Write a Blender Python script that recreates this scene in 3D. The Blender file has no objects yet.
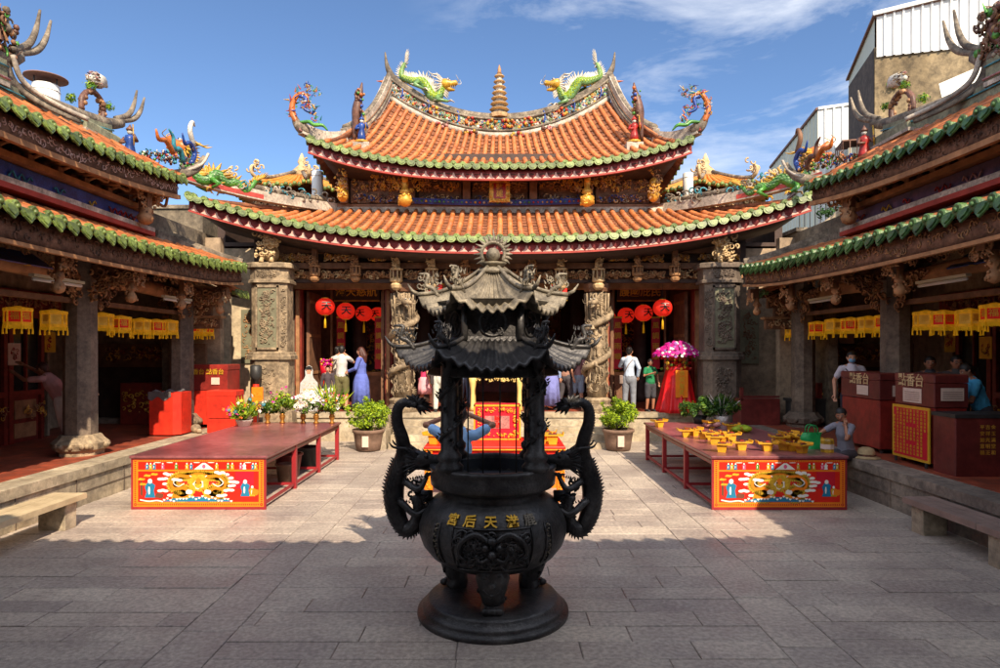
import bpy, math, random
from mathutils import Vector as V, Matrix
R = math.radians
PI = math.pi
scene = bpy.context.scene
COL = scene.collection
F = 640.0          # focal length in photo pixels (1000 px wide)
CZ = 2.25          # camera height
def P(px, py, d):
    return V(((px - 500) * d / F, d, CZ + (350 - py) * d / F))
def lin(r, g, b):
    f = lambda c: (c / 255 / 12.92) if c <= 10 else ((c / 255 + .055) / 1.055) ** 2.4
    return (f(r), f(g), f(b))

MATS = {}
def mat(name, col, rough=.7, var=.25, scale=4, bump=.25, bscale=40, metal=0, spec=.5, col2=None, coat=0,
        emit=0, detail=6, trans=0, streak=False, bdist=.01, grime=0, gscale=1.2, pos=(.3, .7)):
    m = bpy.data.materials.new(name); m.use_nodes = True
    nt = m.node_tree; N = nt.nodes; L = nt.links
    b = N['Principled BSDF']
    tc = N.new('ShaderNodeTexCoord')
    src = tc.outputs['Object']
    if streak:
        mp = N.new('ShaderNodeMapping'); mp.inputs['Scale'].default_value = (1, 1, .3)
        L.new(src, mp.inputs['Vector']); src2 = mp.outputs['Vector']
    else: src2 = src
    n1 = N.new('ShaderNodeTexNoise'); n1.inputs['Scale'].default_value = scale; n1.inputs['Detail'].default_value = detail
    n1.inputs['Roughness'].default_value = .65
    L.new(src2, n1.inputs['Vector'])
    rp = N.new('ShaderNodeValToRGB'); e = rp.color_ramp.elements
    e[0].position, e[1].position = pos
    c2 = col2 if col2 else tuple(min(1, c * (1 + var)) for c in col)
    c1 = tuple(c * (1 - var) for c in col)
    e[0].color = (*c1, 1); e[1].color = (*c2, 1)
    L.new(n1.outputs['Fac'], rp.inputs['Fac'])
    cout = rp.outputs['Color']
    if grime:
        for sc, lo_, hi_ in ((gscale, .42, .62), (gscale * 9, .36, .58)):
            ng = N.new('ShaderNodeTexNoise'); ng.inputs['Scale'].default_value = sc; ng.inputs['Detail'].default_value = 8; ng.inputs['Roughness'].default_value = .72
            L.new(src, ng.inputs['Vector']); rg = N.new('ShaderNodeValToRGB'); g = rg.color_ramp.elements
            g[0].position = lo_; g[0].color = (1 - grime, 1 - grime, 1 - grime * .95, 1); g[1].position = hi_; g[1].color = (1.05, 1.05, 1.05, 1)
            L.new(ng.outputs['Fac'], rg.inputs['Fac']); mg = N.new('ShaderNodeMix'); mg.data_type = 'RGBA'; mg.blend_type = 'MULTIPLY'; mg.inputs[0].default_value = 1
            L.new(cout, mg.inputs[6]); L.new(rg.outputs['Color'], mg.inputs[7]); cout = mg.outputs[2]
    L.new(cout, b.inputs['Base Color'])
    b.inputs['Roughness'].default_value = rough; b.inputs['Metallic'].default_value = metal
    b.inputs['Specular IOR Level'].default_value = spec
    if coat: b.inputs['Coat Weight'].default_value = coat; b.inputs['Coat Roughness'].default_value = .15
    if bump:
        n2 = N.new('ShaderNodeTexNoise'); n2.inputs['Scale'].default_value = bscale; n2.inputs['Detail'].default_value = 4
        L.new(src, n2.inputs['Vector'])
        bp = N.new('ShaderNodeBump'); bp.inputs['Strength'].default_value = bump; bp.inputs['Distance'].default_value = bdist
        L.new(n2.outputs['Fac'], bp.inputs['Height']); L.new(bp.outputs['Normal'], b.inputs['Normal'])
    if emit:
        L.new(rp.outputs['Color'], b.inputs['Emission Color']); b.inputs['Emission Strength'].default_value = emit
    if trans:
        tr = N.new('ShaderNodeBsdfTranslucent'); mx = N.new('ShaderNodeMixShader'); mx.inputs[0].default_value = trans
        L.new(rp.outputs['Color'], tr.inputs['Color'])
        L.new(b.outputs[0], mx.inputs[1]); L.new(tr.outputs[0], mx.inputs[2])
        L.new(mx.outputs[0], N['Material Output'].inputs['Surface'])
    MATS[name] = m
    return m
def cm(rgb, rough=.8, **k):
    """cloth / paint colour material by sRGB value"""
    nm = 'paint_%d_%d_%d_%d' % (*rgb, int(rough * 10))
    if nm not in MATS: mat(nm, lin(*rgb), rough, **({'var': .15, 'bump': .7, 'bscale': 9, 'bdist': .03} | k))
    return nm

def catmull(pts, n=6):
    pts = [V(p) for p in pts]
    if len(pts) < 3: return pts
    q = [pts[0] * 2 - pts[1]] + pts + [pts[-1] * 2 - pts[-2]]
    out = []
    for i in range(1, len(q) - 2):
        p0, p1, p2, p3 = q[i - 1:i + 3]
        for k in range(n):
            t = k / n
            out.append(.5 * ((2 * p1) + (p2 - p0) * t + (2 * p0 - 5 * p1 + 4 * p2 - p3) * t * t + (3 * p1 - p0 - 3 * p2 + p3) * t ** 3))
    out.append(pts[-1])
    return out

class MB:
    def __init__(s, m='plaster', smooth=False):
        s.v = []; s.f = []; s.fm = []; s.fs = []; s.m = []; s.M = None; s.tint = None; s.use(m, smooth)
    def use(s, m, smooth=None):
        if m not in s.m: s.m.append(m)
        s.cur = s.m.index(m)
        if smooth is not None: s.sm = smooth
        return s
    def add(s, vs, fs, smooth=None):
        o = len(s.v)
        if s.M is not None: vs = [s.M @ V(p) for p in vs]
        s.v.extend(tuple(p) for p in vs)
        sm = s.sm if smooth is None else smooth
        for f in fs:
            s.f.append(tuple(i + o for i in f)); s.fm.append(s.cur); s.fs.append(sm)
    def bx(s, x0, x1, y0, y1, z0, z1):
        s.add([(x0, y0, z0), (x1, y0, z0), (x1, y1, z0), (x0, y1, z0), (x0, y0, z1), (x1, y0, z1), (x1, y1, z1), (x0, y1, z1)],
              [(0, 3, 2, 1), (4, 5, 6, 7), (0, 1, 5, 4), (1, 2, 6, 5), (2, 3, 7, 6), (3, 0, 4, 7)], False)
    def bb(s, x0, x1, y0, y1, z0, z1, b=.015):
        """box with chamfered vertical + top edges"""
        s.prism([(x0 + b, y0), (x1 - b, y0), (x1, y0 + b), (x1, y1 - b), (x1 - b, y1), (x0 + b, y1), (x0, y1 - b), (x0, y0 + b)], z0, z1, b)
    def prism(s, pl, z0, z1, b=0):
        n = len(pl); cx = sum(p[0] for p in pl) / n; cy = sum(p[1] for p in pl) / n
        vs = [(x, y, z0) for x, y in pl] + [(x, y, z1 - b) for x, y in pl]
        fs = [(i, (i + 1) % n, n + (i + 1) % n, n + i) for i in range(n)] + [tuple(range(n - 1, -1, -1))]
        if b:
            for x, y in pl:
                dx, dy = cx - x, cy - y; l = math.hypot(dx, dy) or 1
                vs.append((x + dx / l * b * 1.2, y + dy / l * b * 1.2, z1))
            fs += [(n + i, n + (i + 1) % n, 2 * n + (i + 1) % n, 2 * n + i) for i in range(n)] + [tuple(range(2 * n, 3 * n))]
        else: fs.append(tuple(range(n, 2 * n)))
        s.add(vs, fs, False)
    def obx(s, c, ux, uy, uz):
        """oriented box: centre c, half vectors"""
        c, ux, uy, uz = V(c), V(ux), V(uy), V(uz)
        vs = [c + ux * a + uy * b + uz * d for d in (-1, 1) for b in (-1, 1) for a in (-1, 1)]
        s.add(vs, [(0, 2, 3, 1), (4, 5, 7, 6), (0, 1, 5, 4), (1, 3, 7, 5), (3, 2, 6, 7), (2, 0, 4, 6)], False)
    def bar(s, a, b, w, h, up=(0, 0, 1)):
        a, b = V(a), V(b); d = b - a; x = d.cross(V(up))
        if x.length < 1e-6: x = V((1, 0, 0))
        x.normalize(); u = x.cross(d).normalized()
        s.obx((a + b) / 2, d / 2, x * w / 2, u * h / 2)
    def tube(s, pts, r, n=6, cap=True, smooth=True, sq=1.0, up=None):
        pts = [V(p) for p in pts]; k = len(pts)
        if not hasattr(r, '__len__'): r = [r] * k
        elif len(r) != k:
            r = [r[min(len(r) - 1, int(i / (k - 1) * (len(r) - 1)))] * (1 - (i / (k - 1) * (len(r) - 1)) % 1) +
                 r[min(len(r) - 1, int(i / (k - 1) * (len(r) - 1)) + 1)] * ((i / (k - 1) * (len(r) - 1)) % 1) for i in range(k)]
        t = (pts[1] - pts[0]).normalized()
        ref = V(up) if up else (V((0, 0, 1)) if abs(t.z) < .9 else V((1, 0, 0)))
        a = t.cross(ref).normalized(); vs = []; fs = []
        for i in range(k):
            t = (pts[min(i + 1, k - 1)] - pts[max(i - 1, 0)])
            if t.length < 1e-9: t = V((0, 0, 1))
            t.normalize(); a = (a - t * a.dot(t))
            if a.length < 1e-6: a = t.orthogonal()
            a.normalize(); b = t.cross(a)
            for j in range(n):
                th = 2 * PI * j / n
                vs.append(pts[i] + (a * math.cos(th) + b * math.sin(th) * sq) * r[i])
        for i in range(k - 1):
            for j in range(n):
                fs.append((i * n + j, i * n + (j + 1) % n, (i + 1) * n + (j + 1) % n, (i + 1) * n + j))
        if cap: fs += [tuple(range(n - 1, -1, -1)), tuple(range((k - 1) * n, k * n))]
        s.add(vs, fs, smooth)
    def cyl(s, c, r, h, n=16, r2=None, smooth=True):
        c = V(c); s.tube([c, c + V((0, 0, h))], [r, r if r2 is None else r2], n, True, smooth, up=(0, 1, 0))
    def lathe(s, prof, c=(0, 0, 0), n=24, smooth=True, a0=0, cap=True, wave=None):
        c = V(c); vs = []; fs = []; k = len(prof)
        for (r, z) in prof:
            for j in range(n):
                th = a0 + 2 * PI * j / n
                rr = r * (wave(th, z) if wave else 1)
                vs.append((c.x + rr * math.cos(th), c.y + rr * math.sin(th), c.z + z))
        for i in range(k - 1):
            for j in range(n):
                fs.append((i * n + j, i * n + (j + 1) % n, (i + 1) * n + (j + 1) % n, (i + 1) * n + j))
        if cap: fs += [tuple(range(n - 1, -1, -1)), tuple(range((k - 1) * n, k * n))]
        s.add(vs, fs, smooth)
    def ball(s, c, r, nu=10, nv=6, smooth=True):
        c = V(c)
        if not hasattr(r, '__len__'): r = (r, r, r)
        vs = [c + V((0, 0, -r[2]))]; fs = []
        for i in range(1, nv):
            ph = -PI / 2 + PI * i / nv
            for j in range(nu):
                th = 2 * PI * j / nu
                vs.append(c + V((r[0] * math.cos(ph) * math.cos(th), r[1] * math.cos(ph) * math.sin(th), r[2] * math.sin(ph))))
        vs.append(c + V((0, 0, r[2]))); L = len(vs) - 1
        for j in range(nu):
            fs.append((0, 1 + (j + 1) % nu, 1 + j)); fs.append((L, L - nu + j, L - nu + (j + 1) % nu))
            for i in range(nv - 2):
                a = 1 + i * nu
                fs.append((a + j, a + (j + 1) % nu, a + nu + (j + 1) % nu, a + nu + j))
        s.add(vs, fs, smooth)
    def plate(s, o, ux, uy, pts, th):
        """flat polygon of points (a,b) in frame o,ux,uy, extruded by th along ux x uy"""
        o, ux, uy = V(o), V(ux), V(uy); un = ux.cross(uy).normalized() * th; n = len(pts)
        vs = [o + ux * a + uy * b for a, b in pts]; vs += [p + un for p in vs]
        s.add(vs, [tuple(range(n - 1, -1, -1)), tuple(range(n, 2 * n))] + [(i, (i + 1) % n, n + (i + 1) % n, n + i) for i in range(n)], False)
    def grid(s, fn, nu, nv, smooth=True):
        vs = [fn(i / nu, j / nv) for j in range(nv + 1) for i in range(nu + 1)]
        fs = [(j * (nu + 1) + i, j * (nu + 1) + i + 1, (j + 1) * (nu + 1) + i + 1, (j + 1) * (nu + 1) + i) for j in range(nv) for i in range(nu)]
        s.add(vs, fs, smooth)
    def slab(s, fn, nu, nv, th, smooth=True):
        """grid with thickness th (vector downwards)"""
        th = V(th)
        a = [V(fn(i / nu, j / nv)) for j in range(nv + 1) for i in range(nu + 1)]
        n = len(a); w = nu + 1
        vs = a + [p + th for p in a]; fs = []
        for j in range(nv):
            for i in range(nu):
                q = (j * w + i, j * w + i + 1, (j + 1) * w + i + 1, (j + 1) * w + i)
                fs.append(q); fs.append(tuple(n + x for x in reversed(q)))
        ring = list(range(w)) + [j * w + nu for j in range(1, nv + 1)] + [nv * w + i for i in range(nu - 1, -1, -1)] + [j * w for j in range(nv - 1, 0, -1)]
        for i in range(len(ring)):
            p, q = ring[i], ring[(i + 1) % len(ring)]
            fs.append((p, n + p, n + q, q))
        s.add(vs, fs, smooth)
    def scroll(s, o, ux, uy, un, r, th, turn, a0, n=4):
        k = 8; pts = []
        for i in range(k + 1):
            t = i / k; rr = r * (1 - .78 * t); a = a0 + turn * t
            pts.append(o + ux * (rr * math.cos(a)) + uy * (rr * math.sin(a)) + un * th * .5)
        s.tube(pts, [th * (1 - .35 * i / k) for i in range(k + 1)], n, False)
    def carve(s, o, ux, uy, w, h, n, rnd, r=(.03, .08), th=.014, depth=.03, mats=None):
        """relief of scrolls, buds and leaves covering the rectangle o + [0,w]ux + [0,h]uy"""
        o, ux, uy = V(o), V(ux).normalized(), V(uy).normalized(); un = ux.cross(uy)
        for _ in range(n):
            rr = min(rnd.uniform(*r), h * .5, w * .5)
            c = o + ux * rnd.uniform(rr, w - rr) + uy * rnd.uniform(rr, h - rr) + un * rnd.uniform(0, depth)
            if mats: s.use(rnd.choice(mats))
            k = rnd.random()
            if k < .62: s.scroll(c, ux, uy, un, rr, th * rnd.uniform(.8, 1.4), rnd.choice((-1, 1)) * rnd.uniform(3, 6.5), rnd.uniform(0, 6.3))
            elif k < .8: s.ball(c, rr * .42, 6, 4)
            else:
                a = rnd.uniform(0, 6.3); d = ux * math.cos(a) + uy * math.sin(a); q = ux * -math.sin(a) + uy * math.cos(a)
                s.add([c - d * rr, c + q * rr * .35 + un * th, c + d * rr, c - q * rr * .35 + un * th, c + un * th * 2.2],
                      [(0, 4, 1), (1, 4, 2), (2, 4, 3), (3, 4, 0)], False)
    def build(s, name, parent=None, at=None, label=None, cat=None, group=None, kind=None, local=False):
        off = V((0, 0, 0))
        if parent is not None and not local: off = WO[parent.name]
        elif at is not None: off = V(at)
        me = bpy.data.meshes.new(name)
        me.from_pydata([(p[0] - off.x, p[1] - off.y, p[2] - off.z) for p in s.v], [], s.f)
        for m in s.m: me.materials.append(MATS[m])
        me.polygons.foreach_set('material_index', s.fm)
        me.polygons.foreach_set('use_smooth', s.fs)
        if s.tint:
            a = me.attributes.new('tint', 'FLOAT', 'FACE'); a.data.foreach_set('value', s.tint)
        me.update()
        o = bpy.data.objects.new(name, me); COL.objects.link(o)
        if parent is not None: o.parent = parent; WO[o.name] = off
        else: o.location = off; WO[o.name] = off
        tag(o, label, cat, group, kind)
        return o
WO = {}
def tag(o, label=None, cat=None, group=None, kind=None):
    if label: o['label'] = label
    if cat: o['category'] = cat
    if group: o['group'] = group
    if kind: o['kind'] = kind
    return o
def thing(name, label, cat, loc=(0, 0, 0), rz=0, group=None):
    o = bpy.data.objects.new(name, None); COL.objects.link(o); o.location = loc; o.rotation_euler = (0, 0, rz)
    o.empty_display_size = .2
    WO[o.name] = V(loc)
    return tag(o, label, cat, group)
def copy_tree(o, parent=None, loc=None, rz=None, label=None, sc=None):
    c = o.copy(); COL.objects.link(c); c.parent = parent
    if loc is not None: c.location = loc
    if rz is not None: c.rotation_euler = (0, 0, rz)
    if sc is not None: c.scale = sc
    if label: c['label'] = label
    for ch in list(KIDS.get(o.name, [])) or [x for x in COL.objects if x.parent == o]: copy_tree(ch, c)
    return c
KIDS = {}

FONT_CACHE = {}
def text(mb, body, o, ux, uy, size, th=.006, bend=None):
    """solid lettering, centred on o, in frame ux,uy; bend(p2d)->point optional"""
    if body not in FONT_CACHE:
        cu = bpy.data.curves.new('lettering', 'FONT'); cu.body = body; cu.size = 1; cu.extrude = .5
        cu.align_x = 'CENTER'; cu.align_y = 'CENTER'; cu.resolution_u = 2; cu.offset = .012
        ob = bpy.data.objects.new('lettering', cu); COL.objects.link(ob)
        dg = bpy.context.evaluated_depsgraph_get()
        me = bpy.data.meshes.new_from_object(ob.evaluated_get(dg))
        FONT_CACHE[body] = ([tuple(v.co) for v in me.vertices], [tuple(p.vertices) for p in me.polygons])
        bpy.data.objects.remove(ob); bpy.data.curves.remove(cu); bpy.data.meshes.remove(me)
    vs, fs = FONT_CACHE[body]
    o, ux, uy = V(o), V(ux).normalized(), V(uy).normalized(); un = ux.cross(uy)
    if bend: mb.add([bend(x * size, y * size, (z + .5) * th) for x, y, z in vs], fs, False)
    else: mb.add([o + ux * x * size + uy * y * size + un * (z + .5) * th for x, y, z in vs], fs, False)

# ---------------- shared shapes ----------------
def spike(mb, p, d, l, r, n=4):
    p = V(p); d = V(d).normalized(); mb.tube([p, p + d * l * .5, p + d * l], [r, r * .6, r * .08], n, False)
def dragon(mb, path, rad, body, spine, head, side, hs=1.0, tail_fan=True, legs=(), rnd=None, smooth_n=7, nspk=None, head_dir=None, scales=None, belly=None):
    """path from tail to head; side = function(tangent)->dorsal direction"""
    pts = catmull(path, smooth_n); k = len(pts); rmax = max(rad)
    rr = []
    for i in range(k):
        t = i / (k - 1) * (len(rad) - 1); a = int(min(t, len(rad) - 2)); rr.append(rad[a] * (1 - t + a) + rad[a + 1] * (t - a))
    rr = [r * (1 + .04 * (-1) ** i) for i, r in enumerate(rr)]
    mb.use(body); mb.tube(pts, rr, 9, True)
    mb.use(spine)
    step = max(1, k // (nspk or 26))
    for i in range(1, k - 1, step):
        t = (pts[i + 1] - pts[i - 1]).normalized(); d = side(t)
        d = (d - t * d.dot(t)).normalized()
        spike(mb, pts[i] + d * rr[i] * .8, d - t * .5, rr[i] * 1.3 + rmax * .25, rr[i] * .42)
    if belly:
        mb.use(belly)
        for i in range(1, k - 1, 2):
            t = (pts[i + 1] - pts[i - 1]).normalized(); d = side(t); d = (d - t * d.dot(t)).normalized()
            mb.ball(pts[i] - d * rr[i] * .55, rr[i] * .62, 6, 4)
    if scales:
        mb.use(scales)
        for i in range(1, k - 1, 1):
            t = (pts[i + 1] - pts[i - 1]).normalized(); d = side(t); d = (d - t * d.dot(t)).normalized(); q = t.cross(d)
            for a in (-1.15, -.7, -.25, .25, .7, 1.15) if i % 2 else (-.95, -.48, 0, .48, .95):
                for sg in (1,):
                    c = pts[i] + (d * math.cos(a * 1.35) + q * math.sin(a * 1.35)) * rr[i]
                    u = (c - pts[i]).normalized(); w = t.cross(u)
                    L = rr[i] * .36
                    mb.add([c + t * L * .7 + u * .002, c + w * L * .6 + u * L * .05, c - t * L * .8 + u * L * .38, c - w * L * .6 + u * L * .05], [(0, 1, 2, 3)], False)
    # tail fan
    t0 = (pts[0] - pts[2]).normalized(); d0 = side(t0); q0 = t0.cross(d0)
    if tail_fan:
        mb.use(spine)
        for a in (-1.1, -.7, -.35, 0, .35, .7, 1.1):
            d = t0 * math.cos(a) + d0 * math.sin(a)
            mb.tube([pts[0], pts[0] + d * rmax * 1.0 + d0 * rmax * .3 * a, pts[0] + d * rmax * 1.9 + t0 * rmax * .2], [rmax * .3, rmax * .34, rmax * .04], 4, False, sq=.5)
    # head
    h = pts[-1]; t = V(head_dir).normalized() if head_dir else (pts[-1] - pts[-3]).normalized()
    d = side(t); d = (d - t * d.dot(t)).normalized(); q = t.cross(d); S = rmax * 1.5 * hs
    mb.use(head)
    mb.tube([h - t * S * .4, h + t * S * .2, h + t * S * .8, h + t * S * 1.25, h + t * S * 1.95 + d * S * .12, h + t * S * 2.15],
            [S * .55, S * .8, S * .72, S * .42, S * .42, S * .15], 8, True)
    mb.tube([h + t * S * .3 - d * S * .3, h + t * S * 1.0 - d * S * .75, h + t * S * 1.75 - d * S * .85], [S * .5, S * .34, S * .15], 7, True)
    for sg in (-1, 1):
        mb.use(spine)
        mb.tube(catmull([h + q * sg * S * .4 + d * S * .5, h - t * S * .6 + q * sg * S * .7 + d * S * 1.1, h - t * S * 1.5 + q * sg * S * .8 + d * S * 1.2, h - t * S * 2 + q * sg * S * .9 + d * S * 1.6], 3), [S * .16, S * .13, S * .03], 5, False)
        mb.tube(catmull([h + t * S * 1.9 + q * sg * S * .25, h + t * S * 2.5 + q * sg * S * .8 + d * S * .2, h + t * S * 2.2 + q * sg * S * 1.3 + d * S * .9], 3), [S * .07, S * .03], 4, False)
        for j in range(7):
            a = -.9 + j * .35
            spike(mb, h - t * S * .1 + q * sg * S * .5 + d * S * .6 * math.sin(a), -t + q * sg * .8 + d * math.sin(a) * 1.3, S * 1.2, S * .2)
        mb.use('ivory'); mb.ball(h + t * S * .85 + q * sg * S * .42 + d * S * .55, S * .2, 6, 4)
        for j in range(3): spike(mb, h + t * S * (1.2 + j * .28) + q * sg * S * .25 - d * S * .3, -d, S * .3, S * .07)
        mb.use('black_paint'); mb.ball(h + t * S * .98 + q * sg * S * .5 + d * S * .6, S * .1, 5, 4)
    # legs
    for (fr, dx, sg) in legs:
        i = int(fr * (k - 1)); t = (pts[min(i + 1, k - 1)] - pts[i - 1]).normalized(); d = side(t); d = (d - t * d.dot(t)).normalized(); q = t.cross(d)
        a = pts[i] + q * sg * rr[i] * .6; L = rmax
        p1 = a + q * sg * L * .9 - d * L * .8 - V(dx) * L * .6; p2 = p1 - d * L * .9 + V(dx) * L * 1.6
        mb.use(body); mb.tube([a, p1, p2], [L * .55, L * .42, L * .26], 7, True)
        mb.use(spine)
        spike(mb, p1, -V(dx) + d * .3, L * .9, L * .2)
        for c in (-.9, -.3, .3, .9):
            dd = (V(dx) + q * c * .8 - d * .2).normalized()
            mb.tube([p2, p2 + dd * L * .7 + d * L * .15, p2 + dd * L * 1.1 - d * L * .35], [L * .16, L * .13, L * .02], 4, False)

def leafy(mb, c, r, n, rnd, size=.05, flat=1.0, mats=None, shape=None):
    """cloud of leaf faces round c with radii r"""
    c = V(c)
    if not hasattr(r, '__len__'): r = (r, r, r)
    for _ in range(n):
        while True:
            p = V((rnd.uniform(-1, 1), rnd.uniform(-1, 1), rnd.uniform(-1, 1)))
            if .25 < p.length < 1: break
        nrm = (p.normalized() + V((rnd.uniform(-.6, .6), rnd.uniform(-.6, .6), rnd.uniform(-.2, .9)))).normalized()
        q = c + V((p.x * r[0], p.y * r[1], p.z * r[2])) * (.8 + .3 * math.sin(p.x * 5 + c.x * 9) * math.sin(p.y * 6 + c.z * 7))
        a = nrm.orthogonal().normalized(); a = Matrix.Rotation(rnd.uniform(0, 6.3), 3, nrm) @ a; b = nrm.cross(a)
        s = size * rnd.uniform(.6, 1.3)
        if mats: mb.use(rnd.choice(mats))
        mb.add([q - a * s, q + b * s * .45 + nrm * s * .2, q + a * s, q - b * s * .45 + nrm * s * .2, ], [(0, 1, 2, 3)], False)
# ---------------- materials ----------------
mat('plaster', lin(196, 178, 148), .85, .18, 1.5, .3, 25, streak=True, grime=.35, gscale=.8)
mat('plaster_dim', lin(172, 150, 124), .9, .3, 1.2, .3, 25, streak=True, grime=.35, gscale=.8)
mat('roof_barrel', (.56, .15, .035), .55, .35, 2.3, .35, 60, col2=(.72, .235, .06), grime=.25, gscale=.9)
mat('roof_pan', (.42, .125, .04), .8, .45, 5, .5, 60, col2=(.50, .20, .09), grime=.5, gscale=1.1)
mat('green_tile', (.15, .23, .045), .42, .4, 5, .35, 50, col2=(.27, .36, .08), grime=.45, gscale=2.5)
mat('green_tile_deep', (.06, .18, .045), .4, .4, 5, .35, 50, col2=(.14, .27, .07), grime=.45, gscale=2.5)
mat('ridge_white', lin(205, 192, 172), .8, .3, 3, .4, 30, streak=True, grime=.45, gscale=2)
mat('ridge_grey', lin(140, 124, 104), .85, .35, 4, .6, 30, col2=lin(172, 158, 136), grime=.5, gscale=2)
mat('ridge_sage', lin(160, 160, 128), .8, .3, 2, .4, 30, streak=True, grime=.45, gscale=2)
mat('fascia_pink', lin(158, 70, 70), .8, .35, 7, .4, 50, grime=.35, gscale=2)
mat('fascia_pale', lin(215, 175, 160), .8, .2, 7, .3, 50)
mat('fascia_brown', lin(132, 92, 72), .8, .35, 6, .5, 50, col2=lin(165, 126, 102), grime=.4, gscale=2)
mat('red_trim', lin(165, 60, 50), .6, .3, 5, .2, 40)
mat('wood_dark', lin(112, 78, 56), .7, .4, 5, .4, 40, col2=lin(142, 102, 74))
mat('wood_black', lin(68, 50, 42), .7, .35, 5, .3, 40)
mat('wood_brown', lin(152, 108, 72), .7, .35, 4, .4, 30, col2=lin(190, 138, 94))
mat('wood_red', lin(140, 48, 36), .5, .3, 5, .25, 30, grime=.3)
mat('carve_brown', lin(146, 106, 74), .65, .4, 8, .4, 60, col2=lin(198, 148, 100))
mat('carve_pale', lin(200, 166, 118), .65, .35, 8, .4, 60, col2=lin(228, 200, 152))
mat('carve_gold', lin(215, 150, 50), .4, .3, 8, .3, 60, metal=.35, col2=lin(245, 190, 80))
mat('gold_paint', lin(225, 175, 50), .45, .15, 8, .1, 60, metal=.3)
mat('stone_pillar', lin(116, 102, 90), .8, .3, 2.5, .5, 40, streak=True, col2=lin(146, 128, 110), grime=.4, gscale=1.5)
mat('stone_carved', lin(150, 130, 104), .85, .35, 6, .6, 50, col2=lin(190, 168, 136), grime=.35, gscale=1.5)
mat('stone_green', lin(120, 118, 95), .75, .25, 6, .5, 50)
mat('granite', lin(186, 168, 138), .8, .25, 3, .6, 90, col2=lin(212, 196, 168), grime=.35, gscale=1.2)
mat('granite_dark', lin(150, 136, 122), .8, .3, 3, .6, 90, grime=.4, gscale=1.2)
mat('bronze_dark', (.052, .050, .052), .42, .35, 6, .5, 50, metal=.35, col2=(.10, .095, .093), grime=.35, gscale=3)
mat('bronze_weathered', lin(128, 118, 100), .6, .3, 10, .5, 60, metal=.2, col2=lin(172, 160, 138), grime=.4, gscale=4)
mat('bronze_blue', (.03, .036, .05), .4, .4, 3, .3, 60, metal=.3, col2=(.05, .058, .075))
mat('black_paint', (.012, .012, .012), .4, .1, 4, 0)
mat('ivory', lin(228, 222, 205), .6, .12, 10, .1, 40, grime=.45, gscale=4)
mat('dragon_green', lin(60, 150, 50), .35, .35, 6, .3, 50, col2=lin(110, 185, 75), grime=.45, gscale=4)
mat('dragon_jade', lin(110, 165, 95), .4, .35, 7, .3, 50, col2=lin(150, 195, 120), grime=.45, gscale=4)
mat('glaze_blue', lin(40, 80, 165), .35, .3, 6, .2, 40, grime=.45, gscale=4)
mat('glaze_teal', lin(60, 150, 165), .35, .3, 6, .2, 40, grime=.45, gscale=4)
mat('glaze_yellow', lin(220, 170, 50), .4, .3, 6, .2, 40, grime=.45, gscale=4)
mat('glaze_red', lin(190, 45, 35), .4, .3, 6, .2, 40, grime=.45, gscale=4)
mat('glaze_pink', lin(215, 150, 140), .5, .3, 6, .2, 40, grime=.45, gscale=4)
mat('glaze_orange', lin(220, 120, 45), .4, .3, 6, .2, 40, grime=.45, gscale=4)
mat('glaze_brown', lin(120, 80, 62), .5, .3, 6, .3, 40, grime=.45, gscale=4)
mat('table_top', (.30, .095, .10), .36, .3, 1.2, .15, 30, coat=.2, grime=.3, gscale=1)
mat('table_leg', lin(150, 38, 44), .45, .2, 3, .1, 30)
mat('panel_red', lin(222, 32, 14), .45, .08, 3, .05, 30)
mat('panel_crimson', lin(205, 20, 45), .5, .1, 3, .05, 30)
mat('panel_orange', lin(240, 130, 20), .5, .1, 6, .05, 30)
mat('panel_border_red', lin(200, 40, 20), .5, .1, 6, .05, 30)
mat('art_gold', lin(205, 155, 25), .5, .35, 25, .1, 30, col2=lin(235, 190, 50))
mat('art_white', lin(240, 236, 225), .6, .05, 5, 0)
mat('art_blue', lin(20, 120, 160), .6, .15, 5, 0)
mat('art_green', lin(70, 140, 40), .6, .15, 5, 0)
mat('art_pink', lin(225, 90, 130), .6, .15, 5, 0)
mat('art_brown', lin(110, 60, 40), .6, .15, 5, 0)
mat('cabinet_red', lin(150, 46, 38), .42, .2, 2.5, .15, 30, grime=.25)
mat('cabinet_maroon', lin(118, 48, 44), .4, .2, 2.5, .15, 30, grime=.25)
mat('cabinet_bright', lin(215, 48, 26), .5, .15, 2.5, .15, 30, grime=.2)
mat('paper', lin(215, 190, 175), .8, .1, 20, 0)
mat('ash', lin(95, 88, 88), .95, .3, 10, .8, 60)
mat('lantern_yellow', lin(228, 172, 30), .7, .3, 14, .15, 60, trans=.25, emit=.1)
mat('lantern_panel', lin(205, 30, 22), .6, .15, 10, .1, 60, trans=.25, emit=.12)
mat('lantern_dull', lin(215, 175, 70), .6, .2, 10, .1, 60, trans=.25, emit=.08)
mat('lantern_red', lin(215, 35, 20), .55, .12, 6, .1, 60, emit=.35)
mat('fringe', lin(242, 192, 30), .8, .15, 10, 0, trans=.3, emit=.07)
mat('iron', (.03, .03, .03), .5, .3, 5, .2)
mat('metal_white', lin(225, 226, 224), .5, .08, 2, .1, streak=True)
mat('metal_cream', lin(205, 202, 178), .55, .12, 1, .1, streak=True)
mat('pipe_white', lin(222, 222, 218), .5, .1, 3, .1, streak=True)
mat('rust_edge', lin(130, 95, 80), .8, .3, 3, .2)
mat('concrete_tan', lin(150, 128, 92), .9, .35, .35, .6, 12, streak=True, col2=lin(196, 176, 138), grime=.5, gscale=.5)
mat('concrete_dark', lin(98, 82, 70), .9, .35, .5, .5, 12, streak=True, grime=.4, gscale=.5)
mat('concrete_grey', lin(146, 132, 110), .9, .4, .8, .5, 12, streak=True, grime=.5, gscale=1)
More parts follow.
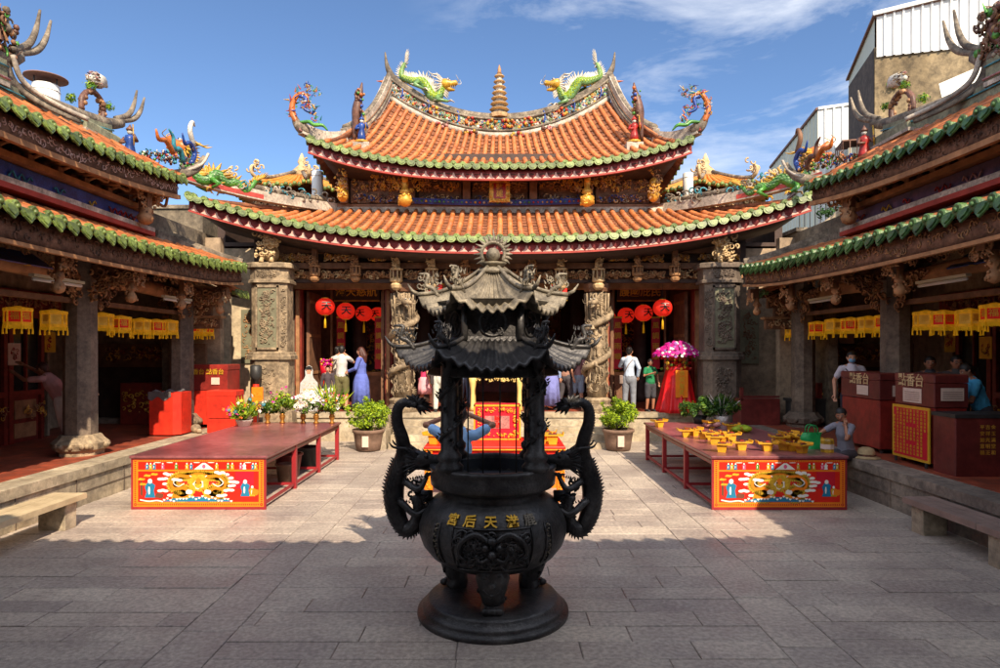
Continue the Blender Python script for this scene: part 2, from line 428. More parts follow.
mat('leaf', lin(70, 110, 30), .55, .4, 9, 0, trans=.3, col2=lin(115, 150, 40))
mat('leaf_bright', lin(145, 185, 25), .55, .3, 9, 0, trans=.35, col2=lin(195, 215, 50))
mat('leaf_dark', lin(40, 80, 30), .55, .35, 9, 0, trans=.25, col2=lin(65, 110, 40))
mat('stem', lin(75, 85, 40), .7, .3, 9, .2)
mat('petal_white', lin(245, 240, 235), .6, .05, 5, 0, trans=.3)
mat('petal_magenta', lin(215, 25, 150), .6, .2, 5, 0, trans=.3)
mat('petal_yellow', lin(240, 200, 60), .6, .2, 5, 0, trans=.3)
mat('petal_purple', lin(165, 100, 190), .6, .2, 5, 0, trans=.3)
mat('petal_orange', lin(235, 120, 50), .6, .2, 5, 0, trans=.3)
mat('terracotta', lin(120, 95, 80), .85, .3, 6, .4, 40)
mat('brass', lin(185, 130, 60), .35, .25, 6, .1, 40, metal=.7)
mat('gold_tray', lin(225, 165, 40), .45, .25, 6, .1, 40, metal=.15)
mat('red_satin', lin(215, 12, 20), .45, .15, 3, .2, 12)
mat('brick_floor', lin(150, 75, 50), .55, .35, 2, .3, 40)
mat('soil', lin(70, 55, 45), .9, .3, 20, .6)
mat('glass_dark', (.02, .022, .022), .1, .2, 2, 0, spec=.8)
mat('skin', lin(205, 150, 120), .6, .08, 10, .05, 60)
mat('skin_tan', lin(165, 112, 85), .6, .08, 10, .05, 60)
mat('hair_black', (.012, .010, .010), .5, .3, 30, .4, 120)
mat('hair_brown', lin(75, 40, 32), .5, .3, 30, .4, 120)
mat('lip', lin(165, 80, 75), .5, .05, 5, 0)

def node_mat(name, build):
    m = bpy.data.materials.new(name); m.use_nodes = True
    build(m.node_tree, m.node_tree.nodes, m.node_tree.links, m.node_tree.nodes['Principled BSDF']); MATS[name] = m
def _paving(nt, N, L, b):
    tc = N.new('ShaderNodeTexCoord'); at = N.new('ShaderNodeAttribute'); at.attribute_name = 'tint'
    n1 = N.new('ShaderNodeTexNoise'); n1.inputs['Scale'].default_value = 1.1; n1.inputs['Detail'].default_value = 8; n1.inputs['Roughness'].default_value = .7
    n2 = N.new('ShaderNodeTexNoise'); n2.inputs['Scale'].default_value = 140; n2.inputs['Detail'].default_value = 3
    n3 = N.new('ShaderNodeTexNoise'); n3.inputs['Scale'].default_value = 26; n3.inputs['Detail'].default_value = 8
    for n in (n1, n2, n3): L.new(tc.outputs['Object'], n.inputs['Vector'])
    r1 = N.new('ShaderNodeValToRGB'); e = r1.color_ramp.elements
    e[0].position = 0; e[0].color = (.32, .275, .255, 1); e[1].position = 1; e[1].color = (.60, .52, .43, 1)
    x = e.new(.5); x.color = (.45, .39, .335, 1)
    L.new(at.outputs['Fac'], r1.inputs['Fac'])
    r2 = N.new('ShaderNodeValToRGB'); e = r2.color_ramp.elements; e[0].position = .32; e[0].color = (.70, .66, .68, 1); e[1].position = .62; e[1].color = (1.1, 1.08, 1.04, 1)
    L.new(n1.outputs['Fac'], r2.inputs['Fac'])
    r3 = N.new('ShaderNodeValToRGB'); e = r3.color_ramp.elements; e[0].position = .35; e[0].color = (.72, .72, .72, 1); e[1].position = .65; e[1].color = (1.15, 1.15, 1.15, 1)
    L.new(n3.outputs['Fac'], r3.inputs['Fac'])
    r4 = N.new('ShaderNodeValToRGB'); e = r4.color_ramp.elements; e[0].position = .35; e[0].color = (.8, .8, .8, 1); e[1].position = .65; e[1].color = (1.12, 1.12, 1.12, 1)
    L.new(n2.outputs['Fac'], r4.inputs['Fac'])
    prev = r1.outputs['Color']
    for r in (r2, r3, r4):
        m = N.new('ShaderNodeMix'); m.data_type = 'RGBA'; m.blend_type = 'MULTIPLY'; m.inputs[0].default_value = 1
        L.new(prev, m.inputs[6]); L.new(r.outputs['Color'], m.inputs[7]); prev = m.outputs[2]
    L.new(prev, b.inputs['Base Color'])
    mr = N.new('ShaderNodeMapRange'); mr.inputs[1].default_value = .3; mr.inputs[2].default_value = .7; mr.inputs[3].default_value = .38; mr.inputs[4].default_value = .62
    L.new(n1.outputs['Fac'], mr.inputs[0]); L.new(mr.outputs[0], b.inputs['Roughness'])
    ad = N.new('ShaderNodeMath'); ad.operation = 'MULTIPLY_ADD'; ad.inputs[1].default_value = .25
    L.new(n2.outputs['Fac'], ad.inputs[0]); L.new(n3.outputs['Fac'], ad.inputs[2])
    bp = N.new('ShaderNodeBump'); bp.inputs['Strength'].default_value = .5; bp.inputs['Distance'].default_value = .008
    L.new(ad.outputs[0], bp.inputs['Height']); L.new(bp.outputs[0], b.inputs['Normal'])
node_mat('paving_stone', _paving)
def _bricks(nt, N, L, b):
    tc = N.new('ShaderNodeTexCoord'); br = N.new('ShaderNodeTexBrick')
    br.inputs['Scale'].default_value = 1; br.inputs['Brick Width'].default_value = .3; br.inputs['Row Height'].default_value = .3
    br.inputs['Mortar Size'].default_value = .008; br.inputs['Color1'].default_value = (*lin(165, 78, 52), 1); br.inputs['Color2'].default_value = (*lin(130, 62, 45), 1)
    br.inputs['Mortar'].default_value = (*lin(95, 75, 65), 1)
    L.new(tc.outputs['Object'], br.inputs['Vector'])
    n = N.new('ShaderNodeTexNoise'); n.inputs['Scale'].default_value = 6; n.inputs['Detail'].default_value = 6; L.new(tc.outputs['Object'], n.inputs['Vector'])
    r = N.new('ShaderNodeValToRGB'); e = r.color_ramp.elements; e[0].position = .3; e[0].color = (.6, .6, .6, 1); e[1].position = .7; e[1].color = (1.2, 1.2, 1.2, 1); L.new(n.outputs['Fac'], r.inputs['Fac'])
    m = N.new('ShaderNodeMix'); m.data_type = 'RGBA'; m.blend_type = 'MULTIPLY'; m.inputs[0].default_value = 1
    L.new(br.outputs['Color'], m.inputs[6]); L.new(r.outputs['Color'], m.inputs[7]); L.new(m.outputs[2], b.inputs['Base Color'])
    b.inputs['Roughness'].default_value = .5
    bp = N.new('ShaderNodeBump'); bp.inputs['Strength'].default_value = .4; bp.inputs['Distance'].default_value = .006; bp.invert = True
    L.new(br.outputs['Fac'], bp.inputs['Height']); L.new(bp.outputs[0], b.inputs['Normal'])
node_mat('tile_floor', _bricks)
# ---------------- roof builders ----------------
def tiled_roof(S, us, name, parent, vmax=lambda u: 1.0, rad=.058, tile=.27, pan='roof_pan', bar='roof_barrel', under=-.10):
    """S(u,v): u across 0..1, v 0 (eave) .. 1 (ridge); a barrel row at every u of us"""
    mb = MB(pan)
    def nrm(u, v):
        a = V(S(min(1, u + .003), v)) - V(S(max(0, u - .003), v)); b = V(S(u, min(1, v + .01))) - V(S(u, max(0, v - .01)))
        n = a.cross(b); n.normalize()
        return n if n.z > 0 else -n
    length = sum((V(S(.5, (i + 1) / 20)) - V(S(.5, i / 20))).length for i in range(20)); rows = max(3, int(length / tile))
    # pans with lapped rows
    mids = [us[0] - (us[1] - us[0]) * .5] + [(us[i] + us[i + 1]) / 2 for i in range(len(us) - 1)] + [us[-1] + (us[-1] - us[-2]) * .5]
    mids = [min(1, max(0, m)) for m in mids]
    for i in range(len(mids) - 1):
        u0, u1 = mids[i], mids[i + 1]; vm = min(vmax(u0), vmax(u1)); vx = max(vmax(u0), vmax(u1))
        for j in range(rows):
            v0, v1 = j / rows, (j + 1) / rows
            if v0 >= vx: break
            a1 = min(v1, vmax(u0)); b1 = min(v1, vmax(u1)); a0 = min(v0, vmax(u0)); b0 = min(v0, vmax(u1))
            n = nrm((u0 + u1) / 2, (v0 + v1) / 2)
            pA, pB, pC, pD = V(S(u0, a0)), V(S(u1, b0)), V(S(u1, b1)), V(S(u0, a1))
            mb.add([pA + n * .03, pB + n * .03, pC, pD, pA, pB], [(0, 1, 2, 3), (4, 5, 1, 0)], False)
    # underside board
    mb.use('wood_dark')
    def und(a, b):
        u = mids[0] + (mids[-1] - mids[0]) * a
        p = V(S(u, b * vmax(u))); return p + nrm(u, min(.98, b * vmax(u))) * under
    mb.grid(und, min(60, len(us)), 6)
    mb.use(bar); jr = random.Random(len(us))
    for u in us:
        vm = vmax(u)
        if vm < .05: continue
        k = max(2, int(rows * vm)); pts = []; rr = []
        for j in range(k):
            v0, v1 = vm * j / k, vm * (j + 1) / k
            jx = V((jr.uniform(-.006, .006), jr.uniform(-.006, .006), jr.uniform(-.004, .004)))
            for v, r in ((v0 + .001, rad * 1.07), (v1 - .001, rad * .93)):
                pts.append(V(S(u, v)) + nrm(u, v) * rad * .45 + jx); rr.append(r)
        mb.tube(pts, rr, 7, True)
    return mb.build(name, parent)

def eave_tiles(E, us, name, parent, out, gm, w, h, cap_r=.062, heart=False):
    """E(u)->(point, normal-up); drips between barrels, round caps at barrels. out = outward dir"""
    mb = MB(gm, True); out = V(out).normalized()
    jr = random.Random(len(us) + int(w * 1000))
    for i, u in enumerate(us):
        p = V(E(u)) + V((jr.uniform(-.006, .006), jr.uniform(-.01, .01), jr.uniform(-.008, .008))); t = (V(E(min(1, u + .004))) - V(E(max(0, u - .004)))).normalized()
        up = out.cross(t).normalized()
        if up.z < 0: up = -up
        c = p + up * cap_r * .5
        mb.tube([c - out * .06, c + out * .03, c + out * .045], [cap_r * 1.12, cap_r * 1.15, cap_r * .9], 10, True, False)
        mb.ball(c + out * .045, (cap_r * .5,) * 3, 6, 4)
        if i < len(us) - 1:
            q = V(E((u + us[i + 1]) / 2)); o = q + out * .03 + up * .03
            d = -V((0, 0, 1)) * .93 + out * .34 + t * jr.uniform(-.05, .05) + out * jr.uniform(-.05, .05)
            q += V((0, 0, jr.uniform(-.008, .008)))
            d.normalize()
            if heart: pl = [(-.5, .1), (.5, .1), (.52, -.25), (.38, -.6), (.12, -.86), (0, -1.0), (-.12, -.86), (-.38, -.6), (-.52, -.25)]
            else: pl = [(-.5, .1), (.5, .1), (.5, -.15), (.43, -.5), (.28, -.78), (0, -.92), (-.28, -.78), (-.43, -.5), (-.5, -.15)]
            mb.plate(o, t * w, -d * h, pl, .022)
            mb.plate(o + out * .022 - d * h * 0, t * w * .62, -d * h * .62, [(a, b - .2) for a, b in pl], .016)
    return mb.build(name, parent)

def fascia(E, n, name, parent, out, m, zt, zb, th=.05, motif=None, rnd=None, step=None, mm=None, inset=.12):
    """board following the eave below the drips"""
    mb = MB(m, False); out = V(out).normalized()
    pts = [V(E(i / n)) - out * inset for i in range(n + 1)]
    vs = []
    for p in pts: vs += [p + V((0, 0, zt)), p + V((0, 0, zb)), p + V((0, 0, zb)) - out * th, p + V((0, 0, zt)) - out * th]
    fs = []
    for i in range(n):
        a = i * 4; b = a + 4
        for k in range(4): fs.append((a + k, b + k, b + (k + 1) % 4, a + (k + 1) % 4))
    mb.add(vs, fs, True)
    if motif == 'zigzag':
        mb.use(mm)
        L = sum((pts[i + 1] - pts[i]).length for i in range(n)); k = int(L / step)
        for i in range(k):
            u = (i + .5) / k; p = V(E(u)) - out * (inset - .003); t = (V(E(min(1, u + .01))) - V(E(max(0, u - .01)))).normalized()
            hh = (zt - zb) * .62
            pz = V((0, 0, zb + .012))
            mb.plate(p + pz, t if t.cross(V((0, 0, 1))).dot(out) > 0 else -t, V((0, 0, 1)), [(-step * .46, 0), (step * .46, 0), (step * .15, hh * .35), (step * .06, hh * .8), (-step * .06, hh * .8), (-step * .15, hh * .35)], .008)
    if motif == 'scroll':
        mb.use(mm)
        L = sum((pts[i + 1] - pts[i]).length for i in range(n)); k = int(L / step)
        for i in range(k):
            u = (i + rnd.random()) / k; p = V(E(u)) - out * (inset - .004); t = (V(E(min(1, u + .01))) - V(E(max(0, u - .01)))).normalized()
            c = p + V((0, 0, zb + (zt - zb) * rnd.uniform(.25, .75)))
            mb.scroll(c, t, V((0, 0, 1)), out, rnd.uniform(.03, .07), .010, rnd.choice((-1, 1)) * rnd.uniform(3, 6), rnd.uniform(0, 6))
    return mb.build(name, parent)

def beam_along(mb, pts, w, h):
    for a, b in zip(pts, pts[1:]): mb.bar(a, b, w, h)
def swallowtail(mb, p0, d, L, rise, w, m, fork=True, curve=2.0):
    """ridge end that sweeps up from p0 in direction d and splits in two prongs"""
    p0 = V(p0); d = V(d).normalized(); q = d.cross(V((0, 0, 1)))
    mb.use(m)
    f = lambda t: p0 + d * L * t + V((0, 0, rise * t ** curve))
    mb.tube([f(i / 10) for i in range(8)], [w * (1 - .05 * i) for i in range(8)], 6, True)
    if fork:
        for sg in (0, 1):
            mb.tube([f(.6 + i * .1) + V((0, 0, sg * w * 1.6 * i / 4)) - d * sg * w * 1.6 * i / 4 + q * (sg - .5) * w * i * .3 for i in range(5)], [w * .7, w * .55, w * .42, w * .28, w * .1], 6, True)
def statue(mb, c, h, mats, rnd, face=(0, -1, 0)):
    """small robed roof figure"""
    c = V(c)
    mb.use(mats[0]); mb.lathe([(h * .2, 0), (h * .17, h * .25), (h * .12, h * .5), (h * .17, h * .62), (h * .13, h * .74), (h * .05, h * .78)], c, 8)
    mb.use(mats[1]); mb.ball(c + V((0, 0, h * .86)), h * .085, 8, 6)
    mb.use(mats[2]); mb.tube([c + V((-h * .16, 0, h * .68)), c + V((-h * .24, -h * .1, h * .5)), c + V((-h * .06, -h * .18, h * .5))], [h * .06, h * .055, h * .04], 6)
    mb.tube([c + V((h * .16, 0, h * .68)), c + V((h * .26, -h * .08, h * .55)), c + V((h * .2, -h * .16, h * .75))], [h * .06, h * .055, h * .04], 6)
    mb.lathe([(h * .1, h * .9), (h * .12, h * .94), (h * .05, h * 1.02), (h * .01, h * 1.1)], c, 8)
    mb.use(mats[3]); mb.tube([c + V((h * .22, -h * .16, h * .4)), c + V((h * .18, -h * .16, h * 1.05))], h * .02, 4)
    mb.lathe([(h * .22, -h * .08), (h * .24, 0)], c, 8)
# ---------------- main hall ----------------
rnd = random.Random(7)
def build_hall():
    H = thing('temple_hall', 'main temple hall with two orange tiled roofs, at the back of the courtyard', 'temple', (0, 17, 0))
    PZ = .71
    # platform + stairs
    mb = MB('granite'); mb.bx(-7.6, 7.6, 15.75, 26, -.02, PZ - .03); mb.use('tile_floor'); mb.bx(-7.5, 7.5, 15.95, 25.9, PZ - .03, PZ - .004)
    mb.use('granite'); mb.bx(-7.64, 7.64, 15.7, 16.0, PZ - .12, PZ)
    mb.build('platform', H)
    mb = MB('granite')
    for i in range(4):
        z = PZ * (4 - i) / 5
        mb.bb(-2.55, 2.55, 15.7 - .3 * (i + 1), 15.7 - .3 * i + .004, -.02, z + .0, .02)
    mb.build('staircase', H)
    for sg in (-1, 1):
        mb = MB('granite'); mb.bb(sg * 2.72 - .15, sg * 2.72 + .15, 14.35, 15.68, -.02, .42, .03); mb.bb(sg * 2.72 - .13, sg * 2.72 + .13, 14.9, 15.68, .42, .8, .03)
        mb.build('stair_block', H)
    # dragon columns
    for sg in (-1, 1):
        cx = sg * 2.43; cy = 16.05
        mb = MB('stone_carved', True)
        mb.lathe([(.38, PZ), (.40, PZ + .1), (.33, PZ + .2), (.36, PZ + .3), (.27, PZ + .36)], (cx, cy, 0), 12, False)
        mb.lathe([(.24, PZ + .3), (.235, 3.72)], (cx, cy, 0), 20)
        for k in range(260):
            a = rnd.uniform(0, 2 * PI); z = rnd.uniform(PZ + .45, 3.6); u = V((math.cos(a), math.sin(a), 0)); t = V((-u.y, u.x, 0))
            c = V((cx, cy, z)) + u * .235
            if k % 3: mb.scroll(c, t, V((0, 0, 1)), u, rnd.uniform(.04, .09), .018, rnd.choice((-1, 1)) * rnd.uniform(3, 6), rnd.uniform(0, 6))
            else: mb.tube([c + V((0, 0, -.1)), c + u * .06 + V((0, 0, .0)), c + u * .02 + V((0, 0, .12))], [.012, .022, .008], 5)
        for a in range(14):
            u = V((math.cos(a * PI / 7), math.sin(a * PI / 7), 0)); mb.tube([V((cx, cy, 2.9)) + u * .26, V((cx, cy, 3.66)) + u * .3], [.02, .03], 5)
        mb.use('wood_dark'); mb.lathe([(.30, 3.7), (.34, 3.78), (.34, 3.9), (.2, 3.95)], (cx, cy, 0), 8, False)
        col = mb.build('dragon_column', H)
        mb = MB('stone_carved', True); path = []
        for i in range(22):
            t = i / 21; a = t * 4.6 * PI + (0 if sg > 0 else PI * .3); r = .31 + .03 * math.sin(t * 9)
            path.append((cx + r * math.cos(a), cy + r * math.sin(a), PZ + .55 + 2.2 * t))
        path.append((cx - sg * .1, cy - .42, 3.45))
        dragon(mb, path, [.03, .07, .085, .085, .07], 'stone_carved', 'stone_carved', 'stone_carved', lambda t: V((0, 0, 1)), 1.0, True, [(.3, (0, -1, .3), 1), (.7, (-sg, 0, .5), 1)], smooth_n=4, nspk=40, head_dir=(-sg * .7, -.7, -.3))
        mb.build('coiled_dragon', col)
    # plain inner columns and lintels
    for x in (-5.28, -2.92, 2.78, 5.14):
        mb = MB('wood_red'); mb.bx(x - .09, x + .09, 16.75, 16.93, PZ, 3.84); mb.use('wood_brown'); mb.bx(x - .045, x + .045, 16.68, 16.75, PZ, 3.8); mb.build('door_post', H)
    for a, b in ((-5.37, -2.83), (2.69, 5.23), (-2.2, 2.2)):
        mb = MB('wood_brown'); mb.bx(a, b, 16.66, 16.9, 3.84, 4.02); mb.use('wood_dark'); mb.bx(a, b, 16.72, 16.95, 4.02, 4.9); mb.use('carve_brown')
        mb.carve((a + .05, 16.70, 4.06), (1, 0, 0), (0, 0, 1), b - a - .1, .5, int((b - a) * 45), rnd, mats=['carve_brown', 'wood_brown']); mb.build('lintel', H)
    # door leaves folded inside the side bays, lattice
    for x, w in ((-5.1, .1), (-3.12, .1), (2.98, .1), (4.95, .1)):
        mb = MB('wood_dark'); mb.bx(x - .04, x + .04, 17.0, 18.1, PZ + .02, 3.8); mb.use('wood_brown')
        for z in (PZ + .1, 1.6, 2.6, 3.5): mb.bx(x - .055, x + .055, 17.05, 18.05, z, z + .08)
        mb.build('door_leaf', H)
    # porch side walls + end piers
    for sg in (-1, 1):
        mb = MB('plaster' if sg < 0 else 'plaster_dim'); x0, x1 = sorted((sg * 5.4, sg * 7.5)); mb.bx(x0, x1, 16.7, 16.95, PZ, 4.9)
        mb.use('stone_green')
        for k in range(2):
            a = sg * (5.62 + k * .62); mb.bx(min(a, a + sg * .5), max(a, a + sg * .5), 16.655, 16.7, 1.9, 3.3)
            mb.use('carve_brown' if sg < 0 else 'wood_dark'); mb.carve((min(a, a + sg * .5) + .03, 16.655, 1.95), (1, 0, 0), (0, 0, 1), .44, 1.3, 60, rnd, th=.01, depth=.01); mb.use('stone_green')
        w = mb.build('side_wall', H)
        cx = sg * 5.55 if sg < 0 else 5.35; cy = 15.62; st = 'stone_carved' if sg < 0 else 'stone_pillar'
        def oct_(r, k=.62): return [(cx + dx * r, cy + dy * r * .8) for dx, dy in ((-1, -k), (-k, -1), (k, -1), (1, -k), (1, k), (k, 1), (-k, 1), (-1, k))]
        mb = MB(st)
        for r, z0, z1, b in ((.56, .0, .8, .02), (.46, .8, 2.02, .0), (.53, 2.02, 2.14, .03), (.50, 2.14, 2.2, .02), (.43, 2.2, 3.86, 0), (.50, 3.86, 3.94, .02), (.46, 3.94, 4.22, 0), (.56, 4.22, 4.34, .03)):
            mb.prism(oct_(r), z0, z1, b)
        mb.use('stone_green'); y0 = cy - .43 * .8 - .004
        mb.bx(cx - .24, cx + .24, y0 - .02, y0 + .02, 2.3, 3.75); 
        mb.use(st)
        for a, b, c, d in ((-.27, .27, 2.26, 2.31), (-.27, .27, 3.74, 3.79), (-.27, -.23, 2.26, 3.79), (.23, .27, 2.26, 3.79)): mb.bx(cx + a, cx + b, y0 - .045, y0, c, d)
        mb.carve((cx - .2, y0 - .022, 2.36), (1, 0, 0), (0, 0, 1), .4, 1.34, 120, rnd, r=(.03, .07), th=.013, depth=.015)
        mb.carve((cx - .28, cy - .46 * .8 - .005, 3.96), (1, 0, 0), (0, 0, 1), .56, .24, 50, rnd, th=.012, depth=.015)
        mb.carve((cx - .24, cy - .46 * .8 - .005, 1.0), (1, 0, 0), (0, 0, 1), .48, .9, 25 if sg < 0 else 60, rnd, th=.012, depth=.01)
        # chamfer face carvings (towards the courtyard axis)
        n0 = V((-sg * 1, -.62 * .8, 0)); 
        p1 = V((cx - sg * .43 * .62, cy - .43 * .8, 0)); p2 = V((cx - sg * .43, cy - .43 * .8 * .62, 0)); 
        o, e = (p1, p2) if sg < 0 else (p2, p1)
        mb.carve(o + V((0, 0, 2.3)) , (e - o), (0, 0, 1), (e - o).length, 1.45, 40, rnd, th=.012, depth=.01)
        pier = mb.build('carved_pier', H)
        mb = MB('carve_pale', True); c = V((cx, cy - .1, 4.34))
        mb.ball(c + V((0, 0, .25)), (.2, .24, .22), 10, 7); mb.ball(c + V((-sg * .08, -.2, .55)), (.17, .17, .17), 10, 7)
        for k in range(26): a = rnd.uniform(0, 6.3); mb.ball(c + V((-sg * .05 + .17 * math.cos(a), -.12 + rnd.uniform(-.05, .1), .55 + .17 * math.sin(a))), .05, 6, 4)
        for dx in (-.12, .12): mb.tube([c + V((dx, -.15, .3)), c + V((dx, -.28, .1)), c + V((dx, -.34, 0))], [.07, .05, .06], 6)
        mb.carve(c + V((-.32, -.3, .02)), (1, 0, 0), (0, 0, 1), .64, .85, 60, rnd, r=(.04, .1), th=.02, depth=.1)
        mb.ball(c + V((0, .1, .75)), (.1, .1, .14), 8, 6)
        mb.build('stone_lion', pier)
    # frieze under the lower eave
    mb = MB('wood_dark'); mb.bx(-6.0, 6.0, 15.92, 16.12, 4.28, 4.42); mb.bx(-6.0, 6.0, 15.95, 16.1, 4.66, 4.9); mb.use('wood_black'); mb.bx(-6.2, 6.2, 16.14, 16.18, 4.1, 5.3)
    mb.bx(-6.0, 6.0, 15.98, 16.1, 3.93, 4.02)
    mb.build('porch_beam', H)
    xs = [-5.0, -2.55, -1.68, 1.5, 2.42, 5.0]
    segs = [(-6.0, -4.7), (-4.4, -3.7), (-3.35, -2.75), (-2.35, -1.9), (-1.45, -1.0), (-.7, -.1), (.1, .7), (1.0, 1.35), (1.7, 2.2), (2.65, 3.2), (3.5, 4.1), (4.4, 4.75), (4.9, 6.0)]
    for a, b in segs:
        mb = MB('carve_brown'); 
        mb.carve((a, 15.95, 4.43), (1, 0, 0), (0, 0, 1), b - a, .24, int(120 * (b - a)), rnd, th=.016, depth=.09, mats=['carve_brown', 'wood_brown', 'carve_pale', 'carve_brown', 'carve_gold'])
        mb.build('carved_panel', H); mb = MB('wood_brown')
        mb.carve((a - .1, 16.0, 4.0), (1, 0, 0), (0, 0, 1), b - a + .2, .26, int(110 * (b - a)), rnd, th=.016, depth=.09, mats=['wood_brown', 'carve_brown', 'carve_brown', 'carve_pale'])
        mb.build('carved_panel', H)
    def pendant(x, z0, z1, m, w):
        mb = MB(m, True); c = V((x, 15.72, z0)); h = z1 - z0
        mb.use('wood_dark'); mb.bx(x - .06, x + .06, 15.66, 15.8, z0 + h * .3, z1 + .2)
        mb.use(m)
        mb.lathe([(w * .3, 0), (w * .62, h * .06), (w * .75, h * .14), (w * .5, h * .2), (w * .8, h * .24), (w * .8, h * .3), (w * .4, h * .36)], c, 8, False)
        for k in range(8):
            a = k * PI / 4 + .39; mb.tube([c + V((w * .7 * math.cos(a), w * .7 * math.sin(a), h * .26)), c + V((w * .7 * math.cos(a), w * .7 * math.sin(a), h * .55))], w * .1, 5)
        mb.lathe([(w * .8, h * .54), (w * .85, h * .58), (w * .5, h * .62), (w * .42, h * .8), (w * .2, h * .86)], c, 8, False)
        mb.ball(c + V((0, -.04, h * .86)), (w * .3, w * .3, w * .38), 8, 6)
        mb.carve(c + V((-w * .7, -w * .7, h * .55)), (1, 0, 0), (0, 0, 1), w * 1.4, h * .4, 16, rnd, r=(.03, .06), th=.014, depth=.05)
        mb.build('hanging_pendant', H)
    for x in (-2.55, -1.68, 1.5, 2.42): pendant(x, 3.72, 4.62, 'carve_pale', .2)
    for x in (-4.55, -3.55, -.85, .78, 3.38, 4.3): pendant(x, 3.92, 4.6, 'carve_brown', .17)
    # couplet plaques: yellow/red square lantern signs high beside the middle bay
    # inside
    mb = MB('wood_black'); mb.bx(-7.5, 7.5, 25.4, 25.6, PZ, 6); mb.bx(-7.5, -7.3, 17.0, 25.5, PZ, 6); mb.bx(7.3, 7.5, 17.0, 25.5, PZ, 6); mb.bx(-7.5, 7.5, 16.96, 25.5, 5.0, 5.1)
    mb.build('inner_walls', H)
    for x in (-4.2, -2.3, 2.3, 4.2):
        for y in (19.2, 22.2):
            mb = MB('wood_black', True); mb.lathe([(.3, PZ), (.3, PZ + .2), (.2, PZ + .3), (.2, 5.0)], (x, y, 0), 14); mb.build('inner_column', H)
    mb = MB('wood_red'); mb.bx(-2.0, 2.0, 23.6, 24.6, PZ, 2.0); mb.use('carve_gold')
    mb.bx(-.02, .02, 23.59, 23.6, PZ, 2.0)
    mb.carve((-2, 23.58, PZ + .2), (1, 0, 0), (0, 0, 1), 4, 1.0, 160, rnd, r=(.05, .12), th=.02)
    mb.build('inner_altar', H); mb = MB('wood_dark'); mb.bx(-2.5, 2.5, 23.92, 24.0, 2.1, 4.5)
    mb.carve((-2.4, 23.9, 2.2), (1, 0, 0), (0, 0, 1), 4.8, 2.2, 260, rnd, r=(.06, .16), th=.025, mats=['carve_gold', 'wood_red', 'carve_gold']); mb.build('altar_screen', H)
    for x in (-4.9, -3.4, 3.3, 4.8):
        mb = MB('wood_brown'); mb.bx(x - .03, x + .03, 18.6, 18.66, PZ, 4.6); mb.bx(x - .5, x + .5, 18.58, 18.64, PZ + .8, PZ + .9); mb.use('wood_dark'); mb.bx(x - .5, x + .5, 18.6, 18.64, PZ, PZ + .8); mb.build('screen_panel', H)
    for x, y, z, w, s_ in ((0, 18.0, 3.75, 1.7, '德被群生'), (-4.1, 18.3, 3.9, 1.3, '海天慈航'), (4.0, 18.3, 3.9, 1.3, '護國庇民')):
        mb = MB('wood_black'); mb.obx((x, y, z), (w / 2, 0, 0), (0, .03, .01), (0, -.06, .24)); mb.use('carve_gold'); mb.bar((x - w / 2, y - .07, z + .26), (x + w / 2, y - .07, z + .26), .05, .04); mb.bar((x - w / 2, y + .03, z - .24), (x + w / 2, y + .03, z - .24), .05, .04); mb.build('name_plaque', H)
        mb = MB('gold_paint'); text(mb, s_, (x, y - .05, z), (1, 0, 0), (0, -.24, 1), .3, .02); mb.build('lettering', H)
    for x in (-4.6, -3.5, 3.4, 4.5):
        mb = MB('panel_crimson'); mb.bx(x - .12, x + .12, 18.5, 18.52, 1.7, 3.2); mb.use('gold_paint'); mb.bx(x - .13, x + .13, 18.495, 18.5, 3.17, 3.22)
        for k, ch in enumerate('風調雨順'): text(mb, ch, (x, 18.49, 2.95 - k * .3), (1, 0, 0), (0, 0, 1), .2, .01)
        mb.build('hanging_banner', H)
    for x in (-4.1, 4.0):
        mb = MB('carve_gold'); mb.bx(x - .7, x + .7, 20.9, 21.0, 1.5, 1.56); mb.build('altar_shelf', H); mb = MB('wood_black'); mb.bx(x - .74, x + .74, 20.93, 20.95, PZ + .1, 3.6); mb.carve((x - .7, 20.9, PZ + .2), (1, 0, 0), (0, 0, 1), 1.4, 2.6, 160, rnd, r=(.05, .12), th=.025, mats=['carve_gold', 'wood_red', 'carve_gold', 'carve_brown']); mb.use('wood_red'); mb.bx(x - .75, x + .75, 20.95, 21.3, PZ, 1.5); mb.build('side_altar', H)
    # ---------- lower roof ----------
    A = 7.17
    ez = lambda x: 4.83 + .95 * min(1, abs(x) / A) ** 2.5
    def E1(u): x = (2 * u - 1) * A; return (x, 14.85 - .2 * (abs(x) / A) ** 3, ez(x))
    def S1(u, v):
        x, y, z = E1(u); zt = 5.98 + .1 * (abs(x) / A) ** 2
        return (x, y + (17.35 - y) * v, z + (zt - z) * (.8 * v + .2 * v * v))
    n = 57; us = [(i + .5) / n for i in range(n)]
    hipx = 4.75
    vm = lambda u: 1.0 if abs(2 * u - 1) * A < hipx else max(.02, (A - abs(2 * u - 1) * A) / (A - hipx))
    lr = tiled_roof(S1, us, 'lower_roof', H, vm, .068, .27)
    uu = [0.002] + [(i + .5) / n for i in range(n)] + [.998]
    eave_tiles(E1, uu, 'eave_tiles', lr, (0, -1, 0), 'green_tile', .25, .17, .075)
    fascia(E1, 60, 'fascia_board', lr, (0, -1, 0), 'fascia_pink', -.02, -.30, motif='zigzag', rnd=rnd, step=.25, mm='fascia_pale', inset=.1)
    mb = MB('red_trim'); 
    for i in range(60):
        p, q = V(E1(i / 60)), V(E1((i + 1) / 60)); mb.bar(p + V((0, .1, -.32)), q + V((0, .1, -.32)), .08, .035)
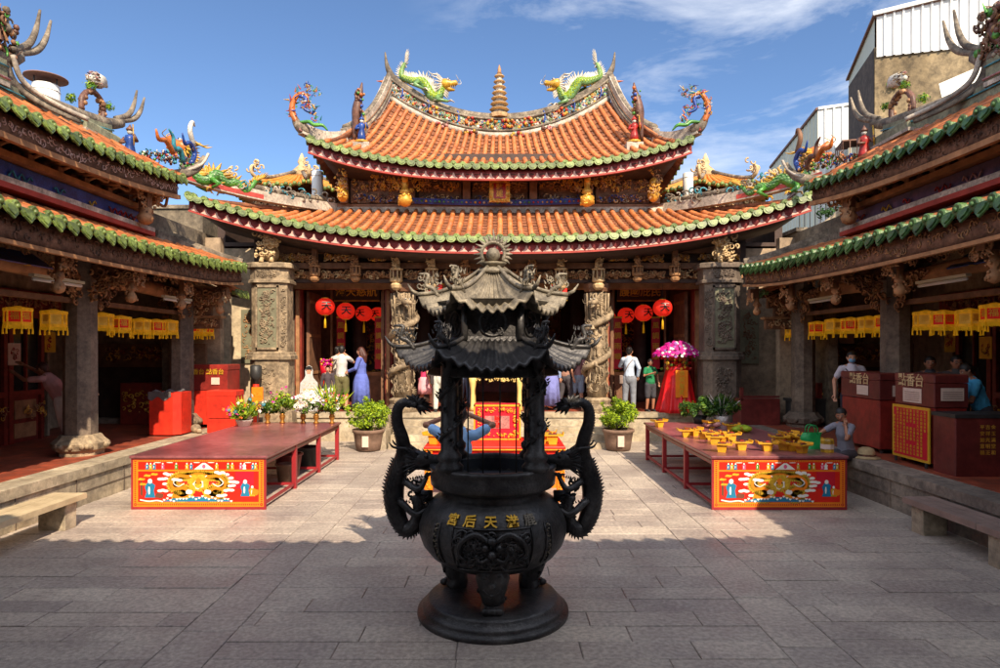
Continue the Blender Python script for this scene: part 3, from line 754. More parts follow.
    mb.use('wood_black'); mb.slab(lambda a, b: (lambda p: (p[0], p[1] + .15 + b * 1.2, p[2] - .3 - b * .12 + 0))(E1(.02 + .96 * a)), 40, 2, (0, 0, -.04), True)
    # rafters
    mb.use('wood_dark')
    for i in range(70):
        p = V(E1((i + .5) / 70)); mb.bar(p + V((0, .14, -.24)), p + V((0, 1.4, -.2 if abs(p.x) > 5 else -.05)), .07, .08)
    mb.build('soffit', lr)
    # side slopes of lower roof
    for sg in (-1, 1):
        mb = MB('roof_pan'); c0 = V(S1(.5 + sg * .499, 0)); h = V((sg * hipx, 17.35, 6.0)); b0 = c0 + V((sg * .0, 9, -.5)); b1 = h + V((0, 6, 0))
        mb.slab(lambda a, b: (c0.lerp(b0, a)).lerp(h.lerp(b1, a), b), 12, 5, (0, 0, -.1)); mb.build('side_slope', lr)
        # hip ridge
        mb = MB('ridge_white'); pts = []
        for i in range(13):
            t = i / 12; x = sg * (A + .12 - (A + .12 - hipx + .3) * t); y = 14.62 + (17.4 - 14.62) * t; z = 5.98 + .12 * t + .28 * (1 - t) ** 3
            pts.append(V((x, y, z)))
        for a, b in zip(pts, pts[1:]): mb.bar(a, b, .2, .24)
        mb.use('red_trim')
        for a, b in zip(pts[:6], pts[1:7]): mb.bar(a + V((-sg * .0, -.13, -.02)), b + V((0, -.12, -.03)), .03, .11)
        mb.use('ridge_grey'); mb.tube([p + V((0, 0, .2)) for p in pts], .07, 6)
        for k in range(90):
            t = rnd.random() * 11.9; i = int(t); c = pts[i].lerp(pts[i + 1], t - i) + V((rnd.uniform(-.1, .1), -.12 + rnd.uniform(-.05, .2), rnd.uniform(.1, .34)))
            mb.use(rnd.choice(['ridge_grey', 'ridge_white', 'ridge_grey', 'glaze_teal', 'ridge_white'])); mb.scroll(c, V((1, 0, 0)), V((0, 0, 1)), V((0, -1, 0)), rnd.uniform(.05, .13), .025, rnd.choice((-1, 1)) * 4, rnd.uniform(0, 6))
        hr = mb.build('hip_ridge', lr)
        # long green dragon on hip: px path (left) tail right/inner -> head at corner
        if sg < 0: pp = [(256, 184), (246, 194), (236, 186), (226, 186), (217, 178), (207, 183), (199, 182), (192, 172), (190, 160), (186, 152)]
        else: pp = [(741, 189), (750, 197), (760, 190), (771, 190), (782, 182), (793, 186), (801, 183), (808, 175), (808, 165), (812, 158)]
        path = []
        for x, y in pp:
            d = 15.5
            for _ in range(6): X_ = abs((x - 500) * d / F); d = 14.6 + (7.29 - X_) / 2.84 * 2.78 - .05
            path.append(P(x, y - 3, max(14.5, d)))
        mb = MB(); dragon(mb, path, [.05, .09, .11, .13, .14, .13, .11, .10], 'dragon_green', 'glaze_yellow', 'glaze_orange', lambda t: V((0, -.2, 1)) if t.z < .6 else V((-sg, 0, .3)), 1.0, True,
                          [(.3, (sg, -.3, 0), 1), (.55, (sg, -.3, 0), -1), (.6, (-sg, -.3, 0), 1)], smooth_n=5, nspk=30, head_dir=(sg * .9, -.3, .5), belly='glaze_yellow', scales='dragon_jade')
        mb.build('roof_dragon', lr)
    # wall flashing at top of the lower roof
    mb = MB('ridge_white'); mb.bx(-4.9, 4.9, 17.3, 17.42, 5.9, 6.12); mb.build('flashing', lr)
    # ---------- upper storey ----------
    mb = MB('wood_black'); mb.bx(-4.25, 4.25, 17.45, 21.5, 5.9, 7.6); mb.use('wood_dark'); mb.bx(-4.4, 4.4, 17.3, 17.44, 6.12, 6.2); mb.bx(-4.35, 4.35, 17.1, 17.44, 6.92, 7.02)
    for x in (-4.2, -2.4, -.9, .9, 2.4, 4.2): mb.bx(x - .1, x + .1, 17.2, 17.46, 6.2, 7.1)
    mb.use('glaze_blue')
    mb.build('upper_storey', H)
    for a, b in ((-4.05, -2.6), (-2.2, -1.05), (-.75, .75), (1.05, 2.2), (2.6, 4.05)):
        mb = MB('wood_dark'); mb.bx(a, b, 17.36, 17.44, 6.24, 6.86)
        mb.carve((a, 17.33, 6.5), (1, 0, 0), (0, 0, 1), b - a, .4, int(75 * (b - a)), rnd, th=.016, depth=.05, mats=['carve_brown', 'carve_brown', 'wood_brown', 'carve_gold'])
        mb.carve((a, 17.3, 6.2), (1, 0, 0), (0, 0, 1), b - a, .28, int(70 * (b - a)), rnd, th=.015, depth=.04, mats=['ridge_grey', 'glaze_brown', 'glaze_blue', 'carve_pale', 'wood_brown', 'glaze_brown'])
        mb.build('carved_frieze', H)
    mb = MB('glaze_blue', True)
    mb.grid(lambda u, v: ((u - .5) * 5.0, 17.22 - .06 * v, 6.14 + .06 * (2 * u - 1) ** 2 + .14 * v), 30, 1)
    mb.use('glaze_red')
    for i in range(40): c = V(((i - 19.5) * .12, 17.14, 6.2 + .06 * ((i - 19.5) / 20) ** 2)); mb.use(rnd.choice(['glaze_red', 'dragon_green', 'glaze_yellow', 'ridge_white', 'glaze_teal'])); mb.ball(c, rnd.uniform(.02, .04), 6, 4)
    mb.build('painted_band', H)
    for x in (-2.48, 2.28):
        mb = MB('carve_gold', True); c = V((x, 16.75, 6.0))
        mb.lathe([(.04, 0), (.13, .04), (.19, .14), (.17, .26), (.08, .32), (.15, .36), (.12, .44), (.07, .5), (.09, .6), (.05, .9)], c, 10)
        for k in range(30): a = rnd.uniform(0, 6.3); mb.ball(c + V((.16 * math.cos(a), .16 * math.sin(a), rnd.uniform(.05, .3))), .035, 5, 4)
        mb.ball(c + V((0, -.05, .72)), (.09, .09, .12), 8, 6)
        mb.build('gilt_pendant', H)
        for sg in (-1, 1):
            mb = MB('carve_gold'); o = V((x + sg * .12, 16.95, 6.42)); d = V((sg, 0, 0))
            for k in range(60):
                t = rnd.random() ** 1.3; hh = .5 * (1 - t) ** .7
                c = o + d * .85 * t + V((0, -.02, .5 - hh * rnd.random())); mb.use(rnd.choice(['carve_gold', 'carve_gold', 'wood_brown'])); mb.scroll(c, V((1, 0, 0)), V((0, 0, 1)), V((0, -1, 0)), rnd.uniform(.04, .08), .016, rnd.choice((-1, 1)) * 4, rnd.uniform(0, 6))
            mb.build('gilt_bracket', H)
    for x in (-4.15, 4.05):
        mb = MB('carve_gold', True); c = V((x, 16.9, 6.35)); mb.ball(c, (.16, .16, .2), 8, 6); mb.ball(c + V((0, -.05, .3)), (.12, .12, .14), 8, 6)
        mb.carve(c + V((-.2, -.16, -.15)), (1, 0, 0), (0, 0, 1), .4, .85, 45, rnd, r=(.03, .07), th=.016, depth=.06, mats=['carve_gold', 'carve_brown']); mb.build('corner_bracket', H)
    mb = MB('carve_gold'); mb.bx(-.28, .26, 16.86, 16.92, 6.15, 6.75); mb.use('glaze_red'); mb.bx(-.17, .15, 16.84, 16.862, 6.24, 6.64); mb.use('carve_gold')
    for a in (0, 1, 2, 3):
        o = [(-.3, 6.12), (-.3, 6.66), (-.3, 6.1), (.14, 6.1)][a]; w = [(.58, .12), (.58, .12), (.13, .68), (.13, .68)][a]
        mb.carve((o[0], 16.85, o[1]), (1, 0, 0), (0, 0, 1), w[0], w[1], 22, rnd, r=(.02, .05), th=.014, depth=.02)
    text(mb, '敕', (-.01, 16.838, 6.53), (1, 0, 0), (0, 0, 1), .19, .01); text(mb, '建', (-.01, 16.838, 6.35), (1, 0, 0), (0, 0, 1), .19, .01)
    mb.build('name_plaque', H)
    # ---------- upper roof ----------
    B = 4.85
    def E2(u): x = (2 * u - 1) * B; s = abs(x) / B; return (x, 16.2 - .12 * s ** 3, 6.9 + .66 * s ** 2.6)
    zr = lambda x: 8.8 + .95 * (min(3.4, abs(x)) / 3.05) ** 2
    def S2(u, v):
        x, y, z = E2(u); s = 2 * u - 1; xr = s * B * (1 - .155 * v ** 1.2)
        return (xr, y + (19.5 - y) * v, z + (zr(xr) - z) * (.5 * v + .5 * v * v))
    def vm2(u):
        for i in range(101):
            v = i / 100; x = abs(S2(u, v)[0]); lim = B - 2.5 * v if v < .3 else 4.1 - (v - .3) * 1.14
            if x > lim + 1e-6: return max(.02, v - .01)
        return 1.0
    n2 = 41; us2 = [(i + .5) / n2 for i in range(n2)]
    ur = tiled_roof(S2, us2, 'upper_roof', H, vm2, .066, .27)
    eave_tiles(E2, [.002] + us2 + [.998], 'eave_tiles', ur, (0, -1, 0), 'green_tile', .24, .17, .072)
    fascia(E2, 50, 'fascia_board', ur, (0, -1, 0), 'fascia_pink', -.02, -.30, motif='zigzag', rnd=rnd, step=.235, mm='fascia_pale', inset=.1)
    mb = MB('red_trim')
    for i in range(40):
        p, q = V(E2(i / 40)), V(E2((i + 1) / 40)); mb.bar(p + V((0, .1, -.32)), q + V((0, .1, -.32)), .08, .035)
    mb.use('wood_dark')
    for i in range(50):
        p = V(E2((i + .5) / 50)); mb.bar(p + V((0, .14, -.26)), V((p.x * .93, 17.45, 7.1 + .2 * (abs(p.x) / B) ** 2)), .07, .08)
    mb.use('wood_black'); mb.slab(lambda a, b: V(E2(.02 + .96 * a)).lerp(V((E2(.02 + .96 * a)[0] * .93, 17.45, 7.0)), b * .98) + V((0, .1, -.17)), 40, 2, (0, 0, -.03))
    mb.build('soffit', ur)
    for sg in (-1, 1):
        # side hip slope (tiles seen beyond the sweeping ridge)
        mb = MB('roof_barrel', True)
        def SS(a, b):  # a: front->back, b: eave->gable
            e = V((sg * B, 16.1 + 6.2 * a, 7.56 - .5 * math.sin(PI * a))); g = V((sg * 3.75, 17.2 + 4.2 * a, 8.35)); p = e.lerp(g, b); p.z -= .18 * math.sin(PI * b); return p
        mb.use('roof_pan'); mb.slab(SS, 16, 6, (0, 0, -.08)); mb.use('roof_barrel')
        for i in range(20): mb.tube([SS((i + .5) / 20, j / 6) + V((0, 0, .02)) for j in range(7)], .065, 6)
        mb.use('green_tile')
        for i in range(20): p = SS((i + .5) / 20, 0); mb.tube([p, p + V((sg * .06, 0, 0))], .075, 8)
        mb.use('plaster'); mb.add([(sg * 3.7, 17.4, 8.2), (sg * 3.7, 21.6, 8.2), (sg * 3.45, 19.5, 9.9)], [(0, 1, 2)], False)
        mb.build('side_slope', ur)
        # back slope
        # sweeping gable ridge
        pts = []
        for i in range(21):
            t = i / 20; x = 3.36 + .78 * t ** 1.15; y = 19.45 - 2.35 * t
            v = (y - 16.2) / 3.3; u = .5 + .5 * x / (B * (1 - .155 * max(0, v) ** 1.2)); z = S2(min(1, u), v)[2]
            pts.append(V((sg * x, y, z + .16 + .35 * (1 - t) ** 3)))
        mb = MB('ridge_white', True)
        for a, b in zip(pts, pts[1:]): mb.bar(a, b, .2, .36)
        mb.use('ridge_grey'); mb.tube([p + V((0, 0, .2)) for p in pts], .1, 7); mb.tube([p + V((-sg * .12, 0, -.02)) for p in pts], .04, 6)
        mb.use('wood_dark'); mb.tube([p + V((-sg * .12, 0, .1)) for p in pts], .018, 5)
        mb.build('gable_ridge', ur)
        # hip ridge to corner with white band
        p0 = pts[-1] + V((0, -.05, -.05)); p1 = V((sg * (B + .12), 15.98, 7.78))
        q = [p0.lerp(p1, i / 8) + V((0, 0, -.12 * math.sin(PI * i / 8))) for i in range(9)]
        mb = MB('ridge_white')
        for a, b in zip(q, q[1:]): mb.bar(a, b, .2, .28)
        mb.use('red_trim' if sg > 0 else 'glaze_pink')
        for a, b in zip(q, q[1:]): mb.bar(a + V((0, -.11, -.02)), b + V((0, -.11, -.02)), .03, .12)
        mb.use('ridge_grey')
        sw = catmull([q[-2], q[-1], q[-1] + V((sg * .1, -.02, .14)), q[-1] + V((sg * .16, -.02, .3))], 4)
        mb.tube(sw, [.13, .13, .12, .1, .07], 7)
        mb.build('hip_ridge', ur)
        # corner phoenix-dragon scrolls
        mb = MB('glaze_orange', True); c = q[-1] + V((sg * .1, -.05, .14)); mb.M = Matrix.Translation(c) @ Matrix.Scale(.82, 4) @ Matrix.Translation(-c); ms = ['glaze_orange', 'glaze_blue', 'glaze_teal', 'dragon_green', 'glaze_red', 'ivory', 'glaze_yellow']
        mb.tube(catmull([c, c + V((sg * .12, 0, .3)), c + V((sg * .1, 0, .6)), c + V((-sg * .08, 0, .85)), c + V((-sg * .3, 0, .8)), c + V((-sg * .36, 0, .6))], 5), [.09, .10, .085, .07, .05, .03], 8)
        mb.use('glaze_blue'); mb.tube(catmull([c + V((-sg * .1, 0, .8)), c + V((-sg * .3, -.03, .7)), c + V((-sg * .25, -.05, .4)), c + V((-sg * .5, -.02, .3)), c + V((-sg * .6, 0, .5))], 5), [.06, .06, .05, .04, .02], 7)
        mb.use('dragon_green'); mb.tube(catmull([c + V((-sg * .1, 0, .0)), c + V((-sg * .4, -.03, .0)), c + V((-sg * .55, -.05, -.1)), c + V((-sg * .8, -.02, -.1)), c + V((-sg * .95, 0, -.25))], 5), [.04, .06, .06, .05, .02], 7)
        for k in range(150):
            a = rnd.choice([(.1, .3), (.1, .6), (-.08, .85), (-.3, .75), (-.3, .5), (-.5, .35), (-.4, 1.0), (-.6, .9), (-.6, .05)])
            mb.use(rnd.choice(ms)); p = c + V((sg * a[0] + rnd.uniform(-.12, .12), rnd.uniform(-.1, .1), a[1] + rnd.uniform(-.12, .12)))
            if k % 3 == 0: spike(mb, p, (rnd.uniform(-1, 1), -.3, rnd.uniform(-.3, 1)), .17, .03)
            else: mb.scroll(p, V((1, 0, 0)), V((0, 0, 1)), V((0, -1, 0)), rnd.uniform(.03, .07), .014, rnd.choice((-1, 1)) * 4, rnd.uniform(0, 6))
        mb.build('corner_ornament', ur)
        # warrior figure on the ridge foot
        x0 = -3.66 if sg < 0 else 3.55
        mb = MB('ridge_grey', True); c = V((x0, 16.95, 7.72)); mb.use('ridge_white'); mb.bx(c.x - .22, c.x + .22, c.y - .15, c.y + .2, c.z - .3, c.z)
        m = 'glaze_blue' if sg < 0 else 'glaze_red'
        mb.use('glaze_yellow'); mb.cyl(c, .18, .06, 10)
        statue(mb, c + V((0, -.02, .05)), .62, [m, 'ivory', m, 'glaze_yellow'], rnd)
        mb.use('glaze_brown'); mb.tube(catmull([c + V((-sg * -.22, .05, .1)), c + V((sg * .16, .05, .6)), c + V((sg * .12, .03, 1.0)), c + V((sg * .04, .03, 1.35)), c + V((sg * .0, .03, 1.62))], 4), [.04, .1, .14, .11, .06, .02], 7)
        for k in range(46): mb.use(rnd.choice(['glaze_brown', 'glaze_brown', 'dragon_green', 'glaze_orange', 'glaze_blue', 'carve_brown'])); mb.ball(c + V((sg * .06 + rnd.uniform(-.1, .1), rnd.uniform(-.1, .1), rnd.uniform(.7, 1.45))), rnd.uniform(.025, .055), 6, 4)
        mb.build('ridge_figure', ur)
    # main ridge
    zt = lambda x: 9.35 + 1.05 * (abs(x) / 3.1) ** 2.2
    mb = MB('ridge_sage'); N = 40; X = 3.3
    for i in range(N):
        a = -X + 2 * X * i / N; b = -X + 2 * X * (i + 1) / N
        vs = []
        for x in (a, b): vs += [(x, 19.38, zr(x) - .1), (x, 19.72, zr(x) - .1), (x, 19.72, zt(x) - .08), (x, 19.38, zt(x) - .08)]
        mb.add(vs, [(0, 4, 7, 3), (1, 2, 6, 5), (3, 7, 6, 2)], False)
    mb.use('ridge_white', True); mb.tube([(x, 19.36, zr(x) - .06) for x in [-X + 2 * X * i / N for i in range(N + 1)]], .09, 6)
    mb.use('ridge_grey', True); mb.tube([(x, 19.34, zr(x) + .08) for x in [-X + 2 * X * i / N for i in range(N + 1)]], .035, 6)
    mb.tube([(x, 19.5, zt(x) - .03) for x in [-X + 2 * X * i / N for i in range(N + 1)]], .11, 8, sq=1.3)
    mb.tube([(x, 19.33, zt(x) - .12) for x in [-X + 2 * X * i / N for i in range(N + 1)]], .035, 6)
    for sg in (-1, 1):
        mb.tube(catmull([(sg * 3.2, 19.5, zt(3.2) - .03), (sg * 3.38, 19.5, 10.75), (sg * 3.46, 19.5, 11.0), (sg * 3.5, 19.5, 11.32)], 5), [.11, .09, .055, .02], 8)
    mr = mb.build('main_ridge', ur)
    mb = MB('ridge_white', True); cols = ['ridge_white', 'ridge_sage', 'glaze_orange', 'glaze_yellow', 'glaze_red', 'ridge_sage', 'ivory', 'dragon_jade', 'glaze_blue', 'glaze_brown', 'glaze_teal', 'ridge_white', 'dragon_jade']
    for k in range(620):
        x = rnd.uniform(-X, X); z = zr(x) + .1 + (zt(x) - .18 - zr(x) - .1) * rnd.random(); mb.use(rnd.choice(cols)); p = V((x, 19.36, z))
        if k % 3: mb.scroll(p, V((1, 0, 0)), V((0, 0, 1)), V((0, -1, 0)), rnd.uniform(.04, .10), .022, rnd.choice((-1, 1)) * rnd.uniform(3, 6), rnd.uniform(0, 6))
        else: mb.ball(p, rnd.uniform(.03, .06), 6, 4)
    for x in (-2.0, -.9, -.25, .15, .3, .85, 1.9):
        for k in range(9): a = rnd.uniform(0, 6.3); mb.use(rnd.choice(['glaze_red', 'glaze_orange', 'glaze_yellow'])); mb.ball(V((x + .12 * math.cos(a), 19.3, zr(x) + .28 + .1 * math.sin(a))), .05, 6, 4)
    for x in (-1.75, -.85, .55, 1.4):
        mb.use('glaze_brown')
        for k in range(10): mb.use(rnd.choice(['glaze_brown', 'glaze_pink', 'glaze_red', 'glaze_yellow'])); mb.ball(V((x + rnd.uniform(-.2, .2), 19.25, zr(x) - .08 + rnd.uniform(-.07, .07))), .055, 6, 4)
    for sg in (-1, 1):
        for x, m in ((3.0, 'glaze_blue'), (2.2, 'glaze_blue'), (1.3, 'glaze_blue')):
            mb.use(m); mb.tube([(sg * x + .06 * math.cos(a), 19.33, zr(x) + .33 + .17 * math.sin(a)) for a in [i * PI / 6 for i in range(-3, 4)]], .025, 6)
        mb.use('glaze_blue'); mb.tube(catmull([(sg * 3.32, 19.4, 10.2), (sg * 3.55, 19.38, 10.1), (sg * 3.55, 19.38, 9.85), (sg * 3.38, 19.4, 9.75)], 4), [.05, .08, .05], 7)
        mb.use('glaze_orange'); mb.ball((sg * 3.42, 19.4, 10.38), (.16, .1, .08)); spike(mb, (sg * 3.5, 19.4, 10.38), (sg, 0, .1), .25, .05)
    mb.build('ridge_flowers', mr)
    for sg in (-1, 1):
        pp = [(405, 63), (402, 70), (402, 77), (408, 80), (415, 82), (422, 82), (427, 88), (432, 96), (438, 97), (441, 90), (443, 84)]
        if sg > 0: pp = [(1001.5 - x + (0 if x > 410 else 0), y) for x, y in pp]
        path = [P(x, y, 19.45) for x, y in pp]
        mb = MB(); dragon(mb, path, [.05, .08, .10, .13, .155, .155, .13, .11], 'dragon_green' if 0 else 'dragon_jade', 'ivory', 'glaze_yellow', lambda t, sg=sg: V((0, -.15, 1)) if abs(t.x) > .35 else V((sg * (-1 if t.z > 0 else 1), 0, .2)), .9, True,
                          [(.45, (-sg, -.2, 0), 1), (.8, (-sg, -.3, .2), 1), (.78, (-sg, -.3, 0), -1)], smooth_n=5, nspk=34, head_dir=(-sg, -.15, -.05), scales='leaf_bright', belly='glaze_yellow')
        mb.build('ridge_dragon', ur)
    mb = MB('carve_pale', True); zz = 9.4
    mb.lathe([(.3, -.1), (.34, 0), (.2, .06)], (-.02, 19.5, zz), 8, False)
    for i in range(7):
        r = .27 - .022 * i; h = .17; z = zz + .05 + i * h
        mb.use('ridge_white'); mb.lathe([(r * .62, 0), (r * .62, h * .6)], (-.02, 19.5, z), 8, False)
        mb.use('carve_pale'); mb.lathe([(r * .6, h * .55), (r * 1.12, h * .62), (r * 1.15, h * .72), (r * .5, h * 1.0)], (-.02, 19.5, z), 8, False)
    mb.use('carve_brown'); mb.lathe([(.09, 0), (.05, .1), (.06, .14), (.01, .3)], (-.02, 19.5, zz + .05 + 7 * .17), 8); mb.build('pagoda_finial', ur)
    # back slope
    mb = MB('roof_pan'); mb.slab(lambda a, b: ((a - .5) * (9.4 - 2.6 * b), 22.8 - 3.2 * b, 7.2 + 1.6 * b ** 1.4 + .9 * abs(2 * a - 1) ** 2 * b), 16, 6, (0, 0, -.1)); mb.build('back_slope', ur)
    return H
HALL = build_hall()
# ---------------- side halls ----------------
def build_wing(sg):
    rn = random.Random(11 + sg)
    left = sg < 0
    XE = 6.0 if left else 5.53          # platform edge
    XL = 5.6 if left else 5.3           # lower eave
    XU = 6.2 if left else 6.1           # upper eave
    XC = 6.85 if left else 6.75         # columns
    YC = (3.6, 7.0, 10.45, 13.75) if left else (3.9, 7.4, 10.9, 14.25)
    W = thing('side_hall', ('sunlit left side hall, its tiled eaves hung with yellow palace lanterns, beside the left table' if left else
                            'shaded right side hall with hanging yellow lanterns, behind the maroon cabinets'), 'temple', (sg * 8, 9, 0))
    PZ = .55
    M = Matrix.Diagonal((sg, 1, 1, 1))
    def mk(m, sm=False): b = MB(m, sm); b.M = M; return b
    Y1 = 15.1
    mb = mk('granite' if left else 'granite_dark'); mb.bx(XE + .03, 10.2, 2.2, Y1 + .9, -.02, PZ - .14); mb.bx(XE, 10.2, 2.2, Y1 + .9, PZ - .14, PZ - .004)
    if left: mb.bx(5.3, 6.05, 12.95, 15.68, -.02, PZ - .004)
    mb.use('stone_pillar')
    y = 2.2
    while y < 12.9: mb.bx(XE + .02, XE + .035, y, y + .012, 0, PZ - .14); y += 1.15
    mb.bx(XE + .02, XE + .033, 2.2, 12.9, .2, .212)
    mb.use('tile_floor'); mb.bx(XE + .42, 10.1, 2.2, Y1, PZ - .004, PZ + .002)
    mb.build('platform', W)
    # columns
    for y in YC:
        mb = mk('stone_pillar')
        o = [(.31, PZ, PZ + .08), (.36, PZ + .08, PZ + .2), (.3, PZ + .2, PZ + .27)]
        mb.use('stone_carved' if left else 'stone_pillar')
        mb.lathe([(.34, PZ), (.34, PZ + .06), (.40, PZ + .1), (.42, PZ + .2), (.34, PZ + .27), (.3, PZ + .33)], (XC, y, 0), 8, False, a0=PI / 8)
        for k in range(26): a = rn.uniform(0, 6.3); mb.ball((XC + .38 * math.cos(a), y + .38 * math.sin(a), PZ + .16), .05, 6, 4)
        mb.use('stone_pillar'); mb.lathe([(.25, PZ + .3), (.235, 4.12)], (XC, y, 0), 8, False, a0=PI / 8)
        mb.build('column', W)
    # beams
    ys = (2.6,) + YC + (15.0,)
    for a, b in zip(ys, ys[1:]):
        mb = mk('wood_brown', True); mb.tube([(XC, a + .15, 3.42), (XC, (a + b) / 2, 3.47), (XC, b - .15, 3.42)], .13, 10)
        mb.use('wood_dark'); mb.bx(XC - .06, XC + .06, a + .2, b - .2, 3.0, 3.08); mb.bx(XC - .08, XC + .08, a, b, 3.75, 3.9)
        mb.build('log_beam', W)
        mb = mk('carve_brown')
        # carved brackets at both ends (hanging corner pieces) + central fan
        for y0, dy in ((a + .25, 1), (b - .25, -1)):
            for k in range(60):
                t = rn.random() ** 1.4; c = V((XC - .14 + rn.uniform(-.04, .04), y0 + dy * t * .75, 3.5 - (1 - t) * .62 * rn.random()))
                mb.use(rn.choice(['carve_brown', 'wood_brown', 'wood_dark'])); mb.scroll(c, V((0, 1, 0)), V((0, 0, 1)), V((-1, 0, 0)), rn.uniform(.04, .09), .02, rn.choice((-1, 1)) * 4, rn.uniform(0, 6))
        mb.use('carve_brown'); mb.carve((XC - .1, b - .3, 3.58), (0, -1, 0), (0, 0, 1), b - a - .6, .28, 110, rn, mats=['carve_brown', 'wood_brown', 'wood_dark'])
        mb.build('carved_bracket', W)
    # cross arms out to the eave + pendants
    for i, y in enumerate(YC):
        mb = mk('wood_dark'); mb.bar((XC + .1, y, 3.55), (XL + .25, y, 3.5), .14, .2); mb.bar((XC + .1, y, 3.9), (XL + .35, y, 3.72), .12, .14)
        mb.use('carve_brown')
        for k in range(60):
            t = rn.random(); c = V((XC - .2 - t * .75, y - .1 + rn.uniform(-.03, .03), 3.5 - (1 - t) * .5 * rn.random())); mb.use(rn.choice(['carve_brown', 'wood_brown', 'wood_dark']))
            mb.scroll(c, V((1, 0, 0)), V((0, 0, 1)), V((0, -1, 0)), rn.uniform(.05, .1), .022, rn.choice((-1, 1)) * 4, rn.uniform(0, 6))
        mb.build('cross_arm', W)
    for y in [(a + b) / 2 for a, b in zip(YC, YC[1:])] + list(YC):
        mb = mk('wood_brown', True); c = V((XL + .42, y, 3.0)); pd = .8 if y in YC else 1
        mb.lathe([(.02, .02), (.07, .05), (.09, .11), (.07, .16), (.04, .2), (.08, .24), (.07, .3), (.045, .33), (.045, .7)], c, 8)
        for k in range(14): a = rn.uniform(0, 6.3); mb.ball(c + V((.08 * math.cos(a), .08 * math.sin(a), rn.uniform(.06, .3))), .022, 5, 4)
        mb.carve(c + V((-.12, .22, .25)), (0, -1, 0), (0, 0, 1), .44, .3, 26, rn, mats=['carve_brown', 'wood_brown'])
        mb.build('hanging_pendant', W)
    # large carved bracket head by the far column (like a capital)
    mb = mk('carve_brown')
    mb.bx(XC - .75, XC + .55, YC[-1] + .25, YC[-1] + .5, 2.95, 3.0)
    for dz, hw in ((2.72, .7), (2.98, .5), (3.2, .65)):
        mb.use('wood_dark'); mb.bx(XC - hw, XC + hw, YC[-1] + .3, YC[-1] + .42, dz, dz + .22)
        mb.carve((XC - hw, YC[-1] + .28, dz), (1, 0, 0), (0, 0, 1), 2 * hw, .25, 70, rn, r=(.03, .08), th=.018, mats=['carve_brown', 'wood_brown', 'carve_pale'])
    mb.build('bracket_cluster', W)
    # walls
    mb = mk('plaster_dim'); mb.bx(9.7, 9.95, 2.2, Y1, PZ, 4.9); mb.build('back_wall', W)
    mb = mk('plaster_dim'); mb.bx(6.6, 9.7, Y1, Y1 + .2, PZ, 4.9); mb.use('wood_black'); mb.bx(7.0, 9.6, Y1 - .06, Y1, PZ + .02, 1.85); mb.use('wood_dark'); mb.bx(6.9, 9.7, Y1 - .1, Y1, 1.85, 2.4)
    mb.use('granite_dark'); mb.bx(6.9, 9.7, Y1 - .35, Y1 - .07, PZ, PZ + .12)
    mb.build('end_wall', W)
    mb = mk('plaster_dim'); mb.bx(6.7, 9.9, 1.9, 2.2, PZ, 4.9); mb.build('near_wall', W)
    mb = mk('wood_black'); mb.bx(XC - .1, 9.9, 2.2, Y1, 4.3, 4.38)
    for y in [2.5 + .45 * i for i in range(28)]: mb.use('wood_dark'); mb.bx(XC, 9.7, y, y + .09, 4.2, 4.3)
    mb.build('ceiling', W)
    mb = mk('plaster_dim'); mb.bx(8.85, 8.95, 2.2, 12.72, 2.95, 4.3); mb.bx(8.95, 9.7, 12.66, 12.72, PZ, 4.3); mb.build('partition', W)
    # door row on the back wall with glass
    y = 3.2
    while y < 11.8:
        mb = mk('wood_red'); mb.bx(8.800, 8.920, y, y + .1, PZ, 2.95); mb.bx(8.800, 8.920, y + .8, y + .88, PZ, 2.95); mb.bx(8.800, 8.920, y + .1, y + .8, 1.4, 1.5); mb.bx(8.800, 8.920, y + .1, y + .8, 2.85, 2.95)
        mb.bx(8.860, 8.900, y + .1, y + .8, PZ, 1.4); mb.use('wood_brown')
        for z0, z1 in ((PZ + .08, .9), (.98, 1.32)): mb.bx(8.840, 8.870, y + .18, y + .72, z0, z1)
        mb.use('wood_red'); mb.bx(8.820, 8.900, y + .43, y + .47, 1.5, 2.85)
        d = mb.build('door_leaf', W)
        mb = mk('glass_dark'); mb.bx(8.870, 8.885, y + .1, y + .8, 1.5, 2.85); mb.build('pane', d)
        y += .92
    mb = mk('wood_red'); mb.bx(8.750, 8.900, 3.0, 12.75, 2.95, 3.35); mb.use('carve_brown'); mb.carve((8.730, 12.7, 2.97), (0, -1, 0), (0, 0, 1), 9, .36, 500, rn, r=(.04, .09), mats=['carve_brown', 'wood_red', 'wood_brown'])
    mb.build('door_lintel', W)
    # ---------- lower roof ----------
    YA, YB = 3.0, 14.15
    def zl(y): t = (y - YA) / (YB - YA); return 3.66 + .14 * (2 * t - 1) ** 2 + (.18 if 1 else 0) * max(0, (t - .8) / .2) ** 2 * .4 - .0
    ofs = .20 if left else .16
    def EL(u): y = YA + (YB - YA) * u; return (sg * (XL + .1 * (1 - (2 * u - 1) ** 2) * 0), y, zl(y) + ofs)
    def SL(u, v): x, y, z = EL(u); return (x + sg * (XC + .1 - XL) * v, y, z + .38 * v + .12 * v * v)
    n = 42; us = [(i + .5) / n for i in range(n)]
    lr = tiled_roof(SL, us, 'lower_roof', W, rad=.07, tile=.26)
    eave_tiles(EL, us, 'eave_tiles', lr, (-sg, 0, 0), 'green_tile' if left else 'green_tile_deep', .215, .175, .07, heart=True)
    fascia(EL, 40, 'fascia_board', lr, (-sg, 0, 0), 'fascia_brown', -.03, -.33, motif='scroll', rnd=rn, step=.06, mm='fascia_brown' if left else 'carve_brown', inset=.12)
    mb = MB('wood_brown')
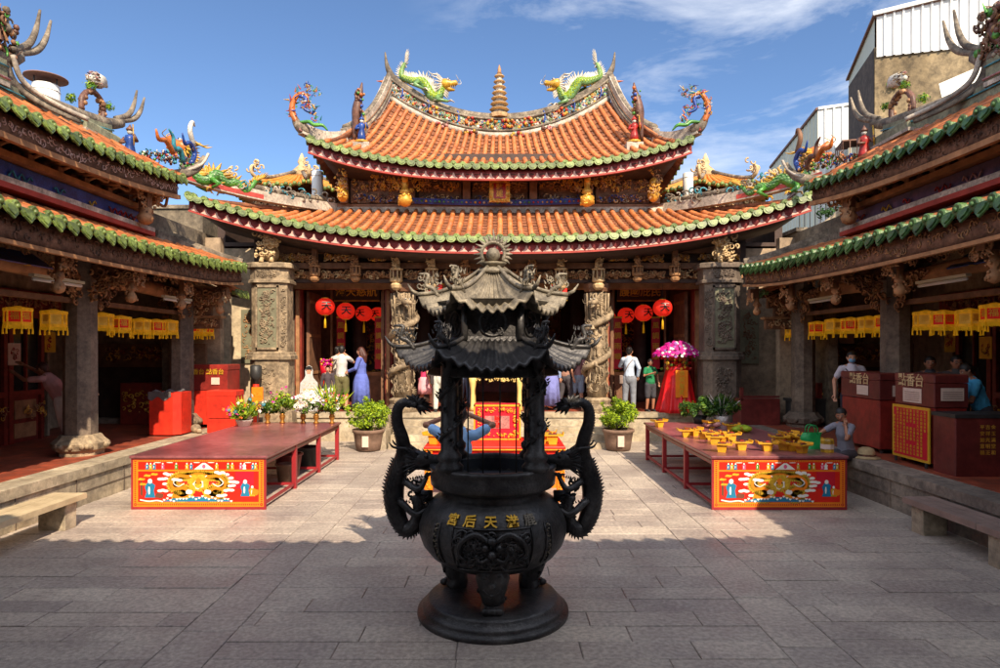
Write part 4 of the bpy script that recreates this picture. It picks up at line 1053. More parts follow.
    for i in range(30): p, q = V(EL(i / 30)), V(EL((i + 1) / 30)); mb.bar(p + V((sg * .1, 0, -.36)), q + V((sg * .1, 0, -.36)), .07, .05)
    mb.use('wood_dark')
    for i in range(60): p = V(EL((i + .5) / 60)); mb.bar(p + V((sg * .14, 0, -.22)), p + V((sg * (XC - XL), 0, .22)), .07, .08)
    mb.build('soffit', lr)
    # raking ridge + flashing rising behind lower roof at the far end
    mb = MB('ridge_white'); pts = [V((sg * (XC + .2), YA + (YB - YA) * i / 30, zl(YA + (YB - YA) * i / 30) + .78 - (.25 if i > 24 else 0) * (i - 24) / 6)) for i in range(31)]
    for a, b in zip(pts, pts[1:]): mb.bar(a, b, .22, .3)
    mb.use('ridge_grey'); mb.tube([p + V((0, 0, .17)) for p in pts], .06, 6); mb.build('top_ridge', lr)
    # raking ridge over the far end, running down to the eave
    mb = MB('ridge_grey'); q = [V((sg * (XC + .3 - (XC + .2 - XL) * t), YB - .5 + .5 * t - .0, 4.75 - .9 * t + .25 * t * t * 1.2)) for t in [i / 8 for i in range(9)]]
    for a, b in zip(q, q[1:]): mb.bar(a, b, .2, .22)
    mb.build('end_ridge', lr)
    # ---------- clerestory ----------
    mb = mk('wood_black'); mb.bx(XC + .22, XC + .4, YA, 12.6, 4.1, 5.7)
    
    mb.use('wood_brown'); mb.bx(XC - .14, XC + .06, YA, 12.4, 4.88, 4.97); mb.use('ridge_white'); mb.bx(XC - .2, XC + .2, YA, 12.35, 4.52, 4.6)
    mb.use('red_trim'); mb.bx(XC - .2, XC + .2, YA, 12.35, 4.44, 4.52)
    mb.build('clerestory_wall', W)
    mb = mk('glaze_blue' if left else 'painted_panel', True); mb.bx(XC - .02, XC + .2, YA, 12.3, 4.62, 4.86)
    y = 12.0
    while y > 6:
        c = [rn.choice(['glaze_yellow', 'glaze_pink', 'dragon_green', 'glaze_red', 'glaze_teal'])][0]; mb.use(c)
        mb.tube([(XC - .05, y - k * .035, 4.7 + .05 * math.sin(k * 1.3) + rn.uniform(-.01, .01)) for k in range(rn.randint(6, 16))], .016, 4); y -= rn.uniform(.4, .8)
    mb.build('painted_band', W)
    mb = mk('wood_brown')
    for y in [3.6 + .62 * i for i in range(15)]:
        for k, (dx, z) in enumerate(((.0, 5.0), (-.14, 5.14), (-.28, 5.26))):
            mb.use(['wood_dark', 'wood_brown', 'carve_brown'][k]); mb.bx(XC - .05 + dx - .08, XC + .25 + dx, y - .06, y + .06, z - .05, z + .05); mb.bx(XC - .02 + dx, XC + .06 + dx, y - .22, y + .22, z, z + .06)
        mb.tube(catmull([(XC, y + .1, 5.0), (XC - .15, y + .2, 5.12), (XC - .2, y + .42, 5.1), (XC - .32, y + .31, 5.3)], 3), .03, 5)
    mb.build('bracket_row', W)
    for y in (6.9, 11.75):
        mb = mk('carve_brown'); 
        mb.use('wood_dark'); mb.bx(XC - .42, XC - .26, y - .08, y + .08, 4.75, 5.3); mb.use('carve_brown')
        mb.lathe([(.04, 0), (.12, .05), (.15, .14), (.1, .22), (.13, .28), (.06, .34)], (XC - .34, y, 4.55), 8)
        for k in range(80):
            t = rn.random(); s_ = rn.choice((-1, 1)); c = V((XC - .4, y + s_ * (.08 + .5 * t), 5.3 - .62 * (1 - t) * rn.random())); mb.use(rn.choice(['carve_brown', 'wood_brown', 'carve_gold' if k % 9 == 0 else 'carve_brown']))
            mb.scroll(c, V((0, 1, 0)), V((0, 0, 1)), V((-1, 0, 0)), rn.uniform(.04, .09), .02, rn.choice((-1, 1)) * 4, rn.uniform(0, 6))
        mb.build('upper_pendant', W)
    # ---------- upper roof ----------
    UA, UB = 3.0, (12.45 if left else 12.65)
    def zu(y): t = (y - 8.0) / (UB - 8.0); return (5.3 if left else 5.22) + (-.04 * 0 + .26 * max(0, t) ** 2.2 if t > 0 else .06 * t * t)
    def EU(u): y = UA + (UB - UA) * u; return (sg * (XU - .05 * u), y, zu(y))
    def SU(u, v): x, y, z = EU(u); return (x + sg * 1.45 * v, y, z + (.62 + .1) * v + .1 * v * v)
    n2 = 35; us2 = [(i + .5) / n2 for i in range(n2)]
    hv = lambda u: 1.0 if u < .9 else max(.03, (1 - u) / .1)
    ur = tiled_roof(SU, us2, 'upper_roof', W, rad=.07, tile=.26, vmax=hv)
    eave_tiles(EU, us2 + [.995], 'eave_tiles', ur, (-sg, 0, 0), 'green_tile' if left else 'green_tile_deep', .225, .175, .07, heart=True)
    fascia(EU, 40, 'fascia_board', ur, (-sg, 0, 0), 'fascia_brown', -.03, -.30, motif='scroll', rnd=rn, step=.05, mm='fascia_brown' if not left else 'fascia_pale', inset=.12)
    mb = MB('wood_brown')
    for i in range(30): p, q = V(EU(i / 30)), V(EU((i + 1) / 30)); mb.bar(p + V((sg * .1, 0, -.34)), q + V((sg * .1, 0, -.34)), .08, .08)
    mb.use('wood_dark')
    for i in range(50): p = V(EU((i + .5) / 50)); mb.bar(p + V((sg * .14, 0, -.24)), p + V((sg * .95, 0, .1)), .07, .08)
    mb.use('wood_black'); mb.slab(lambda a, b: V(EU(.01 + .98 * a)) + V((sg * (.14 + b * .95), 0, -.17 + .36 * b)), 30, 2, (0, 0, -.03))
    mb.build('soffit', ur)
    # far end: closing hip
    mb = MB('roof_pan'); a0 = V(EU(1)); a1 = V(SU(.9, 1)); b0 = a0 + V((sg * 3.6, 0, -.1)); b1 = a1 + V((sg * 1.0, 0, 0))
    mb.slab(lambda a, b: a0.lerp(b0, a).lerp(a1.lerp(b1, a), b), 10, 5, (0, 0, -.08)); mb.use('roof_barrel')
    for i in range(12): t = (i + .5) / 12; mb.tube([a0.lerp(b0, t).lerp(a1.lerp(b1, t), j / 4) + V((0, 0, .03)) for j in range(5)], .065, 6)
    mb.build('end_slope', ur)
    mb = MB('roof_pan'); mb.slab(lambda a, b: (sg * (XU + 1.45 + 2.3 * b), UA + (UB - .95 - UA) * a, 6.1 - .9 * b), 10, 3, (0, 0, -.08)); mb.build('back_slope', ur)
    mb = mk('plaster_dim'); mb.bx(XU + 1.2, 9.9, 12.3, 12.5, 4.3, 5.6); mb.build('gable_wall', W)
    # ridges along the top: near main section and lower far section, both with swallow tails
    RX = sg * (XU + 1.25)
    def ridge_sec(ya, yb, z0, up, name, tail):
        mb = MB('ridge_sage'); N = 16; f = lambda t: V((RX, ya + (yb - ya) * t, z0 + up * t ** 2.2))
        for i in range(N):
            p, q = f(i / N), f((i + 1) / N); mb.bar(p, q, .2, .34)
        mb.use('ridge_white')
        for i in range(N):
            p, q = f(i / N), f((i + 1) / N); mb.bar(p + V((0, 0, -.2)), q + V((0, 0, -.2)), .28, .07)
        mb.use('ridge_grey'); mb.tube([f(i / N) + V((0, 0, .2)) for i in range(N + 1)], .10, 8, sq=1.2)
        mb.use('glaze_teal'); mb.tube([f(i / N) + V((-sg * .12, 0, .07)) for i in range(N + 1)], .015, 5)
        mb.use('glaze_pink'); mb.tube([f(i / N) + V((-sg * .14, 0, -.12)) for i in range(N + 1)], .02, 5)
        rg = mb.build(name, ur)
        # the tails
        e = f(1) + V((0, 0, .2)); mb = MB('carve_brown', True)
        L, Hh = tail
        base = catmull([f(.6) + V((0, 0, .2)), f(.8) + V((0, 0, .22)), e + V((0, .05, .03)), e + V((0, L * .35, Hh * .22))], 5)
        mb.use('ridge_grey'); mb.tube(base, [.06, .075, .08, .075], 8, sq=1.3)
        m0 = base[-1]
        for (l, h, o) in ((1.0, 1.0, .0), (.78, 1.05, -.1)):
            mb.tube(catmull([m0 + V((0, -.1 + o, 0)), m0 + V((0, L * .3 * l + o, Hh * .25 * h)), m0 + V((0, L * .5 * l + o, Hh * .55 * h)), m0 + V((0, L * .62 * l + o, Hh * .95 * h))], 5), [.06, .055, .045, .02], 6)
        mb.build('swallowtail', rg)
        return f, rg
    z1 = 6.1
    f1, r1 = ridge_sec(8.6, 12.15, z1 - .06, .3, 'lower_ridge', (1.3, .85))
    f2, r2 = ridge_sec(3.0, 9.55, z1 + .1, .2, 'main_ridge', (1.1, .95))
    # vertical curving gable ridge below main tail
    mb = MB('ridge_grey', True)
    g = catmull([f2(1) + V((0, .05, .25)), f2(1) + V((-sg * .03, .15, -.02)), f2(1) + V((-sg * .1, .3, -.16)), f2(1) + V((-sg * .3, .6, -.3)), f2(1) + V((-sg * .6, .9, -.42))], 6)
    mb.tube(g, [.09, .085, .075, .065, .05], 8, sq=.6); mb.use('ridge_white'); mb.tube([p + V((-sg * .1, .05, .05)) for p in g], .04, 6)
    mb.build('gable_ridge', r2)
    # dark dragon-fish sculpture on main tail
    mb = MB('glaze_brown', True); c = V((0, 0, 0)); mb.M = Matrix.Translation(f2(1) + V((0, -.1, .2))) @ Matrix.Diagonal((.8, .8, .8, 1)); ms = ['glaze_brown', 'wood_dark', 'carve_brown', 'ridge_grey', 'dragon_green', 'wood_dark']
    mb.tube(catmull([c + V((0, -.5, .0)), c + V((0, -.1, .25)), c + V((0, .1, .55)), c + V((0, -.15, .85)), c + V((0, -.1, 1.1))], 5), [.1, .13, .11, .08, .03], 8)
    for k in range(220):
        p = c + V((rn.uniform(-.15, .15), rn.uniform(-.6, .35), rn.uniform(-.1, .9))); mb.use(rn.choice(ms))
        if k % 4 == 0: spike(mb, p, (rn.uniform(-.3, .3), rn.uniform(-1, 1), rn.uniform(0, 1.4)), .28, .035)
        elif k % 4 == 1: mb.ball(p, rn.uniform(.04, .09), 6, 4)
        else: mb.scroll(p, V((0, 1, 0)), V((0, 0, 1)), V((-sg, 0, 0)), rn.uniform(.06, .14), .03, rn.choice((-1, 1)) * 4, rn.uniform(0, 6))
    if left: mb.use('iron'); mb.tube([c + V((0, .05, 1.0)), c + V((0, .2, 1.75))], .01, 4)
    mb.build('ridge_beast', r2)
    # phoenix-and-pine arch on the lower ridge
    mb = MB('glaze_brown', True); c = V((0, 0, 0)); mb.M = Matrix.Translation(f1(.88) + V((0, 0, .25))) @ Matrix.Diagonal((.75, .75, .75, 1))
    mb.tube(catmull([c + V((0, -.45, 0)), c + V((0, -.42, .3)), c + V((0, -.2, .55)), c + V((0, .05, .62)), c + V((0, .35, .5)), c + V((0, .4, .2)), c + V((0, .3, 0))], 4), [.06, .075, .06, .07, .055, .07, .05], 7)
    mb.use('ivory'); b = c + V((0, .12, .95)); mb.tube(catmull([b + V((0, -.3, -.06)), b, b + V((0, .2, .05)), b + V((0, .42, 0))], 4), [.05, .19, .15, .03], 8)
    for k in range(120): p = V((rn.uniform(-1, 1), rn.uniform(-1, 1), rn.uniform(-1, 1))).normalized(); mb.use(rn.choice(['ivory', 'carve_pale', 'glaze_pink', 'glaze_brown'])); spike(mb, b + V((p.x * .15, p.y * .26 , p.z * .17)), (0, -1, rn.uniform(-.4, .2)), .1, .022)
    for q in ((-.12, .72), (.62, .5), (-.8, .15)):
        mb.use('dragon_green'); 
        leafy(mb, c + V((0, q[0], q[1])), (.14, .19, .13), 160, rn, .035, mats=['dragon_green', 'leaf_bright', 'leaf'])
    for k in range(50):
        a = rn.uniform(-.2, PI + .2); mb.use(rn.choice(['glaze_brown', 'wood_dark', 'carve_brown'])); mb.ball(c + V((rn.uniform(-.08, .08), .42 * math.cos(a), .1 + .5 * math.sin(a))), rn.uniform(.04, .07), 6, 4)
    mb.build('ridge_phoenix', r1)
    # ridge end block under the lower tail (pale green plaque)
    e1 = f1(1); mb = MB('ridge_sage'); mb.bb(*sorted((e1.x - .18, e1.x + .18)), e1.y - .9, e1.y + .15, 5.75, 6.32, .02); mb.use('ridge_white'); mb.bx(*sorted((e1.x - .24, e1.x + .24)), e1.y - 1.0, e1.y + .22, 6.08, 6.14)
    mb.build('ridge_plaque', ur)
    # hip ridge to the far corner with figures
    mb = MB('ridge_grey', True); p0 = e1 + V((-sg * .1, .1, -.42)); p1 = V(EU(1)) + V((-sg * .02, .1, .18))
    q = catmull([p0, p0.lerp(p1, .4) + V((0, 0, -.14)), p0.lerp(p1, .75) + V((0, 0, -.12)), p1, p1 + V((-sg * .1, .25, .18)), p1 + V((-sg * .15, .4, .42))], 5)
    mb.tube(q, [.09, .09, .085, .08, .06, .035], 7, sq=1.3); mb.use('ridge_white'); mb.tube([p + V((-sg * .08, 0, .06)) for p in q], .03, 5); mb.build('hip_ridge', ur)
    mb = MB('glaze_blue', True); ms = ['glaze_blue', 'glaze_teal', 'ivory', 'glaze_orange', 'glaze_red', 'dragon_green', 'glaze_brown']
    if not left: ms = ['glaze_blue', 'glaze_brown', 'wood_dark', 'glaze_orange', 'dragon_green', 'wood_dark', 'carve_brown']
    for (i0, pts_) in enumerate([[(0, 0, .1), (0, .15, .35), (0, -.05, .5), (0, -.25, .42), (0, -.35, .6)], [(0, -.3, .05), (0, -.45, .25), (0, -.65, .2), (0, -.7, .4), (0, -.85, .5)], [(0, .1, .5), (0, -.05, .75), (0, .05, .95), (0, .15, .9)], [(0, -.7, .1), (0, -.95, .25), (0, -1.2, .2), (0, -1.3, .35)]]):
        mb.use(ms[i0]); mb.tube(catmull([p1 + V((-sg * .0, .15, .1)) + V((a, b, c_)) for a, b, c_ in pts_], 4), [.05, .05, .045, .035, .015], 7)
    for k in range(170):
        mb.use(rn.choice(ms)); t = rn.random(); p = p1.lerp(p0, t * .75) + V((rn.uniform(-.06, .06), rn.uniform(0, .2), .12 + rn.random() * .3 * (1.3 - t)))
        if k % 2: mb.scroll(p, V((0, 1, 0)), V((0, 0, 1)), V((-sg, 0, 0)), rn.uniform(.03, .07), .015, rn.choice((-1, 1)) * 4, rn.uniform(0, 6))
        else: mb.ball(p, rn.uniform(.018, .035), 6, 4)
    mb.build('corner_ornament', ur)
    mb = MB('ivory', True); statue(mb, p0.lerp(p1, .12) + V((-sg * .1, 0, .0)), .62, ['glaze_blue' if left else 'glaze_red', 'ivory', 'glaze_brown', 'glaze_yellow'], rn); mb.build('ridge_figure', ur)
    # small lower connecting eave by the hall
    mb2 = lambda u: (sg * (5.0 + .0 * u), 13.9 + 1.0 * u, 3.62 + .0 * u)
    cr = tiled_roof(lambda u, v: (sg * (5.8 + .8 * v), 13.95 + .75 * u, 3.5 + .35 * v), [.1, .3, .5, .7, .9], 'connecting_roof', W, rad=.06)
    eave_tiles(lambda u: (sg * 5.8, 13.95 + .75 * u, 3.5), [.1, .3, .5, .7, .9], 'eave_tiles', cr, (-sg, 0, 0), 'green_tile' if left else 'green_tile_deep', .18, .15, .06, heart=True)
    # upper plaster wall that closes the wing against the hall
    mb = mk('concrete_grey'); mb.bx(7.3, 7.5, 14.2, 17, PZ, 4.6); mb.bx(7.5, 9.9, 14.4, 14.6, 3.9, 5.05); mb.build('parapet', W)
    mb = mk('concrete_grey'); mb.bx(6.95, 7.15, 12.7, 15.6, 4.2, 5.0); mb.use('ridge_grey'); mb.bar((6.9, 12.8, 4.55), (6.2, 14.6, 4.15), .16, .2); mb.build('parapet', W)
    return W
mat('painted_panel', lin(60, 66, 110), .6, .4, 5, .2, 40, col2=lin(110, 80, 110))
LW = build_wing(-1); RW = build_wing(1)
# painted boards under the near lower eaves
for W, sg in ((LW, -1), (RW, 1)):
    rn = random.Random(5); mb = MB('glaze_blue'); x = sg * 6.3
    o = V((sg * 6.72, 8.4, 3.55)); mb.obx(o, (0, 1.0, 0), (.16 * sg, 0, .11), (.006, 0, -.008 * sg)); mb.use('glaze_orange')
    for k in range(26): c = o + V((sg * rn.uniform(-.12, .12) - sg * .02, rn.uniform(-.9, .9), 0)); c.z = 3.55 + (c.x * sg - 6.72) * .7 - .02; mb.use(rn.choice(['glaze_orange', 'glaze_yellow', 'glaze_red'])); mb.ball(c, (.05, .06, .012), 6, 4)
    mb.build('painted_board', W)
for W, sg in ((LW, -1), (RW, 1)):
    rn = random.Random(15 + sg)
    for k in range(9):
        y = 5.2 + k * .92; mb = MB(rn.choice(['gold_paint', 'paper', 'glaze_yellow'])); z = rn.uniform(1.9, 2.3); mb.bx(*sorted((sg * 8.79, sg * 8.8)), y - .2, y + .1, z, z + .4); mb.use('glaze_red'); mb.carve((sg * 8.785, y - .18 if sg < 0 else y + .08, z + .04), (0, 1 if sg < 0 else -1, 0), (0, 0, 1), .26, .32, 10, rn, r=(.03, .06), th=.006, depth=.001); mb.build('poster', W)
        mb = MB('carve_brown'); mb.carve((sg * 8.79, (y - .75) if sg < 0 else y - .05, .95), (0, 1 if sg < 0 else -1, 0), (0, 0, 1), .6, .35, 30, rn, r=(.03, .07), th=.01, depth=.005, mats=['carve_brown', 'carve_gold']); mb.build('door_carving', W)
    mb = MB('wood_red'); mb.bx(*sorted((sg * 7.2, sg * 8.6)), 14.5, 14.95, .56, 1.5); mb.build('side_altar', W); mb = MB('carve_gold'); mb.carve((min(sg * 7.2, sg * 8.6), 14.49, .8), (1, 0, 0), (0, 0, 1), 1.4, .6, 60, rn, r=(.03, .08), th=.012); mb.build('altar_carving', W)
    mb = MB('carve_brown'); mb.carve((min(sg * 7.1, sg * 9.3), 15.0, 1.95), (1, 0, 0), (0, 0, 1), 2.2, .4, 120, rn, r=(.04, .09), th=.016, mats=['carve_brown', 'wood_red', 'carve_gold']); mb.build('carved_panel', W)
    for y in (9.2, 12.6): mb = MB('pipe_white', True); mb.tube([(sg * 6.35, y - .5, 3.22), (sg * 6.35, y + .5, 3.22)], .025, 8); mb.use('metal_cream'); mb.bx(*sorted((sg * 6.31, sg * 6.39)), y - .53, y + .53, 3.25, 3.29); mb.build('tube_lamp', W)
# wall posters and end-wall fittings
mb = MB('plaster'); mb.bx(-7.32, -6.55, 15.5, 15.62, .55, 3.6); mb.use('stone_green'); mb.bx(-7.0, -6.7, 15.47, 15.5, 1.9, 3.1); mb.use('art_gold')
text(mb, '天后', (-6.85, 15.465, 2.75), (1, 0, 0), (0, 0, 1), .15, .006); text(mb, '上聖', (-6.85, 15.465, 2.45), (1, 0, 0), (0, 0, 1), .15, .006); text(mb, '慈悲', (-6.85, 15.465, 2.15), (1, 0, 0), (0, 0, 1), .15, .006)
mb.build('plaque_wall', LW)
mb = MB('wood_dark'); mb.tube([(8.1 + .38 * math.cos(a), 15.05, 2.5 + .38 * math.sin(a)) for a in [i * PI / 12 for i in range(25)]], .05, 6); mb.use('paper'); mb.bx(7.95, 8.3, 15.0, 15.06, 2.35, 2.7); mb.bx(7.5, 7.7, 15.0, 15.06, 1.75, 2.05); mb.build('round_plaque', RW)

# ---------- hall behind the camera (casts the shade on the near paving) ----------
def front_hall():
    Fh = thing('front_hall', 'front entrance hall behind the viewpoint, its tiled eave shading the near paving', 'temple', (0, -2, 0))
    mb = MB('granite'); mb.bx(-9.9, 9.9, -6, 1.5, -.02, .6); mb.build('platform', Fh)
    zc = lambda x: 4.5 + .55 * (abs(x) / 8) ** 2.5
    E = lambda u: ((2 * u - 1) * 9.5, 2.45, zc((2 * u - 1) * 9.5))
    S = lambda u, v: ((2 * u - 1) * 9.5, 2.45 - 4.5 * v, E(u)[2] + 2.1 * v)
    n = 74; us = [(i + .5) / n for i in range(n)]
    lr = tiled_roof(S, us, 'roof', Fh, rad=.068, tile=.4)
    eave_tiles(E, us, 'eave_tiles', lr, (0, 1, 0), 'green_tile', .25, .17, .075)
    mb = MB('roof_pan'); mb.slab(lambda a, b: ((2 * a - 1) * 9.5, -2.05 - 4.5 * b, E(a)[2] + 2.1 * (1 - b)), 12, 3, (0, 0, -.1)); mb.build('back_slope', lr)
    mb = MB('wood_red'); mb.bx(-9.8, 9.8, -3.2, -3.0, .6, 5.0); mb.build('front_wall', Fh)
    mb = MB('plaster'); mb.bx(-9.7, 9.7, -2.99, -2.95, .6, 4.6); mb.build('bounce_face', Fh)  # pale face added over the unseen wall to bounce light into the shade
    for x in (-7.5, -3.9, 3.9, 7.5):
        mb = MB('stone_pillar', True); mb.lathe([(.36, .6), (.36, .8), (.24, .9), (.24, 4.9)], (x, .4, 0), 12); mb.build('column', Fh)
front_hall()
# ---------------- incense burner ----------------
def build_censer():
    rn = random.Random(21); cx, cy = -.06, 5.52
    T = thing('incense_burner', 'large dark bronze incense burner with roof and dragon handles in the middle of the courtyard', 'incense burner', (cx, cy, 0))
    BD = 'bronze_dark'
    mb = MB(BD, True); c = (cx, cy, 0)
    mb.lathe([(.645, 0), (.65, .02), (.645, .045), (.605, .05), (.61, .07), (.6, .09), (.57, .095), (.565, .13), (.545, .15), (.3, .153), (.01, .153)], c, 64); mb.build('base', T)
    for k in range(3):
        a = -PI / 2 + k * 2 * PI / 3; u = V((math.cos(a), math.sin(a), 0)); q = V((-u.y, u.x, 0)); mb = MB(BD, True); o = V((cx, cy, .153)) + u * .3
        mb.tube(catmull([o + u * .03 + V((0, 0, .36)), o + u * .1 + V((0, 0, .28)), o + u * .1 + V((0, 0, .17)), o + u * .06 + V((0, 0, .07)), o + u * .08 + V((0, 0, .0))], 5), [.11, .14, .11, .085, .1], 12)
        mb.ball(o + u * .15 + V((0, 0, .27)), (.09, .09, .08), 10, 7)
        for s_ in (-1, 1):
            mb.ball(o + u * .2 + q * s_ * .05 + V((0, 0, .31)), (.03, .03, .025), 8, 5); spike(mb, o + u * .12 + q * s_ * .08 + V((0, 0, .33)), q * s_ + V((0, 0, .6)), .08, .025)
            mb.tube([o + u * .2 + q * s_ * .07 + V((0, 0, .22)), o + u * .2 + q * s_ * .03 + V((0, 0, .18)), o + u * .22 + V((0, 0, .17))], .016, 5)
        mb.ball(o + u * .23 + V((0, 0, .255)), (.035, .035, .03), 8, 5)
        for s_ in (-1, 0, 1): mb.ball(o + u * .17 + q * s_ * .05 + V((0, 0, .03)), (.045, .03, .032), 8, 5)
        for k2 in range(16): mb.scroll(o + u * (.1 + .04 * rn.random()) + q * rn.uniform(-.1, .1) + V((0, 0, rn.uniform(.08, .33))), q, V((0, 0, 1)), u, .035, .012, 4 * rn.choice((-1, 1)), rn.uniform(0, 6))
        mb.build('leg', T)
    # bowl
    prof = [(.02, .42), (.3, .42), (.42, .45), (.53, .52), (.60, .61), (.632, .70), (.635, .78), (.61, .87), (.56, .945), (.50, .99), (.455, 1.02), (.44, 1.05), (.455, 1.075), (.50, 1.09), (.52, 1.10), (.535, 1.115), (.54, 1.18), (.53, 1.235), (.545, 1.25), (.545, 1.27), (.53, 1.28), (.49, 1.28), (.47, 1.26), (.46, 1.12), (.02, 1.10)]
    mb = MB(BD, True); mb.lathe(prof, c, 72); bowl = mb.build('bowl', T)
    mb = MB('bronze_blue', True); mb.lathe([(.463, 1.125), (.3, 1.15), (.02, 1.16)], c, 40, cap=False); mb.lathe([(.462, 1.24), (.462, 1.12)], c, 40, cap=False); mb.build('ash_bed', bowl)
    def R_at(z):
        for (r0, z0), (r1, z1) in zip(prof[1:], prof[2:]):
            if z0 <= z <= z1 and z1 > z0: return r0 + (r1 - r0) * (z - z0) / (z1 - z0)
        return .6
    # lettering round the shoulder
    mb = MB('gold_paint'); chars = [('宮', -.55, 'gold_paint'), ('后', -.30, 'gold_paint'), ('天', -.02, 'gold_paint'), ('港', .27, 'gold_paint'), ('鹿', .52, 'bronze_weathered')]
    for ch, ang, m in chars:
        mb.use(m)
        def bend(x, y, z, ang=ang):
            zz = .918 + y * .8; r = R_at(zz) + .006 + z; a = -PI / 2 + ang + x / .60
            return (cx + r * math.cos(a), cy + r * math.sin(a), zz)
        text(mb, ch, (0, 0, 0), (1, 0, 0), (0, 0, 1), .105, .016, bend)
    mb.build('lettering', bowl)
    # front relief panel + side panels
    for ang0, aw, z0, z1 in ((0, .52, .53, .87), (2.1, .5, .53, .87), (-2.1, .5, .53, .87)):
        mb = MB(BD, True)
        pt = lambda a, z, o: V((cx + (R_at(z) + o) * math.cos(-PI / 2 + ang0 + a), cy + (R_at(z) + o) * math.sin(-PI / 2 + ang0 + a), z))
        fr = [pt(-aw + 2 * aw * i / 20, z1, .006) for i in range(21)] + [pt(aw, z1 - (z1 - z0) * i / 10, .006) for i in range(11)] + [pt(aw - 2 * aw * i / 20, z0, .006) for i in range(21)] + [pt(-aw, z0 + (z1 - z0) * i / 10, .006) for i in range(11)]
        mb.tube(fr, .009, 5)
        for k in range(170):
            a, z = rn.uniform(-aw + .06, aw - .06), rn.uniform(z0 + .04, z1 - .04); p = pt(a, z, .0); u = (p - V((cx, cy, z))).normalized(); q = V((-u.y, u.x, 0))
            if k % 3: mb.scroll(p, q, V((0, 0, 1)), u, rn.uniform(.025, .055), .011, rn.choice((-1, 1)) * rn.uniform(3, 6), rn.uniform(0, 6))
            else: mb.ball(p, rn.uniform(.012, .024), 6, 4)
        # beast mask
        for s_ in (-1, 1):
            mb.ball(pt(s_ * .08, .74, .02), .028, 8, 6); mb.tube(catmull([pt(s_ * .05, .79, .02), pt(s_ * .2, .84, .03), pt(s_ * .36, .78, .03), pt(s_ * .42, .68, .02), pt(s_ * .33, .62, .02)], 4), [.02, .022, .02, .016, .01], 6)
            mb.tube(catmull([pt(s_ * .04, .66, .03), pt(s_ * .14, .63, .03), pt(s_ * .2, .68, .02)], 4), .012, 5)
        mb.ball(pt(0, .69, .03), (.035, .035, .03), 8, 6); mb.ball(pt(0, .79, .02), (.04, .03, .03), 8, 6)
        mb.build('relief_panel', bowl)
    for ang0 in (-.78, .78):
        mb = MB(BD, True); pt = lambda a, z, o: V((cx + (R_at(z) + o) * math.cos(-PI / 2 + ang0 + a), cy + (R_at(z) + o) * math.sin(-PI / 2 + ang0 + a), z))
        fr = [pt(-.045, .88 - .32 * i / 8, .008) for i in range(9)] + [pt(.045, .56 + .32 * i / 8, .008) for i in range(9)] + [pt(-.045, .88, .008)]; mb.tube(fr, .008, 5)
        mb.use('bronze_weathered')
        for k in range(8): mb.scroll(pt(0, .86 - k * .037, .006), V((1, 0, 0)), V((0, 0, 1)), V((0, -1, 0)), .018, .006, 4.5, k)
        mb.build('side_tablet', bowl)
    # pillars (4) with dragons winding + rods
    for k in range(4):
        a = PI / 4 + k * PI / 2; px, py = cx + .495 * math.cos(a) * 1.0, cy + .46 * math.sin(a)
        mb = MB(BD, True); mb.lathe([(.11, 1.27), (.115, 1.31), (.085, 1.34), (.1, 1.37), (.1, 1.4), (.073, 1.43), (.07, 2.22), (.1, 2.27)], (px, py, 0), 16)
        pth = [V((px + .075 * math.cos(t * 3.6 * PI + k), py + .075 * math.sin(t * 3.6 * PI + k), 1.45 + .62 * t)) for t in [i / 30 for i in range(31)]]
        mb.tube(pth, [.008, .018, .02, .02, .016], 7)
        for i in range(0, 31, 1): u = (pth[i] - V((px, py, pth[i].z))).normalized(); spike(mb, pth[i] + u * .02 + V((0, 0, .015)), u + V((0, 0, .8)), .035, .01)
        for j in range(20): aa = rn.uniform(0, 6.3); u = V((math.cos(aa), math.sin(aa), 0)); mb.scroll(V((px, py, rn.uniform(1.45, 2.15))) + u * .075, V((-u.y, u.x, 0)), V((0, 0, 1)), u, .03, .010, 4.5, rn.uniform(0, 6))
        mb.ball(pth[-1] + V((0, -.03, .02)), (.05, .07, .045), 8, 6)
        mb.build('pillar', T)
    for x in (-.195, -.075, .06, .19):
        mb = MB('iron', True); mb.tube([(cx + x, cy - .42, 1.24), (cx + x, cy - .42, 2.3)], .0065, 6); mb.build('rod', T)
    # hexagonal roofs
    def hex_roof(name, R0, Rt, zc, ze, zt_, par, nb, sag, tipm, flat_neck=None, body=BD):
        """R0 corner radius at eave, Rt at neck; zc = corner tip z, ze = mid eave z, zt_ = neck z"""
        def S(a, b):
            th = a * 2 * PI; k = (th + PI / 6) % (PI / 3) - PI / 6; ap = math.cos(PI / 6); rr = ap / math.cos(PI / 6 - abs(k)) 
            # corners at multiples of 60 deg
            cornerness = 1 - abs(k) / (PI / 6)
            r = ((R0 * (rr / 1.0) * (1 + .06 * cornerness ** 4)) * (1 - b) + Rt * rr * b)
            e = ze + (zc - ze) * cornerness ** 2.6
            z = e * (1 - b) + zt_ * b - sag * math.sin(PI * b) * (1 - .3 * cornerness)
            return V((cx + r * math.cos(th), cy + r * math.sin(th), z))
        mb = MB(body, True); NU = 6 * nb
        def W(a, b):
            p = S(a, b); ph = (a * NU) % 1; p.z += .018 * math.cos(2 * PI * ph) * (1 - .4 * b); return p
        mb.slab(W, NU * 6, 8, (0, 0, -.025))
        r_ = mb.build(name, par)
        for i in range(6):
            mb = MB(body, True)
            pts = [S(i / 6, j / 8) + V((0, 0, .03)) for j in range(9)]; mb.tube(pts, [.02, .019, .018, .017, .016], 6)
            e = pts[0]; u = (e - V((cx, cy, e.z))).normalized(); mb.tube([e, e + u * .05 + V((0, 0, .03)), e + u * .09 + V((0, 0, .09))], [.02, .016, .005], 6)
            mb.build('corner_rib', r_)
